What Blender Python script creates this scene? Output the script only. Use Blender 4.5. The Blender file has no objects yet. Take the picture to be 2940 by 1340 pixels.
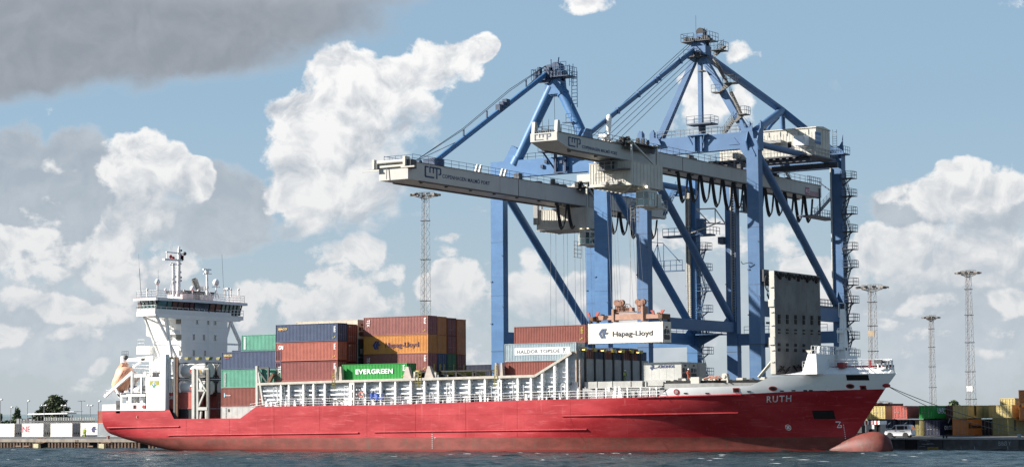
import bpy, bmesh, math, random
from math import sin, cos, pi, radians, atan2, asin, sqrt
from mathutils import Vector, Matrix
random.seed(7)
SC = bpy.context.scene
COL = SC.collection
# ---------------------------------------------------------------- camera
CX, CY, CZ = 215.54, -265.0, 4.471
YAW, PIT, ROL, FPX = 0.5738412825599587, 0.0861888823502748, -0.006237206204291685, 6217.3447961889815
_F = Vector((-sin(YAW)*cos(PIT), cos(YAW)*cos(PIT), sin(PIT)))
_R = Vector((cos(YAW), sin(YAW), 0.0))
_U = _R.cross(_F)
_R, _U = _R*cos(ROL)+_U*sin(ROL), _U*cos(ROL)-_R*sin(ROL)
cam_d = bpy.data.cameras.new('camera')
cam_d.sensor_width = 36.0
cam_d.lens = 36.0*FPX/2940.0
cam_d.clip_start = 1.0
cam_d.clip_end = 30000.0
cam = bpy.data.objects.new('camera', cam_d)
COL.objects.link(cam)
m = Matrix.Identity(4)
for i in range(3):
    m[i][0] = _R[i]; m[i][1] = _U[i]; m[i][2] = -_F[i]
    m[i][3] = (CX, CY, CZ)[i]
cam.matrix_world = m
SC.camera = cam
# surveying helpers: where the sight line of a measured photo point meets a real plane
def _ray(px, py): return _F*FPX + _R*(px-1470.0) - _U*(py-670.0)
def PY(px, py, y):
    d = _ray(px, py); t = (y-CY)/d.y
    return Vector((CX+d.x*t, y, CZ+d.z*t))
def PX(px, py, x):
    d = _ray(px, py); t = (x-CX)/d.x
    return Vector((x, CY+d.y*t, CZ+d.z*t))
# ---------------------------------------------------------------- sun, exposure
SUN_TO = Vector((-1.0, -0.65, 0.60)).normalized()
SUN_EL = asin(SUN_TO.z)
SUN_AZ = atan2(SUN_TO.x, SUN_TO.y)      # clockwise from +Y
sd = bpy.data.lights.new('sun', 'SUN')
sd.energy = 5.0
sd.angle = radians(0.55)
sd.color = (1.0, 0.95, 0.87)
sun = bpy.data.objects.new('sun', sd)
COL.objects.link(sun)
sun.rotation_euler = SUN_TO.to_track_quat('Z', 'Y').to_euler()
sun.location = (0, -100, 120)
SC.view_settings.view_transform = 'Standard'
SC.view_settings.look = 'None'
SC.view_settings.exposure = 1.15
SC.view_settings.gamma = 1.0
SC.view_settings.use_curve_mapping = False
# ---------------------------------------------------------------- sky
world = bpy.data.worlds.new('World')
SC.world = world
world.use_nodes = True
NT = world.node_tree
NT.nodes.clear()

class NB:
    """small node-wiring helper"""
    def __init__(s, nt): s.nt = nt
    def node(s, t, **kw):
        n = s.nt.nodes.new(t)
        for k, v in kw.items(): setattr(n, k, v)
        return n
    def put(s, sock, v):
        if isinstance(v, bpy.types.NodeSocket): s.nt.links.new(v, sock)
        elif v is not None: sock.default_value = v
    def math(s, op, a, b=None, c=None, clamp=False):
        n = s.node('ShaderNodeMath', operation=op); n.use_clamp = clamp
        s.put(n.inputs[0], a); s.put(n.inputs[1], b); s.put(n.inputs[2], c)
        return n.outputs[0]
    def vmath(s, op, a, b=None, scale=None):
        n = s.node('ShaderNodeVectorMath', operation=op)
        s.put(n.inputs[0], a); s.put(n.inputs[1], b)
        if scale is not None: s.put(n.inputs[3], scale)
        return n.outputs['Value'] if op in ('LENGTH', 'DOT_PRODUCT') else n.outputs[0]
    def mix(s, f, a, b, typ='RGBA', blend='MIX'):
        n = s.node('ShaderNodeMix', data_type=typ)
        if typ == 'RGBA':
            n.blend_type = blend
            s.put(n.inputs[0], f); s.put(n.inputs[6], a); s.put(n.inputs[7], b)
            return n.outputs[2]
        s.put(n.inputs[0], f); s.put(n.inputs[2], a); s.put(n.inputs[3], b)
        return n.outputs[0]
    def noise(s, vec, scale, detail=4.0, rough=0.55, dist=0.0, lac=2.0, dims='3D', color=False):
        n = s.node('ShaderNodeTexNoise', noise_dimensions=dims)
        s.put(n.inputs['Vector'], vec); n.inputs['Scale'].default_value = scale
        n.inputs['Detail'].default_value = detail; n.inputs['Roughness'].default_value = rough
        n.inputs['Lacunarity'].default_value = lac; n.inputs['Distortion'].default_value = dist
        return n.outputs['Color' if color else 'Fac']
    def ramp(s, v, a, b, lo=0.0, hi=1.0, smooth=True):
        n = s.node('ShaderNodeMapRange', interpolation_type='SMOOTHSTEP' if smooth else 'LINEAR')
        s.put(n.inputs[0], v); s.put(n.inputs[1], a); s.put(n.inputs[2], b); s.put(n.inputs[3], lo); s.put(n.inputs[4], hi)
        return n.outputs[0]

KPX = FPX/1000.0
def sky_uv(px, py):
    d = _ray(px, py).normalized()
    return (atan2(d.x, d.y)*KPX, asin(d.z)*KPX)
W = NB(NT)
# cloud layout by photo direction: x, y, half-width, half-height, strength
HEAPS = [(1000,235,85,85,1.1),(915,335,95,75,1.1),(1065,240,60,60,.9),(1000,380,150,120,1.3),(895,450,80,90,1.1),(1060,480,125,115,1.1),(915,560,100,75,1.0),(1030,590,95,60,.75),(1150,205,75,48,.9),(1270,185,95,60,1),
 (1372,140,45,38,1),(1310,220,60,32,.8),(1150,330,85,100,.85),(1205,430,60,80,.55),(1235,380,32,26,.6),(900,640,80,38,.7),
 (430,400,42,32,.9),(385,430,62,48,1),(370,490,62,55,1),(450,475,65,52,1),(530,520,52,48,.9),(570,490,32,26,.7),(430,545,85,65,1.0),(400,620,72,70,1.0),(330,680,62,48,.65),(165,470,42,30,.34),(30,670,55,28,.7),(110,672,55,24,.55),(130,320,30,22,.36),(90,275,32,18,.3),(45,360,28,26,.3),
 (30,765,62,40,.55),(180,870,65,35,.85),(130,775,62,30,.55),(310,775,52,45,.65),(290,905,72,38,.55),(350,820,42,40,.4),(40,850,55,28,.55),(10,950,42,28,.6),(210,960,52,18,.45),(300,1060,45,18,.4),(720,880,52,50,.6),(790,870,42,30,.4),(480,750,62,55,.55),
 (1040,730,45,38,.8),(945,732,60,24,.4),(1120,790,40,30,.55),(830,832,60,24,.55),(990,875,105,50,.85),(890,905,62,30,.65),(1120,880,42,50,.5),(1300,840,72,50,.9),(1270,892,62,40,.6),(1510,744,35,32,.5),(1520,865,92,58,.7),(1610,850,85,55,.7),(1720,830,70,60,.55),(1780,920,100,40,.5),
 (2043,300,85,95,.8),(1973,345,48,36,.55),(2134,151,62,28,.5),(2224,141,42,9,.3),(2244,653,62,28,.4),(2325,776,62,30,.75),(2360,880,70,60,.5),(1690,12,70,30,.65),(2900,0,85,18,.35),(930,0,60,8,.2),
 (2767,520,66,42,1),(2726,580,80,48,1),(2827,573,92,48,.8),(2897,540,72,46,.7),(2576,573,58,24,.7),(2556,704,72,48,1),(2646,684,82,38,.9),(2747,724,120,66,.9),(2867,724,112,66,.8),(2536,784,72,38,.7),(2917,875,52,38,.65),(2677,875,62,24,.5),(2867,1015,62,14,.4),(2646,774,92,48,.6)]
SHEET = [(60,70,310,140,1.2),(400,95,380,95,1.1),(740,35,300,70,1),(200,165,300,70,.9),(1020,0,190,40,.7),(0,180,230,70,.8),(980,92,110,12,.4),(520,150,150,40,.6)]
BODIES = [(230,500,78,95,1),(120,590,185,125,1.1),(55,470,70,95,.8),(300,640,160,78,1),(10,600,110,120,1),(450,640,120,70,.7),(640,600,112,92,1),(740,590,52,48,.8),(610,682,92,40,.9),(700,645,80,55,.8),(830,660,85,36,.6),(200,700,220,30,.7),
 (2620,612,88,48,1),(2850,605,120,58,.85),(2600,760,130,60,.7),(2780,800,190,60,.7),(2900,900,130,70,.5),(2520,860,120,80,.45),(340,860,190,80,.4),(100,900,160,60,.4),(1650,920,260,60,.4),(1060,930,260,36,.4),
 (190,900,330,170,.62),(620,960,420,110,.5),(1400,960,330,110,.5),(2000,880,300,150,.55),(2740,880,300,190,.75),(2480,1000,220,90,.5),(2850,1040,260,70,.5)]
SHADES = [(1200,430,95,110,1),(1140,540,95,120,.8),(1060,380,70,60,.5),(1010,665,150,45,.8),(450,610,100,80,.8),(500,560,60,60,.5),(2850,640,150,45,.8),(2700,770,170,50,.8),(2600,730,90,30,.6),(2900,780,90,50,.7),(1000,915,120,26,.7),(1300,885,90,24,.6),(1290,235,80,22,.4),(2060,380,80,40,.6),(1560,905,140,40,.7)]

def blob_field(nb, p, blobs):
    acc = None
    for (x, y, rx, ry, s) in blobs:
        u, v = sky_uv(x, y)
        q = nb.vmath('MULTIPLY_ADD', p, (1000.0/(rx*1.25), 1000.0/(ry*1.25), 0))
        q.node.inputs[2].default_value = (-u*1000.0/(rx*1.25), -v*1000.0/(ry*1.25), 0)
        g = nb.math('MULTIPLY_ADD', nb.vmath('DOT_PRODUCT', q, q), -1.0/(2.2), 1.0)     # s * (1 - l/2.2)
        g = nb.math('MULTIPLY', nb.math('MAXIMUM', g, 0.0), s)
        acc = g if acc is None else nb.math('SMOOTH_MAX', acc, g, .12)
    return acc

tc = W.node('ShaderNodeTexCoord')
sep = W.node('ShaderNodeSeparateXYZ'); W.put(sep.inputs[0], tc.outputs['Generated'])
az = W.math('ARCTAN2', sep.outputs[0], sep.outputs[1])
ele = W.math('ARCSINE', sep.outputs[2])
cmb = W.node('ShaderNodeCombineXYZ')
W.put(cmb.inputs[0], W.math('MULTIPLY', az, KPX)); W.put(cmb.inputs[1], W.math('MULTIPLY', ele, KPX))
P = cmb.outputs[0]
warp = W.vmath('SUBTRACT', W.noise(P, 6.0, 3, .5, color=True), (.5, .5, .5))
P1 = W.vmath('ADD', P, W.vmath('MULTIPLY', warp, (.14, .11, 0)))
def relief(p):
    a = W.noise(p, 4.6, 11, .62, dist=.15)
    b = W.noise(p, 15.0, 6, .55)
    return W.math('MULTIPLY_ADD', W.math('SUBTRACT', b, .5), .45, W.math('SUBTRACT', a, .5))
r0 = relief(P)
def bulk(p): return W.noise(p, 8.5, 8, .57, dist=.25)
slope = W.math('SUBTRACT', bulk(P1), bulk(W.vmath('ADD', P1, (-.022, .034, 0))))      # against the same relief a little towards the sun
heap = blob_field(W, P1, HEAPS)
sheet = blob_field(W, P1, SHEET)
body = blob_field(W, P1, BODIES)
shade = blob_field(W, P1, SHADES)
# the same broken cloud cover carries on round the whole sky
n_wide = W.noise(W.vmath('MULTIPLY', P, (.55, 1.1, 1)), 3.1, 6, .6)
lowband = W.ramp(ele, .20, .05)
wide = W.math('MULTIPLY', W.ramp(n_wide, .46, .68), W.math('MULTIPLY_ADD', lowband, .42, .03))
hw = W.math('MAXIMUM', heap, wide)
dd = W.math('SUBTRACT', W.math('ADD', hw, W.math('MULTIPLY', W.math('MULTIPLY', r0, 2.0), W.math('MULTIPLY_ADD', hw, 2.2, .15, clamp=True))), W.ramp(ele, .125, .065, .34, .22))
heap_a = W.math('POWER', W.ramp(W.math('DIVIDE', dd, W.ramp(shade, .1, .8, .26, .6)), .0, 1.0), .9)
db = W.math('SUBTRACT', W.math('ADD', W.math('MAXIMUM', body, W.math('MULTIPLY', wide, 1.4)), W.math('MULTIPLY', r0, .95)), .30)
body_a = W.math('MULTIPLY', W.ramp(db, .0, .28), .93)
thick = W.ramp(dd, .0, .6, .30, .0)
lit = W.math('ADD', W.math('MULTIPLY', slope, 3.3), W.math('ADD', thick, W.ramp(shade, .05, .8, .80, .34)), clamp=True)
low = W.ramp(ele, .20, .0)
shade_c = W.mix(low, (.43, .47, .53, 1), (.50, .55, .60, 1))
lit_c = W.mix(low, (.90, .895, .885, 1), (.68, .69, .70, 1))
cloud_c = W.mix(lit, shade_c, lit_c)
body_l = W.math('ADD', W.math('MULTIPLY', slope, 1.3), W.ramp(db, .0, .35, .75, .12), clamp=True)
body_c = W.mix(body_l, W.mix(low, (.30, .345, .40, 1), (.47, .525, .58, 1)), W.mix(low, (.56, .60, .65, 1), (.62, .655, .69, 1)))
sd0 = W.math('SUBTRACT', W.math('ADD', sheet, W.math('MULTIPLY', r0, .55)), .30)
sheet_a = W.math('MULTIPLY', W.ramp(sd0, -.02, .5), W.ramp(az, -.52, -.70, .45, 1.0))
sheet_l = W.math('ADD', W.math('MULTIPLY', slope, .35), W.math('ADD', W.math('MULTIPLY', W.ramp(ele, .188, .215, .0, 1.0), W.ramp(az, -.80, -.68, .1, 1.0)), W.ramp(sd0, .0, .45, .42, .05)), clamp=True)
sheet_c = W.mix(sheet_l, (.27, .295, .335, 1), (.70, .71, .73, 1))
sky = W.node('ShaderNodeTexSky', sky_type='NISHITA')
sky.sun_disc = False
sky.sun_elevation = SUN_EL
sky.sun_rotation = SUN_AZ
sky.altitude = 0.0; sky.air_density = 1.0; sky.dust_density = 0.5; sky.ozone_density = 3.0
SKY_K = 0.10
skyc = W.vmath('SCALE', sky.outputs[0], scale=SKY_K)
# thin high haze whitens the air, more of it low down
haze_f = W.math('MULTIPLY', W.ramp(ele, .42, -.02, .45, .88, smooth=False), W.ramp(ele, 1.1, .35, .25, 1.0))
skyc = W.mix(haze_f, skyc, W.mix(W.ramp(ele, .16, .0), (.33, .485, .63, 1), (.465, .53, .585, 1)))
c0 = W.mix(W.math('MULTIPLY', body_a, W.ramp(ele, -.01, .035, .3, .95)), skyc, body_c)
c1 = W.mix(W.math('MULTIPLY', heap_a, W.ramp(ele, -.01, .035, .35, .98)), c0, cloud_c)
c2 = W.mix(W.math('MULTIPLY', sheet_a, .95), c1, sheet_c)
bg = W.node('ShaderNodeBackground')
W.put(bg.inputs['Color'], c2)
bg.inputs['Strength'].default_value = 0.50
wo = W.node('ShaderNodeOutputWorld')
NT.links.new(bg.outputs[0], wo.inputs['Surface'])
world.cycles.sampling_method = 'MANUAL'
world.cycles.sample_map_resolution = 256
# ================================================================ helpers
def V(*a): return Vector(a)
EACH = {'wing_strut', 'cheek_plate', 'cell_guide_cone', 'hook_plate', 'poop_pillar', 'deck_stool', 'hatch_fitting', 'girder_lug', 'boom_bracket', 'frame_foot', 'stringer', 'boom_horn',
        'stay_joint', 'buffer_beam', 'trolley_hanger', 'hoist_box', 'stay_anchor', 'anchor_windlass', 'coaming_top', 'hoist_rope', 'stay_rope', 'flood_lamp_bracket', 'house_platform', 'mast_bracket', 'pier_panel', 'rail_beam', 'low_coaming', 'cover_edge', 'radar_mast'}
CLUTTER = {'deck_fitting', 'lashing_frame', 'cover_gear', 'apex_platform', 'boom_top_gear', 'deck_machinery', 'signal_light', 'draught_marks', 'hoist_gear', 'small_marks', 'boom_tip_gear', 'post_rung', 'vent_pipe', 'quay_scrape', 'satellite_dome', 'hoist_equipment', 'vertical_lettering'}
WHOLE = {'covered_winch', 'life_raft_canister', 'mooring_chain', 'bollard', 'tarpaulin', 'monogram', 'logo', 'logo_bar', 'emblem', 'thruster_mark', 'lettering', 'mooring_line', 'water_foam', 'crown', 'eyes', 'vest', 'reflective_band', 'hills', 'ground', 'sticker', 'yellow_cones', 'life_buoy', 'signal_flag', 'quay_scrape'}
class MB:
    """collects shapes in world space; build() links them as ONE mesh object"""
    def __init__(s): s.v = []; s.f = []; s.mi = []; s.sm = []; s.g = []
    def add(s, vs, fs, mi=0, smooth=False):
        o = len(s.v); s.g.append((o, len(s.f)))
        s.v += [tuple(p) for p in vs]
        for f in fs:
            s.f.append(tuple(i+o for i in f)); s.mi.append(mi); s.sm.append(smooth)
    def box(s, x0, y0, z0, x1, y1, z1, mi=0):
        s.add([(x0,y0,z0),(x1,y0,z0),(x1,y1,z0),(x0,y1,z0),(x0,y0,z1),(x1,y0,z1),(x1,y1,z1),(x0,y1,z1)],
              [(0,3,2,1),(4,5,6,7),(0,1,5,4),(1,2,6,5),(2,3,7,6),(3,0,4,7)], mi)
        return s
    def cbox(s, x, y, z, a, b, c, mi=0): return s.box(x-a/2, y-b/2, z-c/2, x+a/2, y+b/2, z+c/2, mi)
    def beam(s, p, q, w, h, up=(0,0,1), mi=0, w2=None, h2=None):
        p = Vector(p); q = Vector(q); d = (q-p).normalized(); u = Vector(up)
        r = d.cross(u)
        if r.length < 1e-4: r = d.cross(Vector((1,0,0)))
        r.normalize(); u = r.cross(d).normalized()
        w2 = w if w2 is None else w2; h2 = h if h2 is None else h2
        vs = []
        for c, a, b in ((p, w, h), (q, w2, h2)):
            for i, j in ((-1,-1),(1,-1),(1,1),(-1,1)): vs.append(c + r*(i*a/2) + u*(j*b/2))
        s.add(vs, [(3,2,1,0),(4,5,6,7),(0,1,5,4),(1,2,6,5),(2,3,7,6),(3,0,4,7)], mi)
        return s
    def tube(s, p, q, r, n=8, r2=None, mi=0, caps=True):
        p = Vector(p); q = Vector(q); d = (q-p).normalized()
        a = d.cross(Vector((0,0,1)))
        if a.length < 1e-4: a = Vector((1,0,0))
        a.normalize(); b = a.cross(d); r2 = r if r2 is None else r2
        vs = []
        for c, rr in ((p, r), (q, r2)):
            for i in range(n):
                t = 2*pi*i/n; vs.append(c + a*(rr*cos(t)) + b*(rr*sin(t)))
        s.add(vs, [(i, i+n, (i+1) % n+n, (i+1) % n) for i in range(n)], mi, n > 5)
        if caps:
            s.add(vs[:n], [tuple(range(n))], mi); s.add(vs[n:], [tuple(reversed(range(n)))], mi)
        return s
    def path(s, pts, r, n=5, mi=0):
        for a, b in zip(pts, pts[1:]): s.tube(a, b, r, n, mi=mi, caps=False)
        return s
    def prism(s, poly, axis, a, b, mi=0):
        """poly: 2-D outline; axis 'x': (y,z), 'y': (x,z), 'z': (x,y)"""
        def mk(u, v, w):
            return (w,u,v) if axis == 'x' else ((u,w,v) if axis == 'y' else (u,v,w))
        n = len(poly)
        vs = [mk(u,v,a) for u,v in poly]+[mk(u,v,b) for u,v in poly]
        s.add(vs, [tuple(range(n)), tuple(range(2*n-1,n-1,-1))]+[(i,i+n,(i+1)%n+n,(i+1)%n) for i in range(n)], mi)
        return s
    def ball(s, c, rx, ry, rz, nu=10, nv=6, mi=0):
        vs = []; fs = []
        for j in range(nv+1):
            t = pi*j/nv
            for i in range(nu):
                p = 2*pi*i/nu
                vs.append((c[0]+rx*sin(t)*cos(p), c[1]+ry*sin(t)*sin(p), c[2]+rz*cos(t)))
        for j in range(nv):
            for i in range(nu):
                fs.append((j*nu+i, (j+1)*nu+i, (j+1)*nu+(i+1)%nu, j*nu+(i+1)%nu))
        s.add(vs, fs, mi, True); return s
    def rail(s, pts, h=1.05, step=1.5, r=.03, rails=(1.0,.5), n=4, closed=False, mi=0, posts=True):
        pts = [Vector(p) for p in pts]
        if closed: pts = pts+[pts[0]]
        for a, b in zip(pts, pts[1:]):
            L = (b-a).length; k = max(1, int(round(L/step)))
            for q in rails: s.tube(a+Vector((0,0,h*q)), b+Vector((0,0,h*q)), r, n, mi=mi, caps=False)
            if posts:
                for i in range(k+1):
                    p = a.lerp(b, i/k); s.tube(p, p+Vector((0,0,h)), r*1.1, n, mi=mi, caps=False)
        return s
    def ladder(s, p, q, w=.5, side=(1,0,0), step=.4, r=.035, mi=0):
        p = Vector(p); q = Vector(q); d = Vector(side)*w/2
        s.tube(p-d, q-d, r, 4, mi=mi, caps=False); s.tube(p+d, q+d, r, 4, mi=mi, caps=False)
        L = (q-p).length; k = int(L/step)
        for i in range(1, k): c = p.lerp(q, i/k); s.tube(c-d, c+d, r*.8, 4, mi=mi, caps=False)
        return s
    def mesh(s, name, mats, off=Vector((0,0,0))):
        me = bpy.data.meshes.new(name)
        me.from_pydata([(x-off.x, y-off.y, z-off.z) for x,y,z in s.v], [], s.f)
        for m_ in mats: me.materials.append(m_)
        if any(s.mi): me.polygons.foreach_set('material_index', s.mi)
        if any(s.sm): me.polygons.foreach_set('use_smooth', s.sm)
        me.update()
        return me
    def build(s, name, mat, parent=None, **props):
        if 1 < len(s.g) <= 260 and name not in CLUTTER and name not in WHOLE:      # pieces that stand apart become parts of their own
            grp_ = s.pieces(name in EACH)
            if len(grp_) > 1:
                first = None
                for ids in grp_:
                    q = MB()
                    for i in ids:
                        v0, f0 = s.g[i]; v1, f1 = s.g[i+1] if i+1 < len(s.g) else (len(s.v), len(s.f)); b0 = len(q.v)
                        q.g.append((b0, len(q.f))); q.v += s.v[v0:v1]; q.f += [tuple(k-v0+b0 for k in f) for f in s.f[f0:f1]]; q.mi += s.mi[f0:f1]; q.sm += s.sm[f0:f1]
                    o = q.link(name, mat, parent, **props); first = first or o
                return first
        return s.link(name, mat, parent, **props)
    def pieces(s, each):
        if each: return [[i] for i in range(len(s.g))]
        bb = []
        for i, (v0, f0) in enumerate(s.g):
            v1 = s.g[i+1][0] if i+1 < len(s.g) else len(s.v); p = s.v[v0:v1]
            lo = [min(c[k] for c in p) for k in range(3)]; hi = [max(c[k] for c in p) for k in range(3)]
            bb.append((lo, hi, max(h-l for h, l in zip(hi, lo))))
        own = list(range(len(bb)))
        def root(i):
            while own[i] != i: i = own[i]
            return i
        for i in range(len(bb)):
            for j in range(i):
                a, b = bb[i], bb[j]
                gap = sqrt(sum(max(0, a[0][k]-b[1][k], b[0][k]-a[1][k])**2 for k in range(3)))
                if gap < .45*max(a[2], b[2]): own[root(i)] = root(j)
        out = {}
        for i in range(len(bb)): out.setdefault(root(i), []).append(i)
        return list(out.values())
    def link(s, name, mat, parent=None, **props):
        if name in CLUTTER: props.setdefault('kind', 'stuff')
        off = wloc(parent)
        mats = mat if isinstance(mat, (list, tuple)) else [mat]
        o = bpy.data.objects.new(name, s.mesh(name, mats, off))
        COL.objects.link(o)
        if parent is not None: o.parent = parent
        for k, v in props.items(): o[k] = v
        return o
def wloc(o):
    v = Vector((0,0,0))
    while o is not None:
        v = v + o.location; o = o.parent
    return v
def thing(name, label, cat, loc=(0,0,0), group=None):
    o = bpy.data.objects.new(name, None); COL.objects.link(o)
    o.location = loc; o.empty_display_size = .5
    o['label'] = label; o['category'] = cat
    if group: o['group'] = group
    return o
def tag(o, label, cat, group=None):
    o['label'] = label; o['category'] = cat
    if group: o['group'] = group
    return o
def struct(o): o['kind'] = 'structure'; return o
def stuff(o): o['kind'] = 'stuff'; return o
def clone(root, loc, label=None, group=None, mats=None):
    """copy of a thing with copies of its parts and sub-parts; meshes shared"""
    r = root.copy(); COL.objects.link(r); r.location = loc
    if label: r['label'] = label
    if group: r['group'] = group
    for ch in list(root.children):
        c = ch.copy(); COL.objects.link(c); c.parent = r
        if mats and ch.name.split('.')[0] in mats:
            for i, mm in enumerate(mats[ch.name.split('.')[0]]):
                c.material_slots[i].link = 'OBJECT'; c.material_slots[i].material = mm
        for g in list(ch.children):
            d = g.copy(); COL.objects.link(d); d.parent = c
    return r
_tc = {}
def text_mesh(body, size, depth=.01, bold=0.0, spacing=1.0, shear=0.0, sx=1.0):
    key = (body, size, depth, bold, spacing, shear, sx)
    if key in _tc: return _tc[key]
    cu = bpy.data.curves.new('lettering', 'FONT')
    cu.body = body; cu.size = size; cu.extrude = depth; cu.offset = bold; cu.space_character = spacing; cu.shear = shear
    cu.resolution_u = 3; cu.align_x = 'LEFT'
    ob = bpy.data.objects.new('lettering', cu); COL.objects.link(ob)
    bpy.context.view_layer.update()
    dg = bpy.context.evaluated_depsgraph_get()
    me = bpy.data.meshes.new_from_object(ob.evaluated_get(dg))
    bpy.data.objects.remove(ob); bpy.data.curves.remove(cu)
    if sx != 1.0:
        for v_ in me.vertices: v_.co.x *= sx
    _tc[key] = me
    return me
def letter(body, size, origin, xdir, updir, mat, parent=None, name='lettering', width=None, **kw):
    """flat lettering: origin = lower-left corner; xdir = reading direction; width scales it to a measured length"""
    me = text_mesh(body, size, **kw)
    if width:
        xs = [v_.co.x for v_ in me.vertices]; w0 = max(xs)-min(xs)
        me = me.copy(); k = width/w0; mn = min(xs)
        for v_ in me.vertices: v_.co.x = (v_.co.x-mn)*k
    else: me = me.copy()
    me.materials.clear(); me.materials.append(mat)
    x = Vector(xdir).normalized(); u = Vector(updir); u = (u-x*u.dot(x)).normalized(); n = x.cross(u)
    M = Matrix((x, u, n)).transposed().to_4x4()
    M.translation = Vector(origin)-wloc(parent)
    me.transform(M)
    o = bpy.data.objects.new(name, me); COL.objects.link(o)
    if parent is not None: o.parent = parent
    return o
# ================================================================ materials
MATS = {}
PK = .70            # measured paint values, brought to the exposure used here
def mat(name, rgb, rough=.55, metal=0.0, var=.12, scale=1.2, streak=0.0, streak_c=(.16,.07,.03), spots=0.0, bump=0.0, bscale=8.0, spec=.4, stretch=.12, fade=0.0, fade_c=(.6,.6,.6), emit=None):
    """painted / weathered surface: blotches, vertical run-off streaks, rust spots, fine relief, all in object space"""
    if name in MATS: return MATS[name]
    if max(rgb) < .72 and not emit:
        rgb, streak_c, fade_c = [tuple(c*PK for c in t) for t in (rgb, streak_c, fade_c)]
    m_ = bpy.data.materials.new(name); m_.use_nodes = True
    nt = m_.node_tree; n = NB(nt)
    b = nt.nodes['Principled BSDF']
    b.inputs['Roughness'].default_value = rough; b.inputs['Metallic'].default_value = metal
    b.inputs['Specular IOR Level'].default_value = spec
    geo = n.node('ShaderNodeNewGeometry'); pos = geo.outputs['Position']
    f = n.noise(pos, scale, 5, .6)
    dark = tuple(c*(1-var) for c in rgb)+(1,); light = tuple(min(1, c*(1+var)) for c in rgb)+(1,)
    col = n.mix(n.ramp(f, .3, .7), dark, light)
    if fade:
        g = n.noise(n.vmath('MULTIPLY', pos, (.25, .25, 1.0)), .9, 5, .65)
        col = n.mix(n.math('MULTIPLY', n.ramp(g, .45, .72), fade), col, fade_c+(1,))
    if streak:
        p2 = n.vmath('MULTIPLY', pos, (1, 1, stretch))
        s1 = n.noise(p2, scale*2.6, 6, .7)
        col = n.mix(n.math('MULTIPLY', n.ramp(s1, .52, .78), streak), col, streak_c+(1,))
    if spots:
        s2 = n.noise(pos, scale*6, 4, .6)
        col = n.mix(n.math('MULTIPLY', n.ramp(s2, .66, .74), spots), col, streak_c+(1,))
    n.put(b.inputs['Base Color'], col)
    n.put(b.inputs['Roughness'], n.math('MULTIPLY_ADD', f, .2, rough-.1))
    if bump:
        bn = n.node('ShaderNodeBump'); bn.inputs['Strength'].default_value = bump; bn.inputs['Distance'].default_value = .02
        n.put(bn.inputs['Height'], n.noise(pos, bscale, 4, .6)); n.put(b.inputs['Normal'], bn.outputs[0])
    if emit:
        b.inputs['Emission Color'].default_value = emit[0]+(1,); b.inputs['Emission Strength'].default_value = emit[1]
    MATS[name] = m_
    return m_
def steel(name, rgb, **k):
    k.setdefault('rough', .5); k.setdefault('var', .07); k.setdefault('scale', .5); k.setdefault('streak', .25)
    return mat(name, rgb, **k)
BLUE_A = steel('azure crane paint', (.072,.205,.435), streak_c=(.055,.14,.27), streak=.6, fade=.35, fade_c=(.12,.28,.49), spots=.3)
BLUE_B = steel('periwinkle crane paint', (.088,.19,.37), streak_c=(.06,.13,.25), streak=.6, fade=.35, fade_c=(.14,.255,.42), spots=.3)
WHITE = mat('ship white paint', (.82,.81,.79), rough=.4, var=.04, scale=.4, streak=.3, streak_c=(.55,.45,.35), stretch=.08)
WHITE2 = mat('bulwark white paint', (.74,.74,.73), rough=.45, var=.04, scale=.3, streak=.25, streak_c=(.50,.47,.44), stretch=.3)
CREAM = mat('weathered cream steel', (.70,.67,.59), rough=.55, var=.09, scale=.5, streak=.45, streak_c=(.30,.22,.15), stretch=.1)
BOOMW = mat('boom paint', (.66,.64,.59), rough=.5, var=.05, scale=.35, streak=.55, streak_c=(.30,.24,.19), stretch=.12)
DARK = mat('black steel', (.025,.025,.028), rough=.6, var=.2, scale=2)
IRON = mat('dark grey iron', (.10,.10,.105), rough=.6, var=.2, scale=2)
GREY = mat('mid grey steel', (.36,.36,.36), rough=.55, var=.1, scale=1, streak=.3, streak_c=(.20,.15,.11))
LGREY = mat('light grey ship steel', (.70,.71,.72), rough=.5, var=.06, scale=.8, streak=.3, streak_c=(.42,.36,.30), stretch=.2)
GALV = mat('galvanised steel', (.50,.49,.47), rough=.45, metal=.3, var=.08, scale=2)
RUST = mat('rusty brown steel', (.20,.10,.055), rough=.75, var=.35, scale=2.5)
RUBBER = mat('black cable rubber', (.018,.018,.02), rough=.5, var=.1)
YELLOW = mat('lashing yellow', (.62,.52,.12), rough=.55, var=.15, scale=3, streak=.4, streak_c=(.2,.14,.05))
REDPAINT = mat('deck red paint', (.36,.035,.04), rough=.5, var=.15, scale=1)
NAVY = mat('navy lettering', (.04,.06,.16), rough=.5, var=.05)
SIGNW = mat('white lettering', (.85,.85,.85), rough=.5, var=.03)
CONC = mat('quay concrete', (.30,.285,.26), rough=.85, var=.18, scale=.8, streak=.3, streak_c=(.15,.13,.11), bump=.4)
def glass_mat(name, rgb, rough=.06):
    m_ = bpy.data.materials.new(name); m_.use_nodes = True
    b = m_.node_tree.nodes['Principled BSDF']
    b.inputs['Base Color'].default_value = rgb+(1,); b.inputs['Roughness'].default_value = rough
    b.inputs['Specular IOR Level'].default_value = .9; b.inputs['Metallic'].default_value = .0
    b.inputs['Coat Weight'].default_value = 1.0; b.inputs['Coat Roughness'].default_value = .03
    return m_
GLASS = glass_mat('dark window glass', (.03,.05,.05))
GLASS_G = glass_mat('green tinted window glass', (.10,.19,.18))
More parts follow.
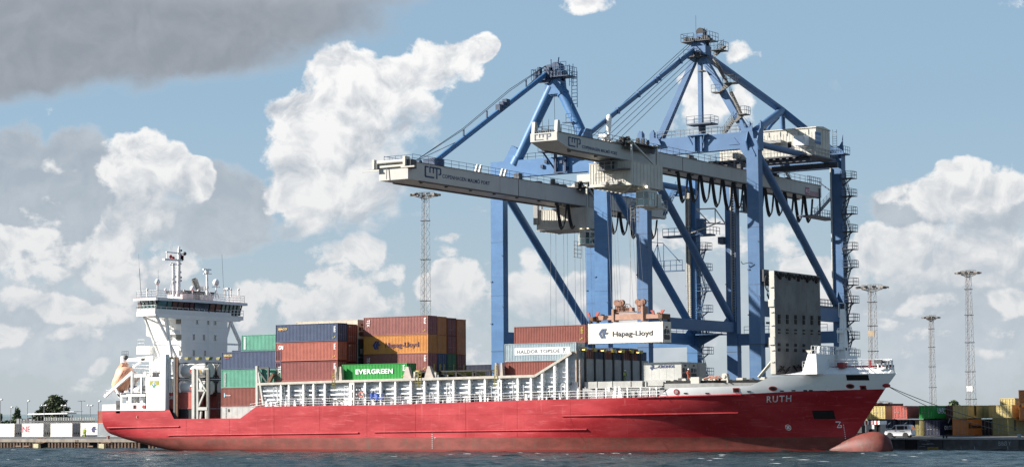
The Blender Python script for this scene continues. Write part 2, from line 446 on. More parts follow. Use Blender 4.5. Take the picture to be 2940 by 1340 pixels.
# ================================================================ the ship
def hull_mat():
    m_ = bpy.data.materials.new('red hull paint'); m_.use_nodes = True
    nt = m_.node_tree; n = NB(nt); b = nt.nodes['Principled BSDF']
    geo = n.node('ShaderNodeNewGeometry'); pos = geo.outputs['Position']
    sp = n.node('ShaderNodeSeparateXYZ'); n.put(sp.inputs[0], pos); z = sp.outputs[2]
    big = n.noise(n.vmath('MULTIPLY', pos, (.10, .1, .30)), 1.0, 6, .62)
    fine = n.noise(n.vmath('MULTIPLY', pos, (.35, .3, 3.2)), 1.0, 6, .65)
    run = n.noise(n.vmath('MULTIPLY', pos, (2.2, 2.2, .12)), 1.0, 5, .65)
    red = n.mix(n.ramp(big, .35, .68), (.29, .014, .020, 1), (.425, .043, .050, 1))
    red = n.mix(n.math('MULTIPLY', n.ramp(fine, .54, .74), .70), red, (.46, .10, .11, 1))
    red = n.mix(n.math('MULTIPLY', n.ramp(run, .58, .78), .50), red, (.48, .13, .12, 1))
    red = n.mix(n.math('MULTIPLY', n.ramp(n.noise(n.vmath('MULTIPLY', pos, (1.6, 1.6, .2)), 1.0, 5, .7), .66, .80), .30), red, (.17, .04, .03, 1))
    # boot-topping: faded antifouling between the marks, scoured and fouled, wet at the water
    bt = n.mix(n.ramp(n.noise(n.vmath('MULTIPLY', pos, (.35, .3, .9)), 1.0, 6, .7), .35, .66), (.15, .040, .032, 1), (.235, .058, .047, 1))
    bt = n.mix(n.math('MULTIPLY', n.ramp(n.noise(n.vmath('MULTIPLY', pos, (2.5, 2, .3)), 1.0, 5, .7), .50, .72), .7), bt, (.10, .075, .055, 1))
    bt = n.mix(n.math('MULTIPLY', n.ramp(n.noise(n.vmath('MULTIPLY', pos, (.8, 2, 1.5)), 1.3, 5, .7), .62, .72), .6), bt, (.13, .09, .07, 1))
    zz = n.math('MULTIPLY_ADD', n.math('SUBTRACT', fine, .5), .18, z)
    wet = n.mix(n.ramp(zz, .22, .45), (.17, .02, .015, 1), bt)
    c = n.mix(n.ramp(z, 2.02, 2.07), wet, red)
    n.put(b.inputs['Base Color'], c)
    n.put(b.inputs['Roughness'], n.math('MULTIPLY_ADD', fine, .25, .42))
    bn = n.node('ShaderNodeBump'); bn.inputs['Strength'].default_value = .35; bn.inputs['Distance'].default_value = .06
    pl = n.noise(n.vmath('MULTIPLY', pos, (.45, .45, .5)), 1.0, 2, .5)
    n.put(bn.inputs['Height'], pl); n.put(b.inputs['Normal'], bn.outputs[0])
    b.inputs['Specular IOR Level'].default_value = .22
    return m_
HULL = hull_mat()
YC, HB = 10.05, 11.25
def lerp_tab(tab, x):
    if x <= tab[0][0]: return tab[0][1]
    for (a, u), (b, v) in zip(tab, tab[1:]):
        if x <= b: return u+(v-u)*(x-a)/(b-a)
    return tab[-1][1]
REDTOP = [(-35.6, 6.55), (-20.9, 6.6), (-19.9, 5.12), (-6.1, 5.14), (-2.9, 6.95), (22, 6.98), (46.6, 7.42), (64, 7.62), (80.4, 7.92), (89, 8.3), (98, 8.46)]
BOT = [(-35.6, 2.55), (-32, 1.65), (-28, .85), (-24, .12), (-18, -.9), (-8, -1.9), (14, -3.2), (40, -3.2)]
STEM = [(-1.5, 92.2), (0, 92.6), (1.96, 93.3), (8.45, 97.9), (10.6, 99.65), (11.4, 100.1)]
def half_b(x, z):
    k = min(1, max(0, z/9.0)); k = k*k*(3-2*k)
    x0 = 42+(61-42)*k; xs = lerp_tab(STEM, z); p = 1.7+.5*k
    if x <= x0: h = HB
    else:
        u = min(1.0, (x-x0)/(xs-x0)); h = HB*(1-u**p)
    if x < 20:                                  # stern rounds in towards its bottom edge
        zb = lerp_tab(BOT, x); v = min(1.0, max(0.0, (z-zb)/(2.9+max(0, x+24)*.06))); w = min(1, (20-x)/34)
        h -= w*3.2*(1-sqrt(max(0, 1-(1-v)**2)))
    return max(h, .02)
def side(x, z, off=0.0): return YC-half_b(x, z)-off
ship = thing('container_ship', 'long red hulled container ship with white bridge tower moored under the blue cranes', 'ship', (30, YC, 0))
def loft(cols, rows, zlo, zhi, tmin=0.0):
    """cols: list of x (<=66) then t in the bow; both sides joined round the stem"""
    mb = MB(); N = len(rows)
    near = []; 
    for kind, c in cols:
        for r in rows:
            xg = c if kind == 'x' else 66+c*(lerp_tab(STEM, 8)-66)
            z = zlo(xg)+(zhi(xg)-zlo(xg))*r
            x = c if kind == 'x' else 66+c*(lerp_tab(STEM, z)-66)
            near.append((x, z, half_b(x, z)))
    M = len(cols)
    vs = [(x, YC-h, z) for x, z, h in near]+[(x, YC+h, z) for x, z, h in near]
    fs = []
    for i in range(M-1):
        for j in range(N-1):
            a = i*N+j; fs.append((a, a+N, a+N+1, a+1)); a += M*N; fs.append((a, a+1, a+N+1, a+N))
    mb.add(vs, fs, 0, True)
    return mb
xs = [-35.6, -34, -32, -30, -28, -26, -24, -22, -20.9, -20.4, -19.9, -17, -14, -11, -8, -6.1, -5, -4, -2.9]+[1+3*i for i in range(22)]+[66]
cols = [('x', x) for x in xs]+[('t', (i/26.0)**.92) for i in range(1, 27)]
rows = [0, .03, .07, .12, .18, .25, .33, .42, .5, .58, .66, .74, .82, .9, .96, 1.0]
hm = loft(cols, rows, lambda x: lerp_tab(BOT, x), lambda x: lerp_tab(REDTOP, x))
tr = [(-35.6, YC-half_b(-35.6, 2.55+4.0*r), 2.55+4.0*r) for r in rows]
hm.add(tr+[(x, 2*YC-y, z) for x, y, z in tr], [(i, i+1, i+1+len(rows), i+len(rows)) for i in range(len(rows)-1)])
for xa, xb in zip(xs, xs[1:]):
    if xb <= -14:
        a, b_ = lerp_tab(BOT, xa), lerp_tab(BOT, xb); ha, hb_ = half_b(xa, a), half_b(xb, b_)
        hm.add([(xa, YC-ha, a), (xb, YC-hb_, b_), (xb, YC+hb_, b_), (xa, YC+ha, a)], [(0, 3, 2, 1)])
hull = hm.build('hull', HULL, ship, label='red steel hull with a faded pinkish band along the waterline')
# bulbous bow
bb = MB(); nseg = 22; st = 20; vs = []; fs = []
for i in range(st+1):
    u = i/st; x = 87.6+u*11.3
    e = min(1, u*1.22)
    top = -.6+3.35*sin(pi/2*min(1, u*1.25)); fr = sqrt(max(0.0004, 1-max(0, (u-.72)/.28)**2.6))
    zc = .3; rz = max(.03, (top-zc))*fr if top > zc else .25*fr
    ry = 1.9*sqrt(min(1, .02+1.5*u))*fr
    for k in range(nseg):
        a = 2*pi*k/nseg
        vs.append((x, YC+ry*cos(a), zc+rz*sin(a) if sin(a) > 0 else zc+2.3*fr*sin(a)))
for i in range(st):
    for k in range(nseg): fs.append((i*nseg+k, (i+1)*nseg+k, (i+1)*nseg+(k+1) % nseg, i*nseg+(k+1) % nseg))
fs.append(tuple(st*nseg+k for k in range(nseg)))
bb.add(vs, fs, 0, True)
bb.build('bulbous_bow', mat('faded bulb paint', (.21,.048,.037), rough=.6, var=.3, scale=.6, streak=1.0, streak_c=(.20,.14,.085), stretch=.45, fade=.4, fade_c=(.25,.085,.062)), ship)
# rubbing bars welded along the side
def rub(px0, py0, px1, py1, name='rubbing_bar'):
    a = PY(px0, py0, -1.3); b = PY(px1, py1, -1.3); mb = MB(); n = 24
    pts = [a.lerp(b, i/n) for i in range(n+1)]
    pts = [Vector((p.x, side(p.x, p.z, .04), p.z)) for p in pts]
    mb.path(pts, .13, 8); mb.build(name, HULL, ship)
for r_ in ((302, 1227, 514, 1223.5), (482, 1248.7, 1029, 1241.8), (1075, 1239.5, 1678, 1232), (1614, 1193.6, 2080, 1184.4), (1826, 1141.3, 2100, 1131.5)): rub(*r_)
# hull plate seams: thin weld lines
mb = MB()
for x in range(-18, 64, 9): mb.tube((x+.7, side(x, 5)-.005, 2.2), (x+.7, side(x, 5)-.005, lerp_tab(REDTOP, x)-.1), .014, 4)
for z, xa, xb in ((3.3, -20, 45), (5.4, -4, 62)): mb.tube((xa, -1.205, z), (xb, -1.205, z), .014, 4)
mb.build('weld_seam', HULL, ship)
# white bulwark and forecastle side
WTOP = [(68.9, 7.75), (70.4, 8.85), (81.3, 9.05), (82.2, 9.55), (83.2, 10.15), (85, 10.42), (89, 10.47), (99.7, 10.62)]
tcol = [('t', (x-66)/(lerp_tab(STEM, 8)-66)) for x in [68.9, 69.6, 70.4, 72, 74, 76, 78, 80, 81.3, 82.2, 83.2, 84.2, 85.5, 87, 88.5, 90, 91.5, 93, 94, 95, 96, 96.8, 97.3, 97.57]]
tcol[-1] = ('t', 1.0)
loft(tcol, [0, .2, .4, .6, .8, 1.0], lambda x: lerp_tab(REDTOP, x)+.002, lambda x: lerp_tab(WTOP, x)).build('bulwark', WHITE2, ship, label='white bulwark sweeping up round the bow')
# sloping margin up to the forecastle deck, the red deck and the low main deck
mb = MB(); dk = MB(); prev = None
for i in range(23):
    x = 85.5+i*(99.3-85.5)/22; h = half_b(x, 10.5); zi = 10.5+.95*min(1, (x-85.5)/4.0)
    q = (x, h, max(.01, h-1.8), zi, 10.5+.002)
    if prev:
        for s in (-1, 1):
            mb.add([(prev[0], YC+s*prev[1], prev[4]), (q[0], YC+s*q[1], q[4]), (q[0], YC+s*q[2], q[3]), (prev[0], YC+s*prev[2], prev[3])], [(0,1,2,3) if s < 0 else (3,2,1,0)])
            dk.add([(prev[0], YC+s*prev[2], prev[3]), (q[0], YC+s*q[2], q[3]), (q[0], YC, q[3]+.25), (prev[0], YC, prev[3]+.25)], [(0,1,2,3) if s < 0 else (3,2,1,0)])
    prev = q
mb.build('deck_margin', WHITE, ship)
dk.build('forecastle_deck', REDPAINT, ship)
mb = MB()
for xa, xb in ((-35.5, -20.5), (-20, -6), (-3, 22), (22, 46.6), (46.6, 64), (64, 80), (80, 89)):
    za = min(lerp_tab(REDTOP, xa+.1), lerp_tab(REDTOP, xb-.1))-.06
    hh = min(half_b(xa, za), half_b(xb, za))-.05
    mb.add([(xa, YC-hh, za), (xb, YC-hh, za), (xb, YC+hh, za), (xa, YC+hh, za)], [(0,1,2,3)])
mb.build('main_deck', REDPAINT, ship)
mb = MB(); pts = []
for i in range(15):
    x = 87.8+i*(99.0-87.8)/14; pts.append((x, YC-max(.05, half_b(x, 10.5)-1.7), 11.35 if x > 89 else 11.15))
for p, q in zip(pts, pts[1:]): mb.rail([p, q], h=1.15, step=1.0, r=.035, rails=(1, .66, .33))
mb.build('bow_railing', WHITE, ship)
mb = MB()
for i in range(5): mb.cbox(97.4+.42*i, YC-1.0+.22*i, 11.75, .16, .2, 1.15)
mb.cbox(98.2, YC-.6, 12.3, 2.0, 1.1, .07); mb.build('bow_pulpit', WHITE, ship)
# --- names and marks on the hull
def on_side(px, py, off=.03):
    p = PY(px, py, 1.0)
    for _ in range(8): p = PY(px, py, side(p.x, p.z, off))
    return p
def hull_text(body, pxa, pya, pxb, pyb, hpx, mt, **kw):
    a, b_ = on_side(pxa, pya), on_side(pxb, pyb)
    d = (b_-a); size_m = hpx/21.5/.70
    me = text_mesh(body, size_m, depth=.006, **kw).copy()
    xs_ = [v_.co.x for v_ in me.vertices]; w0 = max(xs_)-min(xs_); mn = min(xs_)
    me.materials.clear(); me.materials.append(mt)
    dz = (b_.z-a.z)/d.length
    for v_ in me.vertices:
        t = (v_.co.x-mn)/w0; zz = a.z+(b_.z-a.z)*t+v_.co.y; xx = a.x+(b_.x-a.x)*t
        v_.co = Vector((xx, side(xx, zz, .035), zz))-wloc(ship)
    o = bpy.data.objects.new('ship_name', me); COL.objects.link(o); o.parent = ship
    return o
hull_text('RUTH', 2201, 1154, 2277, 1151, 18, SIGNW, bold=.025, spacing=1.25, shear=.3)
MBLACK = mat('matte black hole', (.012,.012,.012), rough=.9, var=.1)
def patch(px, py, w, h, mt, name, poly=None, off=.045, parent=None):
    p = on_side(px, py); q = Vector((p.x+.5, side(p.x+.5, p.z), p.z)); t = (q-Vector((p.x, side(p.x, p.z), p.z))).normalized()
    n_ = Vector((t.y, -t.x, 0))
    mb = MB(); poly = poly or [(-.5,-.5),(.5,-.5),(.5,.5),(-.5,.5)]
    f = [p+t*(u*w)+Vector((0,0,v*h)) for u, v in poly]; k = len(f)
    front = [Vector((c.x, side(c.x, c.z, off), c.z)) for c in f]; back = [c-n_*-.0+Vector((0, .08, 0)) for c in front]
    mb.add(front+back, [tuple(range(k))]+[(i, i+k, (i+1) % k+k, (i+1) % k) for i in range(k)])
    return mb.build(name, mt, parent or ship)
circ = [(.5*cos(2*pi*i/16), .5*sin(2*pi*i/16)) for i in range(16)]
for px, py, w, h, nm in ((2462, 1083, 3.0, .75, 'mooring_window'), (2365, 1189.5, 2.9, 1.15, 'anchor_pocket')): patch(px, py, w, h, MBLACK, nm)
for px, py in ((2219, 1114.5), (2441, 1108)):
    patch(px, py, 1.15, .66, mat('fairlead red', (.42,.03,.03), var=.1), 'fairlead', circ, .05); patch(px, py, .75, .4, MBLACK, 'fairlead_hole', circ, .07)
patch(1942, 1124, .8, .8, mat('fairlead red', (.42,.03,.03)), 'fairlead', circ, .05); patch(1942, 1124, .5, .5, mat('fairlead hole white', (.5,.45,.42)), 'fairlead_hole', circ, .07)
patch(2546, 1106, 1.0, .55, mat('fairlead red', (.42,.03,.03)), 'fairlead', circ, .05)
for px in (2113, 2478): patch(px, 1119 if px < 2300 else 1112, .85, .6, mat('fairlead red', (.42,.03,.03)), 'mooring_port'); patch(px, 1119 if px < 2300 else 1112, .5, .38, MBLACK, 'port_opening', off=.07)
for px, py in ((1968, 1128), (2030, 1128), (2150, 1123), (2245, 1121.5), (2278, 1120.5), (2312, 1120), (2328, 1120)): patch(px, py, .5, .16, MBLACK, 'freeing_port')
# thruster mark, bulb mark, draught marks
p = on_side(2263, 1226)
cross = []
for i in range(4):
    a = pi/4+i*pi/2
    cross += [(.10*cos(a-1.0), .10*sin(a-1.0)), (.40*cos(a-.42), .40*sin(a-.42)), (.40*cos(a+.42), .40*sin(a+.42))]
patch(2263, 1226, .8, .8, SIGNW, 'thruster_mark', circ, .05); patch(2263, 1226, .66, .66, HULL, 'thruster_mark', circ, .055); patch(2263, 1226, .66, .66, SIGNW, 'thruster_mark', cross, .065)
bm = MB()
def hull_line(pts, w=.09):
    mb = MB()
    for (a, b_), (c_, d_) in zip(pts, pts[1:]):
        p, q = on_side(a, b_, .04), on_side(c_, d_, .04)
        mb.beam(p, q, w, .03, up=(1, -1, 0))
    return mb
hull_line([(2399, 1210), (2413, 1210), (2404, 1225), (2404, 1226), (2416, 1226), (2416, 1220), (2410, 1221)]).build('bulb_mark', SIGNW, ship)
mb = MB()
for i in range(14):
    t = i/13; px = 2422+10*t if t < .6 else 2428-8*(t-.6)/.4; py = 1219+70*t
    p = on_side(px, py, .04); mb.cbox(p.x, p.y, p.z, .10, .04, .09)
mb.build('draught_marks', SIGNW, ship)
mb = MB()
for i in range(9):
    p = on_side(1241, 1240+i*5.6, .03); mb.cbox(p.x, p.y, p.z, .10, .03, .08)
p = on_side(1249, 1256); mb.cbox(p.x, p.y, p.z+.05, .35, .03, .03); mb.cbox(p.x, p.y, p.z-.05, .03, .03, .25); mb.build('draught_marks', SIGNW, ship)
# ================================================================ midship: coaming wall with frames and stringers
YW = -.12
CT = [(-2.6, 10.5), (14.5, 10.72), (40, 10.82), (48.5, 10.95)]
cw = MB()
cw.prism([(-2.6, 6.9), (55.1, 7.4), (55.1, 14.15), (54.7, 14.15), (48.7, 10.95), (14.5, 10.7), (-2.6, 10.5)], 'y', YW, YW+.12)
coam = cw.build('hatch_coaming', LGREY, ship)
fl = MB()
for a, b_ in (((-2.8, 10.55), (14.5, 10.75)), ((14.5, 10.75), (48.6, 10.98)), ((48.6, 10.98), (54.9, 14.2))):
    fl.beam((a[0], -.55, a[1]), (b_[0], -.55, b_[1]), .95, .16)
    fl.beam((a[0], -1.05, a[1]-.12), (b_[0], -1.05, b_[1]-.12), .05, .34)
fl.build('coaming_top', mat('scuffed beige flange', (.60,.55,.48), rough=.6, var=.12, scale=1.2, streak=.3, streak_c=(.35,.22,.15), stretch=1), ship)
frame_px = [620+c/2.935 for c in (545, 612, 735, 820, 915, 1130, 1255, 1385, 1510, 1640, 1755, 1870, 2000, 2135, 2265)]+[1434, 1486, 1524, 1556, 1592, 1628]
fx = [PY(px, 1130, -1.0).x for px in frame_px]
fx = [x for x in fx]
for i, x in enumerate(sorted(fx)):
    zt = lerp_tab(CT+[(54.9, 14.2)], x)-.08; zb = lerp_tab(REDTOP, x)-.05
    f = MB()
    f.box(x-.05, -.95, zb, x+.05, YW, zt); f.box(x-.17, -1.0, zb, x+.17, -.93, zt-.5)
    f.prism([(x-.17, zt-.5), (x+.17, zt-.5), (x+.05, zt), (x-.05, zt)], 'y', -1.0, -.93)
    f.build('frame', WHITE2, coam)
sg = MB()
for z0, dpt in ((7.9, .18), (8.55, .42), (9.25, .42), (9.85, .22)):
    xe = 54.6
    sg.box(-2.4, YW-dpt, z0+.1, xe, YW, z0+.18); sg.box(-2.4, YW-dpt-.03, z0-.02, xe, YW-dpt+.03, z0+.2)
for z0 in (10.6, 11.3, 12.0, 12.7, 13.3):
    xa = 48.6+(z0-10.9)*1.9+.6; sg.box(max(48, xa), YW-.3, z0, 54.7, YW, z0+.08)
sg.build('stringer', LGREY, coam)
# gear along the side deck: hatch wedges, vents, pipes, boxes, white stanchion stools
random.seed(11)
gear = MB(); drk = MB(); pipes = MB()
xx = -1.5
while xx < 54:
    z0 = lerp_tab(REDTOP, xx)
    k = random.random()
    if k < .4: gear.box(xx, -.9, z0, xx+.2, -.6, z0+.4+random.random()*.3)
    elif k < .6: gear.prism([(xx, z0), (xx+.55, z0), (xx+.30, z0+.95), (xx+.2, z0+.95)], 'y', -.75, -.6)
    if random.random() < .5: drk.box(xx+.5, -.6, z0+.1, xx+.8+random.random()*.5, -.3, z0+.35+random.random()*.6)
    if random.random() < .35:
        h_ = random.choice((1.6, 2.2, 2.9)); w_ = .35+random.random()*.4
        pipes.path([(xx, -.62, z0+.2), (xx, -.62, z0+h_), (xx+w_, -.62, z0+h_), (xx+w_, -.62, z0+.5)], .045, 5)
    for q in range(3):
        if random.random() < .55:
            zq = 7.4+random.random()*2.6; drk.box(xx+random.random(), -.42, zq, xx+.12+random.random()*.9, -.3, zq+.07+random.random()*.1)
    xx += .55+random.random()*.8
gear.build('deck_fitting', WHITE, ship); drk.build('deck_fitting', IRON, ship); pipes.build('vent_pipe', LGREY, ship)
rl = MB()
for a, b_ in zip([-4.2]+[2+5*i for i in range(14)], [2+5*i for i in range(14)]+[69.2]):
    rl.rail([(a, -1.12, lerp_tab(REDTOP, a)-.04), (b_, -1.12, lerp_tab(REDTOP, b_)-.04)], h=1.15, step=1.4, r=.032, rails=(1, .66, .33))
rl.build('side_railing', WHITE, ship)
# perforated white mooring stools standing on the side deck
for px in (1011, 1434):
    p = PY(px+2, 1150, -1.08); st_ = MB()
    z0 = lerp_tab(REDTOP, p.x); zt = 10.4
    for k in range(3):
        za = z0+(zt-z0)*k/3; zb = z0+(zt-z0)*(k+1)/3
        st_.box(p.x-.33, -1.2, za, p.x-.17, -1.04, zb); st_.box(p.x+.17, -1.2, za, p.x+.33, -1.04, zb); st_.box(p.x-.17, -1.2, zb-.28, p.x+.17, -1.04, zb)
    st_.build('slotted_post', WHITE, ship)
# yellow ladders with hoops over the coaming
for px, zt in ((957, 12.2), (1196, 11.9), (1205, 12.1), (1424, 12.6)):
    p = PY(px, 1090, -1.1); l_ = MB(); l_.ladder((p.x, -1.1, 9.4), (p.x, -1.1, zt), w=.5, r=.04); l_.build('yellow_ladder', YELLOW, ship)
# life buoy and blue tarpaulin at the rail
mb = MB(); p = PY(1037, 1131, -1.15)
for i in range(14):
    a, b_ = 2*pi*i/14, 2*pi*(i+1)/14
    mb.tube((p.x+.36*cos(a), p.y, p.z+.36*sin(a)), (p.x+.36*cos(b_), p.y, p.z+.36*sin(b_)), .08, 6, caps=False)
tag(mb.build('life_buoy', mat('life buoy orange', (.75,.22,.14))), 'orange ring life buoy hanging at the grey coaming amidships', 'life buoy')
mb = MB(); p = PY(1068, 1137, -1.05); random.seed(3)
nx, nz = 12, 7; vs = [(p.x-.3+i*.21, -1.0-.16*random.random()-.1*sin(i*1.3), p.z-.55+j*.17+.12*sin(i*.6)+.05*random.random()) for j in range(nz) for i in range(nx)]
mb.add(vs+[(a, b_+.25, c_) for a, b_, c_ in vs], [(j*nx+i, j*nx+i+1, (j+1)*nx+i+1, (j+1)*nx+i) for j in range(nz-1) for i in range(nx-1)]+[(i, i+1, i+1+nx*nz, i+nx*nz) for i in range(nx-1)], 0, True)
tag(mb.build('tarpaulin', mat('blue tarpaulin', (.03,.09,.42), rough=.5, var=.25, scale=3)), 'crumpled bright blue tarpaulin over gear on the side deck', 'tarpaulin')
# beige guide horns that stand on the coaming beside the boxes
HORN = mat('worn beige guide paint', (.58,.49,.42), rough=.65, var=.15, scale=1.5, streak=.5, streak_c=(.33,.20,.13), stretch=.3)
for px0, px1, w0, w1 in ((968, 969, .55, .5), (981, 982, .45, .5), (1172, 1165, 1.0, 1.35), (1234, 1230, .75, 1.5), (1427, 1427, .5, .5), (1443, 1443, .45, .45)):
    a = PY(px0, 1062, -.6).x; zt = 10.9+1.75 if w0 > .6 else 10.9+2.0
    h_ = MB(); h_.prism([(a-w1*.55, 10.72), (a+w1*.65, 10.72), (a+w0*.25, zt), (a-w0*.25, zt)], 'y', -.95, -.35)
    h_.build('guide_horn', HORN, ship)
# open bay between the stacks: dark hatch edges, yellow cones and rods
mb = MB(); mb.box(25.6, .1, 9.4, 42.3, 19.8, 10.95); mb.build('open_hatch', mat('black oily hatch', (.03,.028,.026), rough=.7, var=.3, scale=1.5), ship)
mb = MB(); yl = MB(); wh = MB(); random.seed(21)
for i in range(7):
    y = 1.2+i*2.6
    yl.prism([(-.45+26.5+i*.15, 11.55), (.45+26.5+i*.15, 11.55), (.6+26.5+i*.15, 12.1), (-.6+26.5+i*.15, 12.1)], 'y', y-.5, y+.5)
    mb.box(26.2, y+.6, 10.9, 27.0, y+.9, 12.1); wh.box(26.3, y-.9, 11.0, 26.8, y-.55, 11.9)
for px in (1262, 1245, 1273, 1301, 1330): 
    p = PX(px, 1050, 26.2); yl.tube((26.2, p.y, 11.0), (26.3, p.y, 13.2), .09, 6)
for x in (28.5, 31, 34, 37, 40): mb.box(x, .15, 10.9, x+.25, .5, 11.9); mb.tube((x, .1, 11.8), (x+1.8, .1, 11.0), .07, 5)
mb.box(27.5, .2, 11.75, 41.5, .4, 11.95)
mb.build('lashing_frame', mat('black oily hatch', (.03,.028,.026)), ship); yl.build('cell_guide_cone', YELLOW, ship); wh.build('hatch_fitting', CREAM, ship)
# ================================================================ open forward hold: transverse bulkhead with black cell guides
XB = 55.25
bh = MB(); bh.box(XB, -.1, 7.3, XB+.12, 20.4, 13.3)
BULK = mat('scuffed bulkhead steel', (.44,.445,.44), rough=.6, var=.12, scale=.9, streak=.75, streak_c=(.19,.13,.085), stretch=.1)
bulk = bh.build('bulkhead', BULK, ship)
gy = [PX(1600+(c/5.87), 1050, XB+.4).y for c in (487, 648, 805, 962, 1115, 1268, 1420)]
for i, y in enumerate(gy):
    g = MB(); g.box(XB+.21, y-.2, 9.95, XB+.33, y+.2, 14.35); g.build('cell_guide', DARK, bulk)
    g = MB(); g.prism([(y-.28, 14.35), (y+.28, 14.35), (y+.5, 14.85), (y-.55, 14.85)], 'x', XB+.1, XB+.45); g.build('guide_cap', YELLOW, bulk)
for i in range(8):
    y0 = (gy[i-1]+.2) if i else .35; y1 = (gy[i]-.2) if i < 7 else 20.2
    g = MB(); g.box(XB+.125, y0, 9.98, XB+.2, y1, 13.2); g.box(XB+.2, y0+.12, 11.6, XB+.215, y1-.12, 11.63); g.build('bulkhead_panel', BULK, bulk)
for i, c in enumerate((432, 748, 1048, 1348)):
    y = PX(1600+c/5.87, 1004+i*2.6, XB+.4).y; z = PX(1600+c/5.87, 960+(253+16*i)/5.87, XB+.4).z
    g = MB(); g.box(XB+.2, y-.75, z-.22, XB+.42, y+.75, z+.18); g.build('lamp_bracket', DARK, bulk)
    g = MB(); g.cbox(XB+.5, y, z, .12, .55, .17); g.build('work_lamp', mat('amber work lamp', (.9,.45,.12), emit=((1.0,.50,.15), 1.6)), bulk)
mb = MB(); mb.box(XB-.1, -.5, 9.9, XB+.12, -.2, 14.4); mb.box(XB+.45, -.35, 7.4, XB+.6, -.15, 13.3); mb.build('corner_post', mat('rust streaked post', (.50,.40,.33), var=.25, scale=1.5, streak=.9, streak_c=(.36,.15,.06), stretch=.3), ship)
mb = MB()
for k in range(7): mb.box(XB+.3, -.3, 8.3+k*.75, XB+.6, -.05, 8.42+k*.75)
mb.build('post_rung', WHITE2, ship)
# forward hatch covers, low coaming, stools and rails
HCOV = mat('hatch cover paint', (.55,.55,.53), rough=.55, var=.12, scale=.8, streak=.5, streak_c=(.30,.24,.18), stretch=.5)
mb = MB(); mb.box(56.2, .3, 8.9, 69.4, 19.8, 9.93); mb.build('hatch_cover', HCOV, ship)
def plan(xa, xb, off):
    n = 8; q = [(xa+(xb-xa)*i/n, side(xa+(xb-xa)*i/n, 8.8)+off) for i in range(n+1)]
    return q+[(x, 2*YC-y) for x, y in reversed(q)]
mb = MB(); mb.prism(plan(69.6, 83.6, .9), 'z', 9.5, 9.86); mb.build('hatch_cover', mat('black oily hatch', (.03,.028,.026)), ship)
mb = MB(); mb.prism(plan(69.5, 83.8, .45), 'z', 8.7, 9.48); mb.build('hatch_ledge', mat('worn coaming grey', (.52,.51,.48)), ship)
mb = MB(); mb.box(57.2, -.35, 9.05, 66.0, .28, 9.9); mb.box(57.4, -.5, 8.95, 69.2, -.35, 9.1); mb.box(66.4, -.3, 9.2, 69.3, .2, 9.75)
for x in (58.5, 61, 64, 66.5): mb.box(x, -.42, 9.1, x+.18, -.3, 9.95)
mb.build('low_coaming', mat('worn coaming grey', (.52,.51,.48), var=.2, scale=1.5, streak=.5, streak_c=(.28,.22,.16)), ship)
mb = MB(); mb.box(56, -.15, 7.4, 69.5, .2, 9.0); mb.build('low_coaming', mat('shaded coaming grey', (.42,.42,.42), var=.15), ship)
mb = MB()
for px in (1628, 1659, 1712, 1739, 1801, 1839, 1865, 1884): p = PY(px, 1125, -.9); z0 = lerp_tab(REDTOP, p.x); mb.box(p.x-.1, -.9, z0, p.x+.1, -.7, 9.0)
for px in (1765, 1780): p = PY(px, 1125, -.95); z0 = lerp_tab(REDTOP, p.x); s_ = .35 if px == 1765 else -.35; mb.prism([(p.x-.4, z0), (p.x+.4, z0), (p.x+.12+s_*.3, z0+1.6), (p.x-.12+s_*.3, z0+1.6)], 'y', -1.0, -.9)
mb.box(*PY(1744, 1123, -.8), *(PY(1752, 1110, -.6))) ; mb.build('deck_stool', WHITE, ship)
# deck machinery ahead of the hold
mb = MB(); cr = MB(); random.seed(5)
for i in range(30):
    x = 69.8+random.random()*13; y = side(x+1, 8.8)+1.1+random.random()*4; h_ = .08+random.random()*.32
    (mb if random.random() < .8 else cr).box(x, y, 9.86, x+.3+random.random()*.9, y+.3+random.random(), 9.9+h_)
p = PY(2072, 1090, 1.0); ys_ = side(p.x, 8.8)+1.0; cr.prism([(p.x-.7, 9.0), (p.x+.75, 9.0), (p.x+.35, 10.8), (p.x-.3, 10.8)], 'y', ys_, ys_+.7); cr.tube((p.x, ys_-.1, 10.4), (p.x, ys_+.8, 10.4), .25, 8)
p = PY(1999, 1094, 1.0); cr.box(p.x-.6, .5, 9.3, p.x+.7, 1.4, 10.35)
p = PY(1926, 1100, .6)
mb.build('deck_machinery', IRON, ship); cr.build('deck_machinery', CREAM, ship)
mb = MB()
for k in range(4):
    p = PY(2020+k*9, 1088-(k % 2)*3, .8); mb.path([p, p+Vector((.5, 0, .25)), p+Vector((1.0, 0, .2)), p+Vector((1.4, 0, -.1))], .09, 6)
mb.build('mooring_hose', mat('orange hose', (.50,.20,.12), var=.3, scale=4), ship)
mb = MB(); a = PY(2178, 1083, 2.5); b_ = PX(2226, 1026, 84.2); mb.beam(a, b_, .35, .35); mb.build('cover_strut', mat('pale strut', (.62,.60,.50), streak=.4, var=.1), ship)
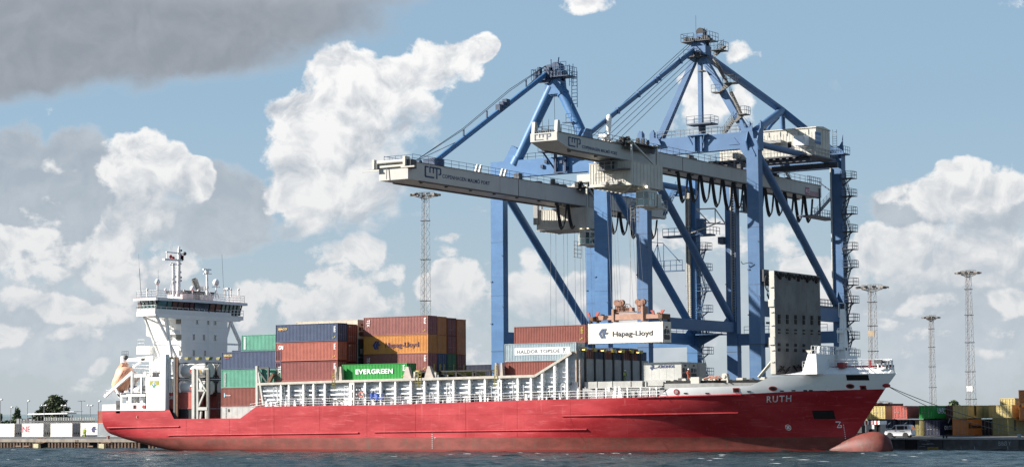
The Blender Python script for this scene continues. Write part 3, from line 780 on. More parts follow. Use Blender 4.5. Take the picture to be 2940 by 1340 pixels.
# hatch cover standing on end
XH0, XH1 = 84.35, 85.0
hc = MB(); hc.box(XH0, 3.0, 10.5, XH1, 17.75, 24.75)
HEND = mat('upended cover steel', (.185,.18,.17), rough=.6, var=.3, scale=.45, streak=.95, streak_c=(.14,.10,.075), stretch=.09, spots=.5)
cov = hc.build('upright_hatch_cover', HEND, ship)
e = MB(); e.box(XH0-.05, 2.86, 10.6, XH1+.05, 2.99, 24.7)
for z in (12.2, 13.8, 15.6, 17.2, 19.0, 20.6, 22.4): e.box(XH0+.1, 2.72, z, XH1-.1, 2.86, z+.10)
for z in (14.6, 19.8): e.box(XH0-.15, 2.66, z, XH1+.06, 2.86, z+1.0)
e.build('cover_edge', CREAM, cov)  # sunlit edge put into the colour: pale strip against the dark cover face
PAD = mat('black lashing pad', (.02,.017,.015), rough=.8, var=.3)
for cy, cys in ((860, (345, 368)), (0, (412,)), (1, (455,))): pass
for gx in (268, 314, 361, 407, 452, 494):
    for gyv, hh in ((328, 22), (356, 26), (402, 9), (420, 7), (486, 16), (515, 18), (338, 4)):
        p = PX(2100+gx/1.956, 740+(gyv+ (gx-268)*.035)/1.956, XH1+.03)
        if 3.1 < p.y < 17.5:
            hh_ = hh/1.956/21.5*1.0
            g = MB(); g.box(XH1+.005, p.y-.33, p.z-hh_/2, XH1+.09, p.y+.33, p.z+hh_/2); g.build('lashing_pad', PAD, cov)
mb = MB(); random.seed(9)
for i in range(42):
    y = 3.2+i*.34; mb.tube((XH1+.1, y, 24.15+.25*sin(i*1.7)+random.random()*.25), (XH1+.1, y+.42, 24.1+.25*sin(i*1.7+1.5)+random.random()*.2), .09+random.random()*.05, 5)
for i in range(5): mb.tube((XH1+.12, 4.6+i*2.9, 23.7), (XH1+.12, 4.6+i*2.9+.5, 24.4), .22, 6)
for i in range(26):
    y = 3.3+random.random()*13.8; mb.tube((XH1+.1, y, 10.7+random.random()*1.3), (XH1+.1, y+1.2, 10.7+random.random()*1.6), .09, 5)
mb.build('cover_gear', mat('rusty black gear', (.045,.032,.025), rough=.8, var=.4, scale=4), cov)
# forecastle: breakwater house, railings, mast, winches
mb = MB()
mb.add([(88.9,2.9,10.5),(91.2,2.9,10.5),(91.2,17.2,10.5),(88.9,17.2,10.5),(89.7,3.3,13.25),(90.9,3.3,13.25),(90.9,16.8,13.25),(89.7,16.8,13.25)], [(0,3,2,1),(4,5,6,7),(0,1,5,4),(1,2,6,5),(2,3,7,6),(3,0,4,7)])
mb.build('breakwater', WHITE2, ship)
mb = MB(); mb.rail([(90.2,3.4,13.2),(90.2,16.5,13.2)], h=1.15, step=1.1, r=.05, rails=(1,.5)); mb.rail([(90.9,3.4,13.2),(90.9,16.5,13.2)], h=1.15, step=1.1, r=.04, rails=(1,.5))
for y in (5.2, 7.1, 9.3, 11.2): mb.prism([(y-.35, 13.2), (y+.35, 13.2), (y+.15, 14.3), (y-.15, 14.3)], 'x', 90.3, 90.6)
mb.build('forecastle_railing', WHITE, ship)
fm = MB(); fm.beam((92.0, 10.0, 11.5), (91.9, 10.0, 19.5), 1.35, 1.1, up=(1,0,0), w2=.55, h2=.5)
fmast = fm.build('foremast', WHITE2, ship)
g = MB(); g.box(91.4,9.0,16.2,92.2,9.75,16.6); g.box(91.3,8.9,13.9,92.2,9.5,14.2); g.box(91.7,10.2,16.6,92.5,11.0,16.9); g.build('mast_bracket', WHITE2, fmast)
g = MB()
for z, w in ((14.9, 1.7), (18.4, 1.2)): g.path([(91.9,10-w,z),(91.9,10-w,z+1.9),(91.9,10+w*.7,z+1.9),(91.9,10+w*.7,z),(91.9,10-w,z)], .05, 5)
g.ladder((92.3,10.2,12),(92.2,10.2,19.3), w=.4, side=(0,1,0)); g.build('mast_rail', WHITE, fmast)
g = MB(); g.cbox(91.9,9.9,19.75,.25,.25,.5); g.cbox(92.3,9.8,14.0,.3,.5,.35); g.build('navigation_light', DARK, fmast)
mb = MB(); mb.box(92.3, 7.0, 11.4, 93.2, 8.3, 12.1); mb.box(96.0,9.2,11.5,96.25,9.4,12.4); mb.build('anchor_windlass', REDPAINT, ship)
mb = MB(); mb.box(96.9,8.8,12.0,98.0,10.6,12.4); mb.tube((97,9,11.4),(97,9,12),.06,5); mb.tube((97.9,10.4,11.4),(97.9,10.4,12),.06,5); mb.build('bow_locker', IRON, ship)
mb = MB(); p = PY(2322, 1014, 4); mb.prism([(p.x-.1, p.z), (p.x+.1, p.z), (p.x+.45, p.z+.45), (p.x-.45, p.z+.45)], 'y', 4, 4.5); mb.build('bow_horn', CREAM, ship)
# ================================================================ superstructure aft
XF = -24.2
tower = MB()
ty0, ty1 = 5.2, 16.9
tower.prism([(-29.9, 14.8), (XF-1.2, 14.8), (XF, 14.8), (XF, 22.2), (-31.9, 22.2), (-31.9, 19.0), (-30.4, 18.6)], 'y', ty0, ty1)
tower.box(-30.6, 4.6, 9.4, XF, 17.4, 14.79)
tw = tower.build('bridge_tower', WHITE, ship)
mb = MB()
for z in (15.2, 17.7, 19.6, 20.3, 22.0): mb.box(XF, ty0-.02, z, XF+.03, ty1+.02, z+.05)
mb.box(XF, ty0, 18.0, XF+.015, ty0+.04, 22); mb.box(XF, 11.9, 15, XF+.04, 12.0, 22.2)
mb.build('deck_seam', WHITE2, tw)
# cabin windows, front (towards the bow) and side
def window_x(px, py, w=.46, h=.95):
    p = PX(px, py, XF+.02); g = MB()
    g.box(XF, p.y-w/2-.09, p.z-h/2-.09, XF+.06, p.y+w/2+.09, p.z+h/2+.09); o = g.build('window', WHITE2, tw)
    g = MB(); g.box(XF+.05, p.y-w/2, p.z-h/2, XF+.07, p.y+w/2, p.z+h/2); g.build('pane', GLASS, o)
for cx_, cy_ in ((1212,272),(1421,283),(1549,290),(1149,567),(1337,575),(1549,583),(1149,863),(1359,870)): window_x(380+cx_/6.52, 880+cy_/6.52)
def window_y(px, py, w=.7, h=.85, y=ty0):
    p = PY(px, py, y-.02); g = MB()
    g.box(p.x-w/2-.1, y-.07, p.z-h/2-.1, p.x+w/2+.1, y, p.z+h/2+.1); o = g.build('window', WHITE2, tw)
    g = MB(); g.box(p.x-w/2, y-.085, p.z-h/2, p.x+w/2, y-.065, p.z+h/2); g.build('pane', mat('curtained cabin glass', (.22,.22,.19), rough=.25), o)
for cx_, cy_, w in ((645,290,.75),(845,270,.55),(893,270,.55),(722,580,.6),(847,570,.6),(898,568,.6),(898,865,.65)): window_y(380+cx_/6.52, 880+cy_/6.52, w)
# outside landings on the near side of the tower
g = MB()
g.box(-26.6, 4.0, 19.0, XF-.3, ty0, 19.6); g.rail([(-27.3, 4.0, 19.6), (XF-.4, 4.0, 19.6)], h=1.05, step=.8, r=.035)
g.box(-26.5, 3.8, 14.7, XF, 4.6, 15.0); g.rail([(-33.0, 4.4, 17.2), (-31.6, 4.4, 17.2)], h=1.1, step=.5, r=.035); g.box(-33.2, 4.3, 15.9, -30.2, 6.5, 17.2)
g.rail([(-33, 4.4, 9.6), (-30, 4.4, 9.6)], h=1.05, step=1.0, r=.04)
g.build('side_landing', WHITE, ship)
g = MB(); g.add([(-24.25,5.15,22.0),(-24.25,3.4,22.0),(-24.25,5.15,15.2)],[(0,1,2)])
# bridge wing deck from side to side
g = MB(); wy0, wy1 = -1.2, 20.9
g.box(-28.2, wy0, 21.85, XF+.15, wy1, 22.15); g.prism([(-1.2, 22.1), (-.2, 21.6), (4, 21.5), (16, 21.5), (20, 21.6), (20.9, 22.1)], 'x', XF-2.2, XF+.1)
g.build('wing_deck', WHITE, ship)
g = MB()
g.box(-28.2, wy0, 22.15, XF+.15, wy0+.08, 23.0); g.box(XF+.07, wy0, 22.15, XF+.15, 17.7, 23.0); g.box(XF+.07, 17.7, 22.15, XF+.15, wy1, 22.5)
g.build('wing_bulwark', WHITE2, ship)
g = MB(); g.rail([(-28.2, wy0, 22.6), (XF+.12, wy0, 22.6)], h=.95, step=.9, r=.04, rails=(1, .5)); g.rail([(XF+.12, wy0, 22.6), (XF+.12, 17.5, 22.6)], h=.75, step=1.3, r=.04, rails=(1,)); g.rail([(XF+.12, 17.7, 22.5), (XF+.12, wy1, 22.5), (-26, wy1, 22.5)], h=1.0, step=.9, r=.04, rails=(1, .5))
g.build('wing_railing', WHITE, ship)
# struts under the wings
g = MB()
g.beam((XF-.15, -.6, 21.8), (XF-.6, 4.9, 15.0), .30, .40); g.beam((-27.4, -.2, 21.8), (-27.0, 4.5, 13.0), .35, .35); g.beam((XF-.3, 1.9, 21.6), (XF-.3, 3.8, 11.6), .42, .5)
g.beam((-27.6, .2, 21.7), (-26.9, 5.3, 20.1), .2, .3); g.beam((-27.2, 1.8, 17.4), (-25.2, 5.2, 19.9), .14, .14); g.beam((-27.2, 1.9, 17.3), (-24.6, 5.2, 14.6), .12, .12); g.beam((-27.4, 2, 17.3), (XF-.4, 5.2, 17.2), .14, .16)
g.beam((XF-.3, 17.9, 21.7), (XF-.3, 20.6, 17.9), .45, .45); g.beam((XF-.3, 20.6, 18.1), (XF-.3, 20.6, 12.5), .5, .5); g.beam((XF-.3, 18.1, 21.6), (XF-.3, 16.7, 18.2), .3, .3)
g.beam((XF-.3, 16.8, 17.7), (XF-.3, 20.5, 17.7), .3, .3); g.beam((XF-.3, 16.8, 16.2), (XF-.3, 18.4, 13.6), .4, .4)
g.build('wing_strut', WHITE, ship)
# wheelhouse: outward-leaning glazing between posts
zb, zt = 22.6, 24.35
wh = MB(); y0, y1 = -.55, 20.3
wh.box(-27.6, y0+.3, 22.15, XF-.3, y1-.3, zb); wh.build('wheelhouse_base', DARK, ship)
inner = MB(); inner.box(-29.6, .6, 22.2, XF-1.8, 19.4, 24.3); inner.build('wheelhouse_core', mat('brown bridge interior', (.07,.04,.035), var=.3, scale=.6), ship)
cuts = [y0+(y1-y0)*f for f in (0, .11, .17, .235, .30, .365, .42, .60, .675, .75, .80, .85, .90, .95, 1.0)]
bulge = lambda y: .55*max(0, 1-((y-11.5)/9.0)**2)
glz = MB()
for i in range(len(cuts)-1):
    a, b_ = cuts[i], cuts[i+1]; xa, xb = XF-.35+bulge(a)*.6, XF-.35+bulge(b_)*.6
    g = MB(); g.add([(xa, a+.1, zb), (xb, b_-.1, zb), (xb+.42, b_-.08, zt), (xa+.42, a+.08, zt)], [(0,1,2,3)])
    o = g.build('bridge_window', GLASS_G if i in (0, 1, 9, 10, 11, 12, 13) else (GLASS if i in (6,) else mat('red brown reflecting glass', (.12,.035,.03), rough=.12, var=.4, scale=.8, spec=.8)), ship)
    g = MB(); g.beam((xa+.02, a, zb), (xa+.44, a, zt), .16, .2, up=(1, 0, 0)); g.build('window_post', DARK, ship)
g = MB(); g.beam((XF-.33, y1, zb), (XF+.09, y1+.2, zt), .16, .2, up=(1,0,0)); g.build('window_post', DARK, ship)
for i in range(4):                                        # near side windows of the wing
    xa, xb = -27.7+i*.84, -27.7+(i+1)*.84
    g = MB(); g.add([(xa+.06, y0+.2, zb), (xb-.06, y0+.2, zb), (xb-.06, y0-.25, zt), (xa+.06, y0-.25, zt)], [(0,1,2,3)]); g.build('bridge_window', GLASS_G, ship)
    g = MB(); g.beam((xa, y0+.2, zb), (xa, y0-.25, zt), .12, .12); g.build('window_post', DARK, ship)
rf = MB(); poly = [(-28.6, y0-1.0), (XF+.5, y0-.65), (XF+.6, 5)]+[(XF+.6+.5*sin(pi*k/8), 5+12*k/8) for k in range(1, 8)]+[(XF+.6, 17), (XF+.55, y1+1.2), (-28.2, y1+.6)]
rf.prism(poly, 'z', zt, zt+.42); rf.build('wheelhouse_roof', LGREY, ship)
rf = MB(); rf.prism([(x-.15 if x > -28 else x+.15, y) for x, y in poly], 'z', zt+.42, zt+.47); rf.build('roof_edge', mat('roof edge red', (.45,.10,.09)), ship)
zr = zt+.47
g = MB(); g.rail([(-28.3, y0-.6, zr), (XF+.2, y0-.5, zr), (XF+.3, 5, zr), (XF+.6, 11, zr), (XF+.3, 17, zr), (XF+.2, y1+.8, zr), (-28, y1+.4, zr)], h=1.15, step=1.1, r=.035, rails=(1, .66, .33)); g.build('roof_railing', WHITE, ship)
# funnel block behind
fy0, fy1 = PX(524, 840, -27.2).y, PX(612, 840, -27.2).y
fun = MB(); fun.box(-30.5, fy0, zr-1, -27.2, fy1, 26.1); fu = fun.build('funnel', WHITE, ship)
g = MB(); g.box(-30.7, fy0-.2, 26.1, -27.0, fy1+.2, 26.55); g.build('funnel_cap', DARK, fu)
g = MB(); p0, p1 = PX(567, 829, -28.6), PX(557, 801, -28.6); g.tube(p0, p1, .52, 14, r2=.56); g.tube(p1, p1+(p1-p0)*.01, .44, 14, mi=1); g.build('exhaust_pipe', [GALV, MBLACK], fu)
g = MB(); 
for px in (577, 582, 588): q = PX(px, 822, -28.2); g.tube(q-Vector((0,0,.7)), q, .22, 10)
g.build('exhaust_pipe', WHITE, fu)
# signal mast with yards, radar, lights and domes
def at(px, py, x=-26.0): return PX(px, py, x)
ms = MB()
b0, t0 = at(512, 850), at(514, 715); ms.tube(b0, t0, .36, 10, r2=.26)
b1, t1 = at(499, 850), at(498, 755); ms.tube(b1, t1, .22, 8)
ms.ladder(at(505, 850), at(504, 762), w=.45, side=(0,1,0), step=.4, r=.03)
ms.beam(at(477, 723), at(533, 729), .18, .18); ms.beam(at(470, 744), at(520, 747), .5, .3); ms.tube(at(514, 715), at(515, 708), .16, 8)
for a, b_ in (((498, 790), (484, 848)), ((498, 800), (489, 848)), ((479, 724), (479, 742)), ((490, 755), (508, 757)), ((487, 760), (512, 760))): ms.tube(at(*a), at(*b_), .07, 5)
ms.tube(at(494, 702), at(494, 720), .03, 4); ms.tube(at(490, 708), at(490, 722), .025, 4)
mast = ms.build('signal_mast', WHITE, ship)
g = MB()
for px, py, r_ in ((530, 728, .33), (520, 719, .2), (518, 781, .18), (519, 796, .2), (519, 805, .18), (505, 794, .15), (505, 809, .15), (519, 757, .14)): q = at(px, py); g.ball(q, r_, r_, r_, 8, 5)
g.build('signal_light', IRON, mast)
g = MB(); g.beam(at(516, 736), at(526, 742), .1, .9); g.beam(at(519, 744), at(526, 740), .1, .7); g.beam(at(488, 733), at(492, 740), .1, .6); g.ball(at(497, 740), .3, .3, .25)
tag(g.build('signal_flag', mat('red signal flag', (.50,.06,.05), var=.3, scale=3)), 'small red flag on the yard of the ship bridge mast', 'flag')
rm = MB(); rm.tube(at(596, 855), at(594, 785), .25, 8, r2=.16); rm.beam(at(584, 785), at(607, 786), .2, .14); rm.beam(at(583, 773), at(605, 774), .28, .24); rm.ball(at(594, 780), .38, .38, .4)
for dx in (-10, 11): rm.tube(at(596, 815), at(596+dx, 856), .06, 5)
rm.build('radar_mast', WHITE, ship)
g = MB()
for px, py, r_, h_ in ((620, 811, .55, .62), (452, 809, .42, .5), (553, 828, .45, .45)): q = at(px, py); g.ball(q, r_, r_, h_, 12, 8); g.tube(q, q-Vector((0,0,2.6 if r_ > .5 else 2.2)), .1, 6)
for px, py in ((654, 829),): q = at(px, py); g.tube(q-Vector((0,0,.15)), q+Vector((0,0,.2)), .5, 10, r2=.3); g.tube(q, q-Vector((0,0,2)), .08, 6)
g.beam(at(609, 823), at(631, 824), .12, .12)
for px in (423, 645, 663, 685, 475): g.tube(at(px, 852), at(px, 832), .12 if px != 475 else .07, 6); g.ball(at(px, 831), .2, .2, .25, 8, 5)
for dx in (-8, 9): g.tube(at(620, 830), at(620+dx, 856), .07, 5)
g.build('satellite_dome', WHITE, ship)
g = MB(); g.tube(at(405, 848), at(400, 770), .05, 4); g.tube(at(400, 770), at(398, 730), .02, 4); g.tube(at(643, 850), at(637, 730), .035, 4); g.tube(at(456, 840), at(454, 775), .025, 4); g.build('whip_antenna', GREY, ship)
g = MB(); g.box(XF-2.5, 11.6, zr, XF-2.0, 12.2, zr+1.2); g.ball(at(571, 834), .3, .3, .3); g.ball(at(529, 835), .22, .22, .25); g.build('search_light', GALV, ship)
# ================================================================ poop: side plating with openings, decks, davit ramp
YS = -1.18
def pz(px, py, y=YS): q = PY(px, py, y); return q.x, q.z
x0 = -35.6; x1 = pz(474, 1100)[0]; z0 = 6.55
zc = pz(330, 1160)[1]
sp_ = MB()
xw0, zw1 = pz(377, 1137.6); xw1, zw0 = pz(420, 1156.4); xv0 = pz(351, 1140)[0]; xv1 = pz(369, 1140)[0]
ztop2 = pz(400, 1127.7)[1]; ztop3 = pz(440, 1079)[1]; xr = pz(418, 1100)[0]; xp = pz(460, 1100)[0]; ztop4 = pz(465, 1017)[1]
T = .1
def pl(a, za, b_, zb_): sp_.box(a, YS, za, b_, YS+T, zb_)
pl(x0, z0, pz(334, 1160)[0], zc); pl(pz(345, 1160)[0], z0, xw0-.0, zw0); pl(xw0, z0, xw1, zw0); pl(xw1, z0, xr, ztop2); pl(pz(362, 1130)[0], zw1, xw1, ztop2)
pl(xr, z0, xp, ztop3); pl(pz(369, 1130)[0], zw0, xw0, zw1); pl(pz(345, 1160)[0], zw0, xv0, zw1-.15); sp_.box(xp, YS-.05, z0, x1+.1, YS+.9, ztop4)
sp_.box(xr, YS, ztop3-.12, xp, YS+4.5, ztop3); sp_.box(pz(362,1130)[0], YS, ztop2-.12, xr, YS+6, ztop2)
plate = sp_.build('poop_side', WHITE, ship)
g = MB(); g.box(-35.4, 0.2, 6.6, -22.2, 20, 6.75); g.box(-31.5, 3.5, 6.75, -24, 17.5, 9.5); g.build('poop_deck', LGREY, ship)
g = MB(); g.beam((x0, YS-.03, 6.6), (x1+.1, YS-.03, 6.6), .12, .14); g.build('poop_ledge', WHITE, ship)
REDF = mat('fairlead red', (.42,.03,.03))
def ring_on(px, py, w, h, poly, mt, nm, d=.04):
    q = PY(px, py, YS); g = MB(); f = [Vector((q.x+u*w, YS-d, q.z+v*h)) for u, v in poly]; k = len(f)
    g.add(f+[c+Vector((0, d, 0)) for c in f], [tuple(range(k))]+[(i, i+k, (i+1) % k+k, (i+1) % k) for i in range(k)]); return g.build(nm, mt, ship)
sq = [(-.5,-.5),(.5,-.5),(.5,.5),(-.5,.5)]
ring_on(413, 1167, .75, .62, circ, REDF, 'fairlead'); ring_on(387, 1167, .7, .62, sq, REDF, 'mooring_port'); ring_on(387, 1167, .3, .5, sq, MBLACK, 'port_opening', .06)
ring_on(394, 1196, .35, .5, circ, mat('hawse rim', (.55,.25,.2)), 'hawse_hole'); ring_on(395.5, 1196, .2, .42, circ, MBLACK, 'hawse_hole', .06)
ring_on(320, 1176, .9, .12, sq, MBLACK, 'freeing_port')
# emblem panel with a diamond
OL = mat('olive emblem green', (.42,.42,.06)); 
ring_on(443.5, 1098.5, 2.0, .75, sq, OL, 'emblem_panel', .03); ring_on(443.5, 1113, 2.0, .6, sq, WHITE2, 'emblem_panel', .028)
dia = [(0,-.5),(.5,0),(0,.5),(-.5,0)]
ring_on(442.5, 1105, 1.05, 1.3, dia, SIGNW, 'emblem', .045); ring_on(442.5, 1105, .9, 1.1, dia, mat('emblem blue', (.05,.20,.40)), 'emblem', .055)
ring_on(442.5, 1108.2, .62, .5, [(-.5,.1),(0,-.6),(.5,.1),(.25,.35),(0,.1),(-.25,.35)], mat('emblem green', (.08,.38,.12)), 'emblem', .065); ring_on(442.5, 1102.5, .16, .45, circ, SIGNW, 'emblem', .075)
# niche with a coiled hose and reels, black box, railings
g = MB(); a = pz(406.5, 1126); b_ = pz(420, 1090); g.box(a[0], YS+.35, a[1], b_[0]+.1, YS+1.5, b_[1]); g.build('equipment_niche', GREY, ship)
g = MB(); q = PY(414, 1114, YS+.2)
for k in range(3):
    for i in range(10): t1_, t2_ = 2*pi*i/10, 2*pi*(i+1)/10; r_ = .30-.07*k; g.tube((q.x+r_*cos(t1_), q.y, q.z+r_*1.5*sin(t1_)), (q.x+r_*cos(t2_), q.y, q.z+r_*1.5*sin(t2_)), .045, 5, caps=False)
q = PY(339, 1166, YS); g.box(q.x-.45, YS-.02, q.z-1.1, q.x+.45, YS+.6, q.z+.95); g.tube((q.x, YS-.06, q.z), (q.x, YS, q.z+.01), .3, 10); g.build('hose_reel', IRON, ship)
g = MB(); q = PY(450, 1073, YS+.3); g.box(q.x-.75, YS+.1, q.z-.4, q.x+.55, YS+.9, q.z+.4); g.build('deck_box', DARK, ship)
g = MB()
for (ax, ay, bx, by, y) in ((379, 1065, 432, 1068, 0.5), (420, 1078, 460, 1078, YS+.1), (405, 1078, 460, 1080, 3.0)):
    p, q = PY(ax, ay, y), PY(bx, by, y); g.rail([p, q], h=1.1, step=.75, r=.04, rails=(1, .5))
g.rail([(-34.8, YS, 9.2), (-33.6, YS, 9.2)], h=.7, step=.8, r=.03)
g.build('poop_railing', WHITE, ship)
g = MB()
p = PY(352, 1005, 2.0)
q = PY(358, 1160, YS+1); g.box(q.x-.2, 2, q.z-1, q.x+.3, 2.5, 13)
for px in (366, 380, 395): a = PY(px, 1155, 1.0); g.box(a.x-.15, .9, 6.6, a.x+.15, 1.2, 9.2)
g.box(PY(403, 1080, YS+.2).x, YS+.2, ztop2, PY(407, 1080, YS+.2).x, YS+.5, ztop3+.2); g.box(PY(378, 1080, .3).x, .2, ztop2, PY(383, 1080, .3).x, .6, PY(380, 1068, .3).z)
g.box(PY(403,1080,.5).x, YS+.15, ztop3-.1, xp, 5, ztop3+.35)
g.build('poop_pillar', WHITE, ship)
# deck crane with jib, pedestal, lettering
g = MB()
a, b_ = PY(358, 1062, 1.5), PY(356, 1024, 1.5); g.tube(a, b_, .75, 10, r2=.55); g.beam(PY(351, 1060, 1.5), PY(354, 1022, 1.5), .6, .5)
g.beam(PY(360, 1032.5, 1.5), PY(405, 1032, 1.5), .45, .42); g.beam(PY(372, 1032.5, 1.5), PY(441, 1029, 1.5), .5, .55, w2=.6, h2=.95); g.beam(PY(378, 1056, 1.5), PY(405, 1038, 1.5), .3, .3)
crn = g.build('deck_crane', WHITE, ship)
q = PY(404, 1034.8, 1.2); letter('NMF', .62, (q.x, 1.2, q.z), (1,0,0), (0,0,1), DARK, crn, width=.95, bold=.02)
g = MB(); q = PY(361, 1026, 1.4); g.ball(q, .45, .4, .45); g.rail([PY(350, 1024, 1.6), PY(368, 1023, 1.6)], h=.9, step=.5, r=.035); g.tube(PY(360, 1026, 1.5), PY(438, 1022, 1.5), .03, 4); g.build('crane_winch', IRON, crn)
# launching ramp for the free-fall boat
g = MB()
for y in (-1.0, 2.2):
    a, b_ = PY(301, 1138, y if y < 0 else YS), PY(379, 1067, YS)
    a = Vector((a.x, y, a.z)); b_ = Vector((b_.x, y, b_.z)); g.beam(a, b_, .36, .42); g.beam(a, (a.x+.25, y, 9.2), .3, .35); g.beam((b_.x-.1, y, b_.z), (b_.x-.1, y, ztop2), .34, .34)
    c_ = a.lerp(b_, .37); g.beam(c_, c_+Vector((1.1, 0, -1.5)), .3, .35); g.beam(c_+Vector((1.0, 0, -1.4)), c_+Vector((3.4, 0, -1.4)), .3, .3); g.beam(c_+Vector((1.2, 0, -1.5)), (c_.x+.6, y, 9.3), .3, .3)
g.beam(PY(345, 1130, .5), PY(362, 1136, .5), .8, .8)
g.build('boat_ramp', WHITE, ship)
# the boat itself: closed capsule with canopy, keel and hatch
lb = thing('lifeboat', 'peach orange enclosed free-fall lifeboat tilted on its white stern ramp', 'lifeboat', (-32, .6, 10))
ORG = mat('sun faded lifeboat orange', (.72,.36,.23), rough=.45, var=.10, scale=.8, fade=.4, fade_c=(.78,.52,.36), streak=.2, streak_c=(.45,.2,.12), stretch=1)
a, b_ = PY(335, 1121, .6), PY(370, 1061, .6); ax = (b_-a); L = ax.length*1.2; a = a-ax*.08; ax.normalize(); up = Vector((-ax.z, 0, ax.x)); sdv = Vector((0, 1, 0))
vs = []; fs = []; ns, nr = 18, 14
for i in range(ns+1):
    u = i/ns; r_ = max(.04, (1-abs(2*u-1)**3.0)**.6)
    top = 1.55*r_*(1.0+.35*max(0, 1-abs(u-.72)/.28)); bot = 1.35*r_; wd = 1.45*r_
    for k in range(nr):
        t = 2*pi*k/nr; h_ = sin(t); vs.append(a+ax*(u*L)+up*(h_*(top if h_ > 0 else bot))+sdv*(cos(t)*wd))
for i in range(ns):
    for k in range(nr): fs.append((i*nr+k, i*nr+(k+1) % nr, (i+1)*nr+(k+1) % nr, (i+1)*nr+k))
g = MB(); g.add(vs, fs, 0, True); g.build('boat_shell', ORG, lb)
g = MB(); c_ = a+ax*(L*.78)+up*1.35; g.beam(c_-ax*.9, c_+ax*.9, 1.5, .7, up=up, h2=.5); g.build('conning_cabin', ORG, lb)
g = MB(); g.beam(a+ax*(L*.06)-up*.2+sdv*-1.3, a+ax*(L*.9)-up*.2+sdv*-1.36, .12, .14, up=up); g.beam(a+ax*(L*.15)-up*1.1, a+ax*(L*.85)-up*1.1, .3, .35, up=up); g.build('fender_strip', mat('dull red strip', (.40,.12,.10)), lb)
g = MB(); q = a+ax*(L*.40)+up*1.28; g.beam(q, q+ax*.5, .3, .15, up=up); q = a+ax*(L*.66)+up*1.45; g.beam(q, q+ax*.3, .3, .3, up=up); g.build('boat_hatch', DARK, lb)
g = MB(); g.path([PY(375, 1085, 1.5), PY(372, 1110, 1.5)], .1); q = PY(382, 1117, .2); g.ball(q, .85, .7, .62, 10, 7); 
tag(g.build('covered_winch', mat('navy canvas', (.03,.05,.17), var=.3, scale=2)), 'dark blue canvas covered lump on the poop deck below the lifeboat', 'covered winch')
g = MB(); q = PY(395, 1119, .2); g.tube(q-Vector((.8,0,0)), q+Vector((.6,0,0)), .5, 12); g.ball(q+Vector((-.8,0,0)), .25, .5, .5); g.ball(q+Vector((.6,0,0)), .25, .5, .5)
tag(g.build('life_raft_canister', WHITE), 'white life raft canister beside the blue canvas cover on the poop', 'life raft')
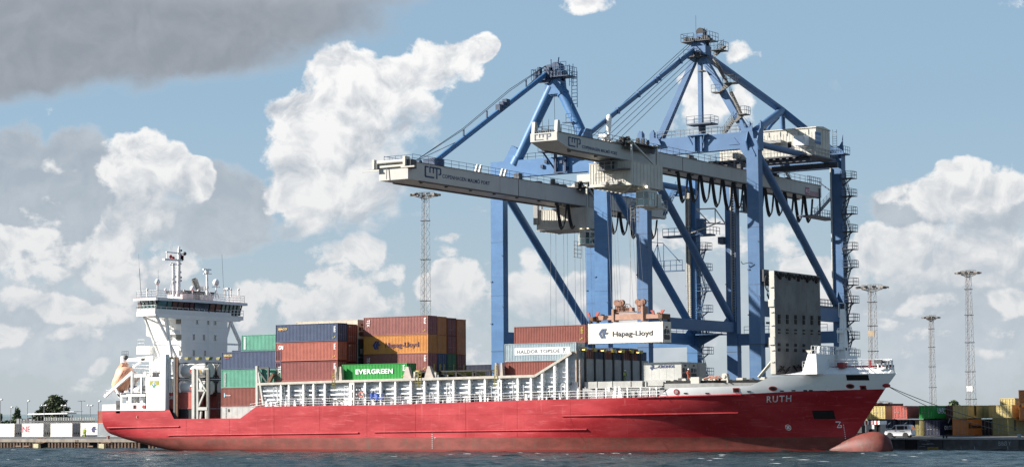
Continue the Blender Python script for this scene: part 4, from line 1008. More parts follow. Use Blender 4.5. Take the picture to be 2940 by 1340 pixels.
# ================================================================ containers
def corrugated_side(mb, x0, x1, z0, z1, y, out, mi=0, pitch=.278, depth=.036):
    """trapezoid corrugation along x at plane y; out = -1 or +1 is the outward y"""
    n = max(4, int(round((x1-x0)/pitch))); p = (x1-x0)/n; pts = []
    for i in range(n):
        a = x0+i*p; pts += [(a, 0), (a+.26*p, 0), (a+.5*p, 1), (a+.76*p, 1)]
    pts.append((x1, 0)); vs = []
    for x, d in pts: vs += [(x, y-out*d*depth, z0), (x, y-out*d*depth, z1)]
    fs = []
    for i in range(len(pts)-1):
        a = 2*i; fs.append((a, a+2, a+3, a+1) if out < 0 else (a, a+1, a+3, a+2))
    mb.add(vs, fs, mi)
CW = 2.438
_cm = {}
def container_meshes(L, H, kind):
    """local space: x 0..L, y 0..CW, z 0..H; doors / machinery at the +x end, kind: dry, reefer"""
    k = (L, H, kind)
    if k in _cm: return _cm[k]
    body = MB(); i_ = .035
    if kind == 'reefer':
        body.box(i_, i_, .12, L-i_, CW-i_, H-.03)
        nrib = int(L/1.1)
        for s in (0, 1):
            for i in range(1, nrib): x = L*i/nrib; yy = i_-.012 if s == 0 else CW-i_; body.box(x-.025, yy, .2, x+.025, yy+.012, H-.1)
    else:
        corrugated_side(body, .12, L-.12, .14, H-.10, i_, -1); corrugated_side(body, .12, L-.12, .14, H-.10, CW-i_, 1)
        body.box(.1, .08, .1, L-.1, CW-.08, H-.04)
        e = MB(); corrugated_side(e, .12, CW-.12, .14, H-.10, 0, -1)       # blind end, turned to face -x
        body.add([(i_+(v[1]), v[0], v[2]) for v in e.v], [tuple(reversed(f)) for f in e.f])
    fr = MB(); c = .11
    for x in (0, L-c):
        for y in (0, CW-c): fr.box(x, y, 0, x+c, y+c, H)
    for y in (0, CW-.06):
        fr.box(c, y, .03, L-c, y+.06, .15); fr.box(c, y, H-.09, L-c, y+.06, H-.01)
    for x in (0, L-.08): fr.box(x, c, .02, x+.08, CW-c, .15); fr.box(x, c, H-.12, x+.08, CW-c, H-.005)
    for x in (-.008, L-.17):
        for y in (-.008, CW-.155):
            for z in (-.002, H-.115): fr.box(x, y, z, x+.178, y+.163, z+.118)
    dr = MB()
    if kind == 'reefer':
        dr.box(L-.05, .14, .16, L-.02, CW-.14, H-.14)
        dk_ = MB()
        for (a, b_, z0, z1) in ((.45, CW-.45, .35, 1.05), (.35, 1.05, 1.15, 1.75), (1.25, 1.55, 1.15, 1.7), (1.7, 2.0, 1.2, 1.7), (.9, 1.5, 2.0, 2.25)): dk_.box(L-.02, a, z0, L+.0, b_, z1)
        for y in (.55, 1.2, 1.85): dk_.tube((L-.01, y, .7), (L+.02, y, .7), .24, 12)
        unit = dk_
    else:
        for y0_, y1_ in ((.13, CW/2-.01), (CW/2+.01, CW-.13)):
            dr.box(L-.06, y0_, .17, L-.025, y1_, H-.15)
            for k_ in range(4): zz = .30+k_*(H-.55)/4; dr.box(L-.025, y0_+.06, zz, L-.008, y1_-.06, zz+(H-.55)/4-.14)
        unit = MB()
        for y in (.42, .90, CW-.90, CW-.42):
            unit.tube((L+.015, y, .15), (L+.015, y, H-.13), .022, 5); unit.box(L, y-.05, .95, L+.04, y+.25 if y < 1.2 else y+.05, 1.02)
    res = (body.mesh('body', [WHITE]), fr.mesh('frame', [WHITE]), dr.mesh('door', [WHITE]), unit.mesh('door_gear', [WHITE]))
    _cm[k] = res; return res
def paint(name, rgb, **k):
    k.setdefault('rough', .52); k.setdefault('var', .10); k.setdefault('scale', .9); k.setdefault('streak', .38); k.setdefault('streak_c', tuple(c*.55+.02 for c in rgb)); k.setdefault('stretch', .15)
    k.setdefault('spots', .35); k.setdefault('fade', .25); k.setdefault('fade_c', tuple(min(1, c*1.15+.05) for c in rgb))
    return mat(name, rgb, **k)
CC = {
 'navy': paint('container navy', (.055,.085,.17)), 'coral': paint('container coral', (.50,.13,.085)), 'maroon': paint('container maroon', (.30,.075,.065)),
 'brown': paint('container brown', (.27,.065,.045)), 'mauve': paint('container mauve brown', (.33,.11,.095)), 'green': paint('container pale green', (.13,.42,.29)), 'evergreen': paint('container bright green', (.012,.36,.045)),
 'dgreen': paint('container dark green', (.03,.16,.05)), 'orange': paint('container orange', (.68,.265,.05)), 'rorange': paint('container red orange', (.66,.23,.06)), 'greyblue': paint('container grey blue', (.36,.45,.50)),
 'white': paint('container white', (.74,.695,.62), streak_c=(.42,.34,.27), fade_c=(.66,.62,.56)), 'cream': paint('container cream', (.66,.60,.48), streak_c=(.35,.27,.18)), 'reefer': paint('container reefer grey white', (.55,.55,.52), streak_c=(.36,.33,.28)),
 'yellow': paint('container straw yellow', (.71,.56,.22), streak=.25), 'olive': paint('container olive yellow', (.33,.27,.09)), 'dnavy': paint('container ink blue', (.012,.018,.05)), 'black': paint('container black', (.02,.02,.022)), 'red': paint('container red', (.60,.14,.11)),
 'lgrey': paint('container light grey', (.42,.45,.47))}
DEND = mat('dark reefer unit', (.035,.04,.05), rough=.5, var=.3, scale=4)
ROD = mat('locking rod steel', (.40,.38,.36), rough=.5, var=.2)
def container(label, pos, L=12.192, H=2.59, color='brown', kind='dry', rotz=0, group=None, rod=None):
    o = thing('shipping_container', label, 'container', pos, group)
    o.rotation_euler = (0, 0, rotz)
    body, fr, dr, un = container_meshes(L, H, kind)
    for nm, me, mm in (('body', body, CC[color]), ('frame', fr, CC[color]), ('door', dr, CC[color]), ('door_gear', un, rod or (DEND if kind == 'reefer' else ROD))):
        c = bpy.data.objects.new(nm, me); COL.objects.link(c); c.parent = o
        c.material_slots[0].link = 'OBJECT'; c.material_slots[0].material = mm
    return o
def clet(o, body, x, z, size, mt, width=None, y=-.012, name='lettering', **kw):
    """letters on the near long side of a ship container, in its own space"""
    me = letter(body, size, (0,0,0), (1,0,0), (0,0,1), mt, None, name, width, **kw)
    me.parent = o; me.location = (x, y, z); return me
def cshape(o, polys, x, z, s, mt, y=-.015, name='logo', d=.01):
    g = MB()
    for poly in polys:
        f = [(px*s, -d, pz_*s) for px, pz_ in poly]; k = len(f)
        g.add(f+[(a, 0, c) for a, b_, c in f], [tuple(range(k))]+[(i, i+k, (i+1) % k+k, (i+1) % k) for i in range(k)])
    ob = g.build(name, mt); ob.parent = o; ob.location = (x, y, z); return ob
HL_LOGO = [[(0,.5),(.42,1),(.62,1),(.40,.5),(.62,0),(.42,0)], [(.48,.5),(.78,1),(.98,1),(.80,.58),(1.15,.58),(1.15,.46),(.80,.46),(.62,.42),(.86,0),(.66,0)][:], [(.30,.5),(.30,.5),(.30,.5)]][:2]
HL_LOGO = [[(0,.5),(.44,1.02),(.72,1.02),(.34,.5),(.60,-.02),(.32,-.02)], [(.46,.5),(.80,1.02),(1.06,1.02),(.88,.62),(1.28,.62),(1.14,.42),(.80,.42),(.92,-.02),(.64,-.02)]]
SEACO = mat('seaco yellow', (.80,.55,.12)); LRED = mat('lettering red', (.5,.05,.04)); PLUM = mat('plum lettering', (.13,.035,.07)); BLK = mat('lettering black', (.03,.03,.035)); YTAG = mat('yellow sticker', (.62,.52,.06))
def marks(o, L, H, mt=SIGNW, side_text=None):
    g = MB()
    for k in range(5): g.box(L-.75, -.012, H-.45-k*.19, L-.35-.1*(k % 2), 0, H-.36-k*.19)
    ob = g.build('small_marks', mt); ob.parent = o; ob.location = (0, -.0, 0)
    g = MB(); g.box(L-.62, -.014, .55, L-.48, 0, .75); g.box(L-.9, -.014, .4, L-.8, 0, .6); ob = g.build('sticker', YTAG); ob.parent = o
def vert_marks(o, x, z0, z1, mt):
    g = MB(); z = z0
    while z < z1: g.box(x, -.012, z, x+.24, 0, z+.15); g.box(x+.07, -.013, z+.03, x+.15, -.001, z+.1); z += .24
    ob = g.build('vertical_lettering', mt); ob.parent = o
Z1 = 10.98
gA = 'containers in the stacks on the ship'
# bay nearest the bridge (x -13.1 .. -0.9)
xa = PY(635, 1060, .0).x; LA = 12.192
za = PY(640, 1206, 0).z
def cz(py, px=700, y=0): return PY(px, py, y).z
c = container('white refrigerated container lowest beside the red hull step, partly in shade', (xa, 0, cz(1208)), H=cz(1166)-cz(1208), color='reefer', kind='reefer', group=gA); cshape(c, [[(0,0),(1,0),(1,1.6),(0,1.6)]], 1.45, 1.5, .28, BLK); vert_marks(c, .9, .3, 2.2, GREY)
c = container('dark maroon container with a small light blue logo, under the green one', (xa, 0, cz(1166)), H=cz(1112)-cz(1166), color='brown', group=gA); clet(c, 'I', .62, 1.55, .85, mat('sky blue mark', (.35,.6,.8)), bold=.04); clet(c, 'Beacon', .95, 1.7, .34, SIGNW, width=1.0)
c = container('pale green container half in shadow, just below the navy one by the bridge', (xa, 0, cz(1112)), H=cz(1060)-cz(1112), color='green', group=gA)
g = MB(); g.box(.62, -.008, .25, .98, .002, 2.35); ob = g.build('label_strip', mat('faded label white', (.62,.66,.64), var=.25, scale=6)); ob.parent = c
c1o = letter('CHINA SHIPPING', .3, (0,0,0), (0,0,1), (-1,0,0), mat('dark green ink', (.03,.15,.10)), None, 'lettering', 1.95); c1o.parent = c; c1o.location = (.90, -.02, .33)
c = container('navy container with yellow lettering next to the bridge, top of the outer row', (xa, 0, cz(1059)), H=cz(1008.5)-cz(1059), color='navy', group=gA); clet(c, 'SEACO', .55, cz(1008)-cz(1059)-.72, .42, SEACO, width=1.7, bold=.01); g = MB(); g.box(.75, -.014, 1.75, 1.15, 0, 1.86); g.box(1.3, -.014, 1.75, 1.6, 0, 1.86); ob = g.build('logo_bar', LRED); ob.parent = c
c = container('pale green container standing one row in, highest next to the bridge', (PY(693, 960, 2.6).x, 2.6, PY(700, 1008, 2.6).z), H=2.59, color='green', group=gA)
g = MB(); g.box(.55, -.008, .3, .9, .002, 2.3); ob = g.build('label_strip', mat('faded label white', (.62,.66,.64))); ob.parent = c
for k, (yy, colr) in enumerate(((5.2, 'brown'), (7.8, 'navy'))): container(('brown' if k == 0 else 'navy')+' container hidden among the rows next to the bridge', (xa+1, yy, 13.7-.3*k), color=colr, group=gA)
container('maroon container lower in the second row next to the bridge', (xa, 2.6, 8.0), color='maroon', group=gA); container('navy container in the second row behind the navy outer one', (xa, 2.6, 13.4), H=2.59, color='navy', group=gA)
# stack of four forward of that (x 0 .. 12.2)
xb = 0.0; hc_ = 2.896
zz = [PY(790, v, 0).z for v in (1106, 1093, 1037.4, 983.2, 932.4)]
c = container('coral container mostly sunk behind the coaming under the four tier stack', (xb, 0, zz[1]-hc_), H=hc_, color='coral', group=gA)
c = container('mauve brown container at the bottom of the tall outer stack', (xb, 0, zz[1]), H=hc_, color='maroon', group=gA); marks(c, LA, hc_); o_ = letter('TEX', .8, (0,0,0), (0,0,-1), (1,0,0), SIGNW, None, 'lettering', 1.15); o_.parent = c; o_.location = (.55, -.02, 2.35)
c = container('coral red container with white CAI letters, middle of the tall outer stack', (xb, 0, zz[2]), H=hc_, color='coral', group=gA); marks(c, LA, hc_); clet(c, 'CAI', .6, 1.92, .75, SIGNW, width=.95, bold=.04)
c = container('navy container with yellow lettering on top of the coral CAI container', (xb, 0, zz[3]), H=zz[4]-zz[3], color='navy', group=gA); marks(c, LA, 2.6); clet(c, 'SEACO', .55, 1.95, .42, SEACO, width=1.7, bold=.01); g = MB(); g.box(.75, -.014, 1.75, 1.15, 0, 1.86); g.box(1.3, -.014, 1.75, 1.6, 0, 1.86); ob = g.build('logo_bar', LRED); ob.parent = c
for k, (z_, h_, colr, lab) in enumerate(((11.0, 2.6, 'brown', 'brown container low in the second row behind the mauve one'), (13.7, 2.9, 'brown', 'brown container in the second row behind the coral CAI one'), (16.65, 2.9, 'brown', 'brown container topping the second row behind the navy one'))):
    c = container(lab, (xb, 2.56, z_), H=h_, color=colr, group=gA)
    t_ = letter('TEX', .22, (0,0,0), (0,1,0), (0,0,1), SIGNW, None, 'lettering'); t_.parent = c; t_.location = (LA+.05, .25, h_-.45)
for k, z_ in enumerate((11.6, 14.5)):
    c = container(('low', 'middle')[k]+' off-white reefer with a black machinery end in the third row', (xb, 5.12, z_), H=2.9, color='reefer', kind='reefer', group=gA)
    g = MB(); g.box(LA+.03, .1, .1, LA+.12, 2.34, 2.8); ob = g.build('machinery_end', DEND); ob.parent = c
    g = MB(); g.box(LA+.13, .5, .5, LA+.16, 1.1, 1.3); g.box(LA+.13, 1.4, .6, LA+.16, 1.7, 1.1); ob = g.build('machinery_vent', GREY); ob.parent = c
c = container('cream topped long container showing above the third row', (xb, 5.13, 17.42), H=2.9, color='cream', kind='reefer', group=gA)
for k, (y_, colr) in enumerate(((7.7, 'maroon'), (10.3, 'navy'))): container(('maroon', 'navy')[k]+' container hidden deeper in the bay beside the tall stack', (xb, y_, 15.6-k), color=colr, group=gA)
# orange bay (x 13.4 .. 25.6)
xo = 13.45; hzz = [PY(1041.8, v, 5).z for v in (1070, 1017.3, 964.5, 911.3)]; st_h = hzz[3]-hzz[2]
c = container('mauve brown container under the orange one, behind the green container', (xo, 5, hzz[1]-2.9), H=2.9, color='mauve', group=gA); marks(c, LA, 2.9); o_ = letter('TEX', .8, (0,0,0), (0,0,-1), (1,0,0), SIGNW, None, 'lettering', 1.1); o_.parent = c; o_.location = (.65, -.02, 2.4)
c = container('orange container with large dark Hapag-Lloyd lettering in the stack', (xo, 5, hzz[1]), H=hzz[2]-hzz[1]-.02, color='orange', group=gA)
clet(c, 'Hapag-Lloyd', 4.15, 1.02, 1.02, PLUM, width=6.3, y=-.02, bold=.014); cshape(c, HL_LOGO, 1.75, .78, 1.22, mat('logo indigo', (.05,.05,.20)), y=-.02)
c = container('mauve brown container on top of the orange lettered container', (xo, 5, hzz[2]), H=st_h-.02, color='mauve', group=gA); marks(c, LA, 2.85); o_ = letter('TEX', .8, (0,0,0), (0,0,-1), (1,0,0), SIGNW, None, 'lettering', 1.1); o_.parent = c; o_.location = (.65, -.02, 2.5)
cols_ = (('navy', 'orange', 'rorange'), ('dgreen', 'brown', 'brown'), ('brown', 'rorange', 'rorange'))
nm_ = ('second', 'third', 'fourth'); cname = {'navy': 'navy', 'orange': 'orange', 'rorange': 'red orange', 'dgreen': 'dark green', 'brown': 'brown'}
for k in range(3):
    for j in range(3):
        z_ = (hzz[1]-2.9, hzz[1], hzz[2])[j]; h_ = 2.9 if j < 1 else hzz[2]-hzz[1]-.03
        container('%s container end, %s row, %s tier of the stack with the orange lettered box' % (cname[cols_[k][j]], nm_[k], ('bottom', 'middle', 'top')[j]), (xo+.05*k, 5+2.58*(k+1), z_-.02-.12*k*(j == 2)), H=h_, color=cols_[k][j], group=gA)
    c_ = container('dark container below deck level, %s row of the middle bay' % nm_[k], (xo, 5+2.58*(k+1), 8.2), H=2.9, color='brown', group=gA)
c = container('bright green container with white EVERGREEN lettering low on the coaming', (13.08, -.02, PY(984, 1092, 0).z), H=PY(984, 1046, 0).z-PY(984, 1092, 0).z, color='evergreen', group=gA)
clet(c, 'EVERGREEN', 2.62, .98, .98, SIGNW, width=7.0, y=-.02, bold=.022, spacing=1.06); marks(c, LA, 2.55)
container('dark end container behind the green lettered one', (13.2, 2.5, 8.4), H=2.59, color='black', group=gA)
# forward stack (x 42.8 .. 55)
xh = 42.8; hz = [PY(1450.1, v, 0).z for v in (1038.2, 988.2)]
container('red brown container under the grey blue lettered one, cut by the sloping coaming', (xh, .05, hz[0]-2.62), H=2.59, color='brown', group=gA)
c = container('grey blue container with a white HALDOR TOPSOE name board', (xh, .05, hz[0]), H=2.59, color='greyblue', group=gA)
g = MB(); g.box(1.75, -.006, .95, 11.2, .02, 1.95); ob = g.build('name_board', SIGNW); ob.parent = c
clet(c, 'HALDOR TOPSOE', 2.15, 1.17, .72, mat('lettering grey', (.20,.21,.22)), width=7.3, y=-.02, spacing=1.15, bold=.03)
cshape(c, [[(0,0),(.22,0),(.22,.4),(.42,.4),(.42,0),(.64,0),(.64,.2),(.54,.2),(.54,.75),(.64,.75),(.64,1),(.36,1),(.36,.8),(.28,.8),(.28,1),(0,1),(0,.75),(.1,.75),(.1,.2),(0,.2)]], 9.95, 1.08, .78, mat('lettering grey', (.20,.21,.22)), y=-.02)
c = container('red brown container on top, one row behind the grey blue one', (42.75, 2.7, hz[1]+.05), H=2.59, color='brown', group=gA); marks(c, LA, 2.59, YTAG)
rowc = ['brown', 'navy', 'brown', 'navy', 'brown', 'brown', 'navy']
for k in range(7):
    y_ = 2.7+2.58*k if k else 2.62
    container('%s container end showing above the dark bulkhead, row %s' % ('brown' if rowc[k] == 'brown' else 'navy', ('one', 'two', 'three', 'four', 'five', 'six', 'seven')[k]), (xh-.05, y_, 12.05+(.45 if k in (3, 4, 5) else 0)), H=2.59, color=rowc[k], group=gA)
# small reefers on the forward hatch
xc = 63.28
for k in range(3):
    c = container(('grey white short reefer with a dark CRONOS logo nearest the ship side', 'short reefer between the lettered one and the far one', 'short reefer farthest from the water side, third of the trio')[k], (xc, 4.99+2.52*k, 10.02), L=6.058, color='reefer', kind='reefer', group='short refrigerated containers on the forward hatch')
    if k == 0:
        clet(c, 'CRONOS', 2.35, 1.82, .50, NAVY, width=2.6, y=.0, bold=.025)
        random.seed(4); polys = []
        for q in range(9):
            a_ = q*.75; r_ = .24+.12*(q % 3); polys.append([(.6+.1*q/2-.3+r_*cos(a_), .35+r_*.5*sin(a_)), (.6+.1*q/2-.3+(r_+.1)*cos(a_+.5), .35+(r_*.5+.1)*sin(a_+.5)), (.6+.1*q/2-.2, .32)])
        cshape(c, polys, .85, 1.45, 1.35, NAVY, y=.0)
    if k == 2:
        g = MB(); g.box(6.0, .3, .3, 6.08, 2.1, 2.3); ob = g.build('machinery_end', CC['reefer']); ob.parent = c
# container on the spreader
hz_ = PY(1689, 987, 1.62).z
hung = container('white container with grey Hapag-Lloyd lettering hanging from the orange spreader', (56.09, 1.62, hz_), H=2.896, color='white', kind='reefer')
clet(hung, 'Hapag-Lloyd', 4.05, 1.0, 1.02, BLK, width=6.5, y=.0, bold=.012); cshape(hung, HL_LOGO, 1.7, .78, 1.3, mat('logo slate', (.07,.11,.20)), y=.0)
g = MB(); g.box(12.195, .35, .5, 12.21, 1.0, 1.1); g.box(12.195, 1.15, .45, 12.21, 1.9, 1.05); g.box(12.195, .6, 1.35, 12.21, 1.1, 1.9); g.box(12.195, 1.3, 1.4, 12.21, 1.7, 1.85); ob = g.build('machinery_vent', DEND); ob.parent = hung
# aft bay: tank containers over a short coral box
TANKC = mat('white tank shell', (.72,.71,.69), rough=.35, var=.05, streak=.3, streak_c=(.4,.36,.32))
def tank(label, x, y, z, L=6.058):
    o = thing('tank_container', label, 'tank container', (x, y, z), 'tank containers aft of the first bay')
    g = MB(); H = 2.59; c = .11
    for a in (0, L-c):
        for b_ in (0, CW-c): g.box(x+a, y+b_, z, x+a+c, y+b_+c, z+H)
        for zz_ in (0, H-c): g.box(x+a, y+c, z+zz_, x+a+c, y+CW-c, z+zz_+c)
        for (ya, za, yb, zb_) in ((c, .55, .55, c), (CW-c, .55, CW-.55, c), (c, H-.55, .55, H-c), (CW-c, H-.55, CW-.55, H-c)): g.beam((x+a+c/2, y+ya, z+za), (x+a+c/2, y+yb, z+zb_), .1, .1)
    for b_ in (0, CW-c): g.box(x, y+b_, z+.02, x+L, y+b_+c, z+c); g.box(x, y+b_, z+H-c, x+L, y+b_+c, z+H-.02)
    g.build('frame', DARK, o)
    g = MB(); n = 20; vs = []; ring = [(.18, .55), (.28, .85), (.5, 1.05), (.8, 1.13), (L-.8, 1.13), (L-.5, 1.05), (L-.28, .85), (L-.18, .55)]
    for a, r_ in ring:
        for k in range(n): t = 2*pi*k/n; vs.append((x+a, y+CW/2+r_*cos(t), z+H/2+.02+r_*sin(t)))
    fs = [(i*n+k, (i+1)*n+k, (i+1)*n+(k+1) % n, i*n+(k+1) % n) for i in range(len(ring)-1) for k in range(n)]+[tuple(range(n)), tuple(range(len(ring)*n-1, (len(ring)-1)*n-1, -1))]
    g.add(vs, fs, 0, True); g.build('tank_shell', TANKC, o)
    g = MB(); t = pi/8; pts = [(1.15*cos(t+k*pi/4)*.95, 1.15*sin(t+k*pi/4)) for k in range(8)]
    g.add([(x+L-.08, y+CW/2+a, z+H/2+b_) for a, b_ in pts], [tuple(range(8))]); g.build('end_plate', TANKC, o)
    return o
xt = PY(517, 1080, .3).x
for k, (pya, lab) in enumerate(((1087, 'upper'), (1137, 'lower'))):
    z_ = PY(600, pya-2, .3).z
    t_ = tank(lab+' white tank container in a black frame beside the lashing post', xt-.6, .3, z_)
    d = MB()
    a_ = letter('IS', .8, (0,0,0), (1,0,0), (0,0,1), LRED, None, 'lettering', .75, bold=.03); a_.parent = t_; a_.location = (2.6, .04, 1.0)
    if k == 0: a_ = letter('Stolt', .7, (0,0,0), (1,0,0), (0,0,1), mat('amber letters', (.7,.42,.08)), None, 'lettering', 1.5, bold=.03); a_.parent = t_; a_.location = (3.5, .04, 1.0)
    tank(lab+' white tank container in the second row behind the lashing post', xt-.6, 2.95, z_)
zt_ = PY(480, 1173, .2).z
c = container('short coral container with white CAI letters under the tank containers', (PY(476, 1150, .2).x, .2, zt_), L=6.058, H=PY(480, 1126, .2).z-zt_, color='red', group=gA); clet(c, 'CAI', .55, 1.6, .7, SIGNW, width=.95, bold=.03)
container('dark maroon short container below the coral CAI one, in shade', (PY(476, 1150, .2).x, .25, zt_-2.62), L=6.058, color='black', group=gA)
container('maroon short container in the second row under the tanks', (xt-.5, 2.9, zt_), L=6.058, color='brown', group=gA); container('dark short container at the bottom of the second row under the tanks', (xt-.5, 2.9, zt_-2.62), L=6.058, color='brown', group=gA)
# ================================================================ ship-to-shore cranes
ZQ = 1.7
GRIP = mat('cream lift shaft', (.62,.58,.50), var=.15, scale=3)
def festoon(mb, x, y0, y1, z, n, drop, cables=4):
    for i in range(n):
        a = y0+(y1-y0)*i/n; b_ = y0+(y1-y0)*(i+1)/n; dz = drop*(1-.14*sin(i*2.3)**2)
        for c in range(cables):
            pts = []
            for k in range(13):
                t = k/12; yy = a+(b_-a)*(.06+.88*t); sag = (1-abs(2*t-1)**2.4)
                pts.append((x+.10*c-.15, yy+(.06*c if t < .5 else -.06*c), z-.25-(dz-.10*c)*sag))
            mb.path(pts, .085, 4)
        mb.box(x-.25, a-.12, z-.35, x+.35, a+.12, z)
def stair_tower(cr, x, y, z0, z1, step, m_):
    """zigzag stair on the outer side of a leg: landings, flights, railings"""
    st = MB(); n = int(round((z1-z0)/step)); pl_ = MB(); rl_ = MB()
    for i in range(n):
        z = z0+i*step
        f_ = MB(); f_.box(x+.05, y-.6, z, x+2.0, y+1.6, z+.09); f_.beam((x, y+.3, z-1.15), (x+1.6, y+.3, z-.02), .16, .16); f_.build('stair_landing', m_[1], cr)
        rl_.rail([(x+.1, y-.6, z+.09), (x+1.95, y-.6, z+.09), (x+1.95, y+1.6, z+.09), (x+.1, y+1.6, z+.09)], h=1.1, step=.75, r=.035, rails=(1, .5))
        if i < n-1:
            s = 1 if i % 2 == 0 else -1
            a = Vector((x+.45, y+.5-1.0*s, z+.1)); b_ = Vector((x+.45, y+.5+1.0*s, z+step))
            st.beam(a-Vector((.3,0,0)), b_-Vector((.3,0,0)), .06, .22); st.beam(a+Vector((.3,0,0)), b_+Vector((.3,0,0)), .06, .22)
            for k in range(9): c = a.lerp(b_, (k+.5)/9); st.box(c.x-.3, c.y-.1, c.z-.02, c.x+.3, c.y+.1, c.z+.02)
            rl_.tube(a+Vector((.35,0,1)), b_+Vector((.35,0,1)), .035, 4); rl_.tube(a+Vector((.35,0,.5)), b_+Vector((.35,0,.5)), .03, 4)
            for k in range(4): c = a.lerp(b_, k/3)+Vector((.35,0,0)); rl_.tube(c, c+Vector((0,0,1)), .03, 4)
    st.build('stair_flight', m_[1], cr); rl_.build('stair_railing', m_[2], cr)
def logo_boom(cr, x, y0, z0, h, ztxt, yt0, yt1, hook=False, pfx=''):
    """CMP monogram and the words on the +x face; y grows away from the camera"""
    g = MB()
    def bar(u0, v0, u1, v1): g.box(x, y0+u0*h*2.5/4.35, z0+v0*h, x+.02, y0+u1*h*2.5/4.35, z0+v1*h)
    bar(0,.07,.40,.93); bar(.12,.86,1.04,1); bar(.12,0,2.5,.15)              # C
    bar(1.23,.45,1.56,.94); bar(1.35,.86,4.15,1); bar(2.12,.45,2.43,.9)      # m
    bar(3.0,0,3.33,.9); bar(4.0,.42,4.35,.93); bar(3.62,.36,4.15,.48)        # p
    g.build('monogram', NAVY, cr)
    letter('COPENHAGEN MALMÖ PORT', h*.46, (x+.005, yt0, ztxt), (0,1,0), (0,0,1), NAVY, cr, 'lettering', yt1-yt0, bold=.016, spacing=1.08)
def crane(label, tall, BL, xl, xr, zgt, zgb, bx0, bx1, bz0, bz1, ytip, yback, loc):
    cr = thing('container_crane', label, 'crane', (loc, 42, ZQ), 'ship to shore cranes on the quay')
    IR = mat('railing '+BL.name, tuple(c*.45 for c in ((.10,.22,.38) if not tall else (.14,.2,.30))), var=.1) if False else (mat('blue railing', (.07,.16,.30)) if not tall else mat('slate railing', (.10,.13,.18)))
    yf, yb = 27.0, 57.0
    W_ = 1.95; zleg = zgt-.1
    LW = 2.35 if not tall else 1.95
    # legs with bogies
    for nm, x, y, w, d, zt, tp in (('sl', xl, yf, LW, 1.45, zgt-.02, 0), ('sr', xr-LW+.0, yf, LW, 1.45, zgt-.02, 0), ('ll', xl+.0, yb, W_, 1.45, zgt-1.2 if not tall else 47.3, 0), ('lr', xr-LW+.1, yb, W_, 1.6, zgt-1.2 if not tall else 47.3, 0)):
        g = MB(); tz = 15.5
        g.box(x, y, tz, x+w, y+d, zt); g.beam((x+w/2, y+d/2, tz), (x+w/2, y+d/2, 4.6), w, d, up=(0,1,0), w2=w*1.02, h2=d)
        lg = g.build('leg', BL, cr)
        g = MB(); g.box(x-.04, y-.04, tz+.1, x+w+.04, y+d+.04, tz+.22)
        for zz_ in (24.6, 33.2): g.box(x-.03, y-.03, zz_, x+w+.03, y+d+.03, zz_+.05)
        for k, (dx, zz_) in enumerate(((.05, 20.0), (w-.05, 22.8), (.1, 26.8), (w-.1, 31.0))): g.box(x+dx-.18, y-.12, zz_, x+dx+.18, y, zz_+.16)
        g.build('leg_flange', IR, lg)
        g = MB(); g.box(x-2.4, y-.1, 3.4, x+w+2.4, y+d+.1, 4.6); g.build('equaliser_beam', BL, lg)
        g = MB()
        for k in range(4): xx_ = x-2.0+k*(w+4.0)/3.0; g.tube((xx_, y+.3, ZQ+.45), (xx_, y+d-.3, ZQ+.45), .45, 12); g.box(xx_-.6, y+.1, ZQ+.5, xx_+.6, y+d-.1, 3.4)
        g.build('rail_bogie', IRON, lg)
    cx = (xl+xr)/2
    # portal girders across the quay (along x) at the top
    g = MB(); hn = 1.2
    g.prism([(xl+.02, zgt), (xl+.02, zgb-hn*.2), (xl+LW, zgb-hn*1.3), (xl+LW+1.1, zgb), (xr-LW-1.1, zgb), (xr-LW, zgb-hn*1.3), (xr-.02, zgb-hn*.2), (xr-.02, zgt)], 'y', yf-.003, yf+1.3)
    sea = g.build('sea_side_girder', BL, cr)
    g = MB(); zlb = 45.0 if tall else zgb-1.3; g.box(xl+W_-.1, yb+.03, zlb, xr-LW+.2, yb+1.4, zlb+1.7); g.build('land_side_girder', BL, cr)
    # side portal beams (along y), low, with railings on top
    zl = (18.85, 20.55) if tall else (17.0, 18.8)
    for x in (xl+.25, xr-LW+.4):
        zz0, zz1 = zl if (x < cx or not tall) else (19.95, 22.2)
        g = MB(); g.box(x, yf+1.4, zz0, x+1.25, yb+.02, zz1); g.build('portal_beam', BL, cr)
    g = MB(); zz0 = 16.7; g.box(xl+W_, yb+.15, zz0, xr-LW+.15, yb+1.3, zz0+1.9); g.build('cross_beam', BL, cr)
    # top tie tubes and main diagonals
    for s, x in ((0, xl+.95), (1, xr-.95)):
        zt1 = 45.9 if tall else zgb-.6
        g = MB(); g.tube((x, yf+1.3, zt1+.1), (x, yb+.2, zt1), .5, 14); g.build('tie_tube', BL, cr)
        za = (44.9 if tall else 43.0); zb_ = 22.0 if (tall and s) else (20.6 if tall else 18.9)
        g = MB(); g.tube((x, yf+1.2, za), (x, yb+.4, zb_), .62 if tall else .66, 16); g.build('diagonal_brace', BL, cr)
        g = MB(); g.prism([(yb-3.3, zb_-.3), (yb+.1, zb_-.3), (yb+.1, zb_+3.2), (yb-.7, zb_+1.3)], 'x', x-.05, x+.05); g.build('gusset_plate', BL, cr)
    # boom and bridge: one long box girder with open underside trough
    g = MB()
    if tall: g.prism([(ytip, bz1), (ytip, bz0+.85), (ytip+3.2, bz0), (yback, bz0), (yback, bz1)], 'x', bx0, bx1)
    else: g.box(bx0, ytip, bz0, bx1, yback, bz1)
    boom = g.build('boom', BOOMW, cr)
    g = MB()
    for x in (bx0-.12, bx1-.06): g.box(x, ytip+.1, bz1+.001, x+.18, yback, bz1+.07)
    for x in (bx0+.02, bx1-.5): g.box(x, ytip+3.3, bz0-.16, x+.45, yback-.3, bz0-.002)
    g.build('boom_rail', mat('sooty rail beam', (.14,.12,.10), var=.3, scale=2), boom)
    g = MB()
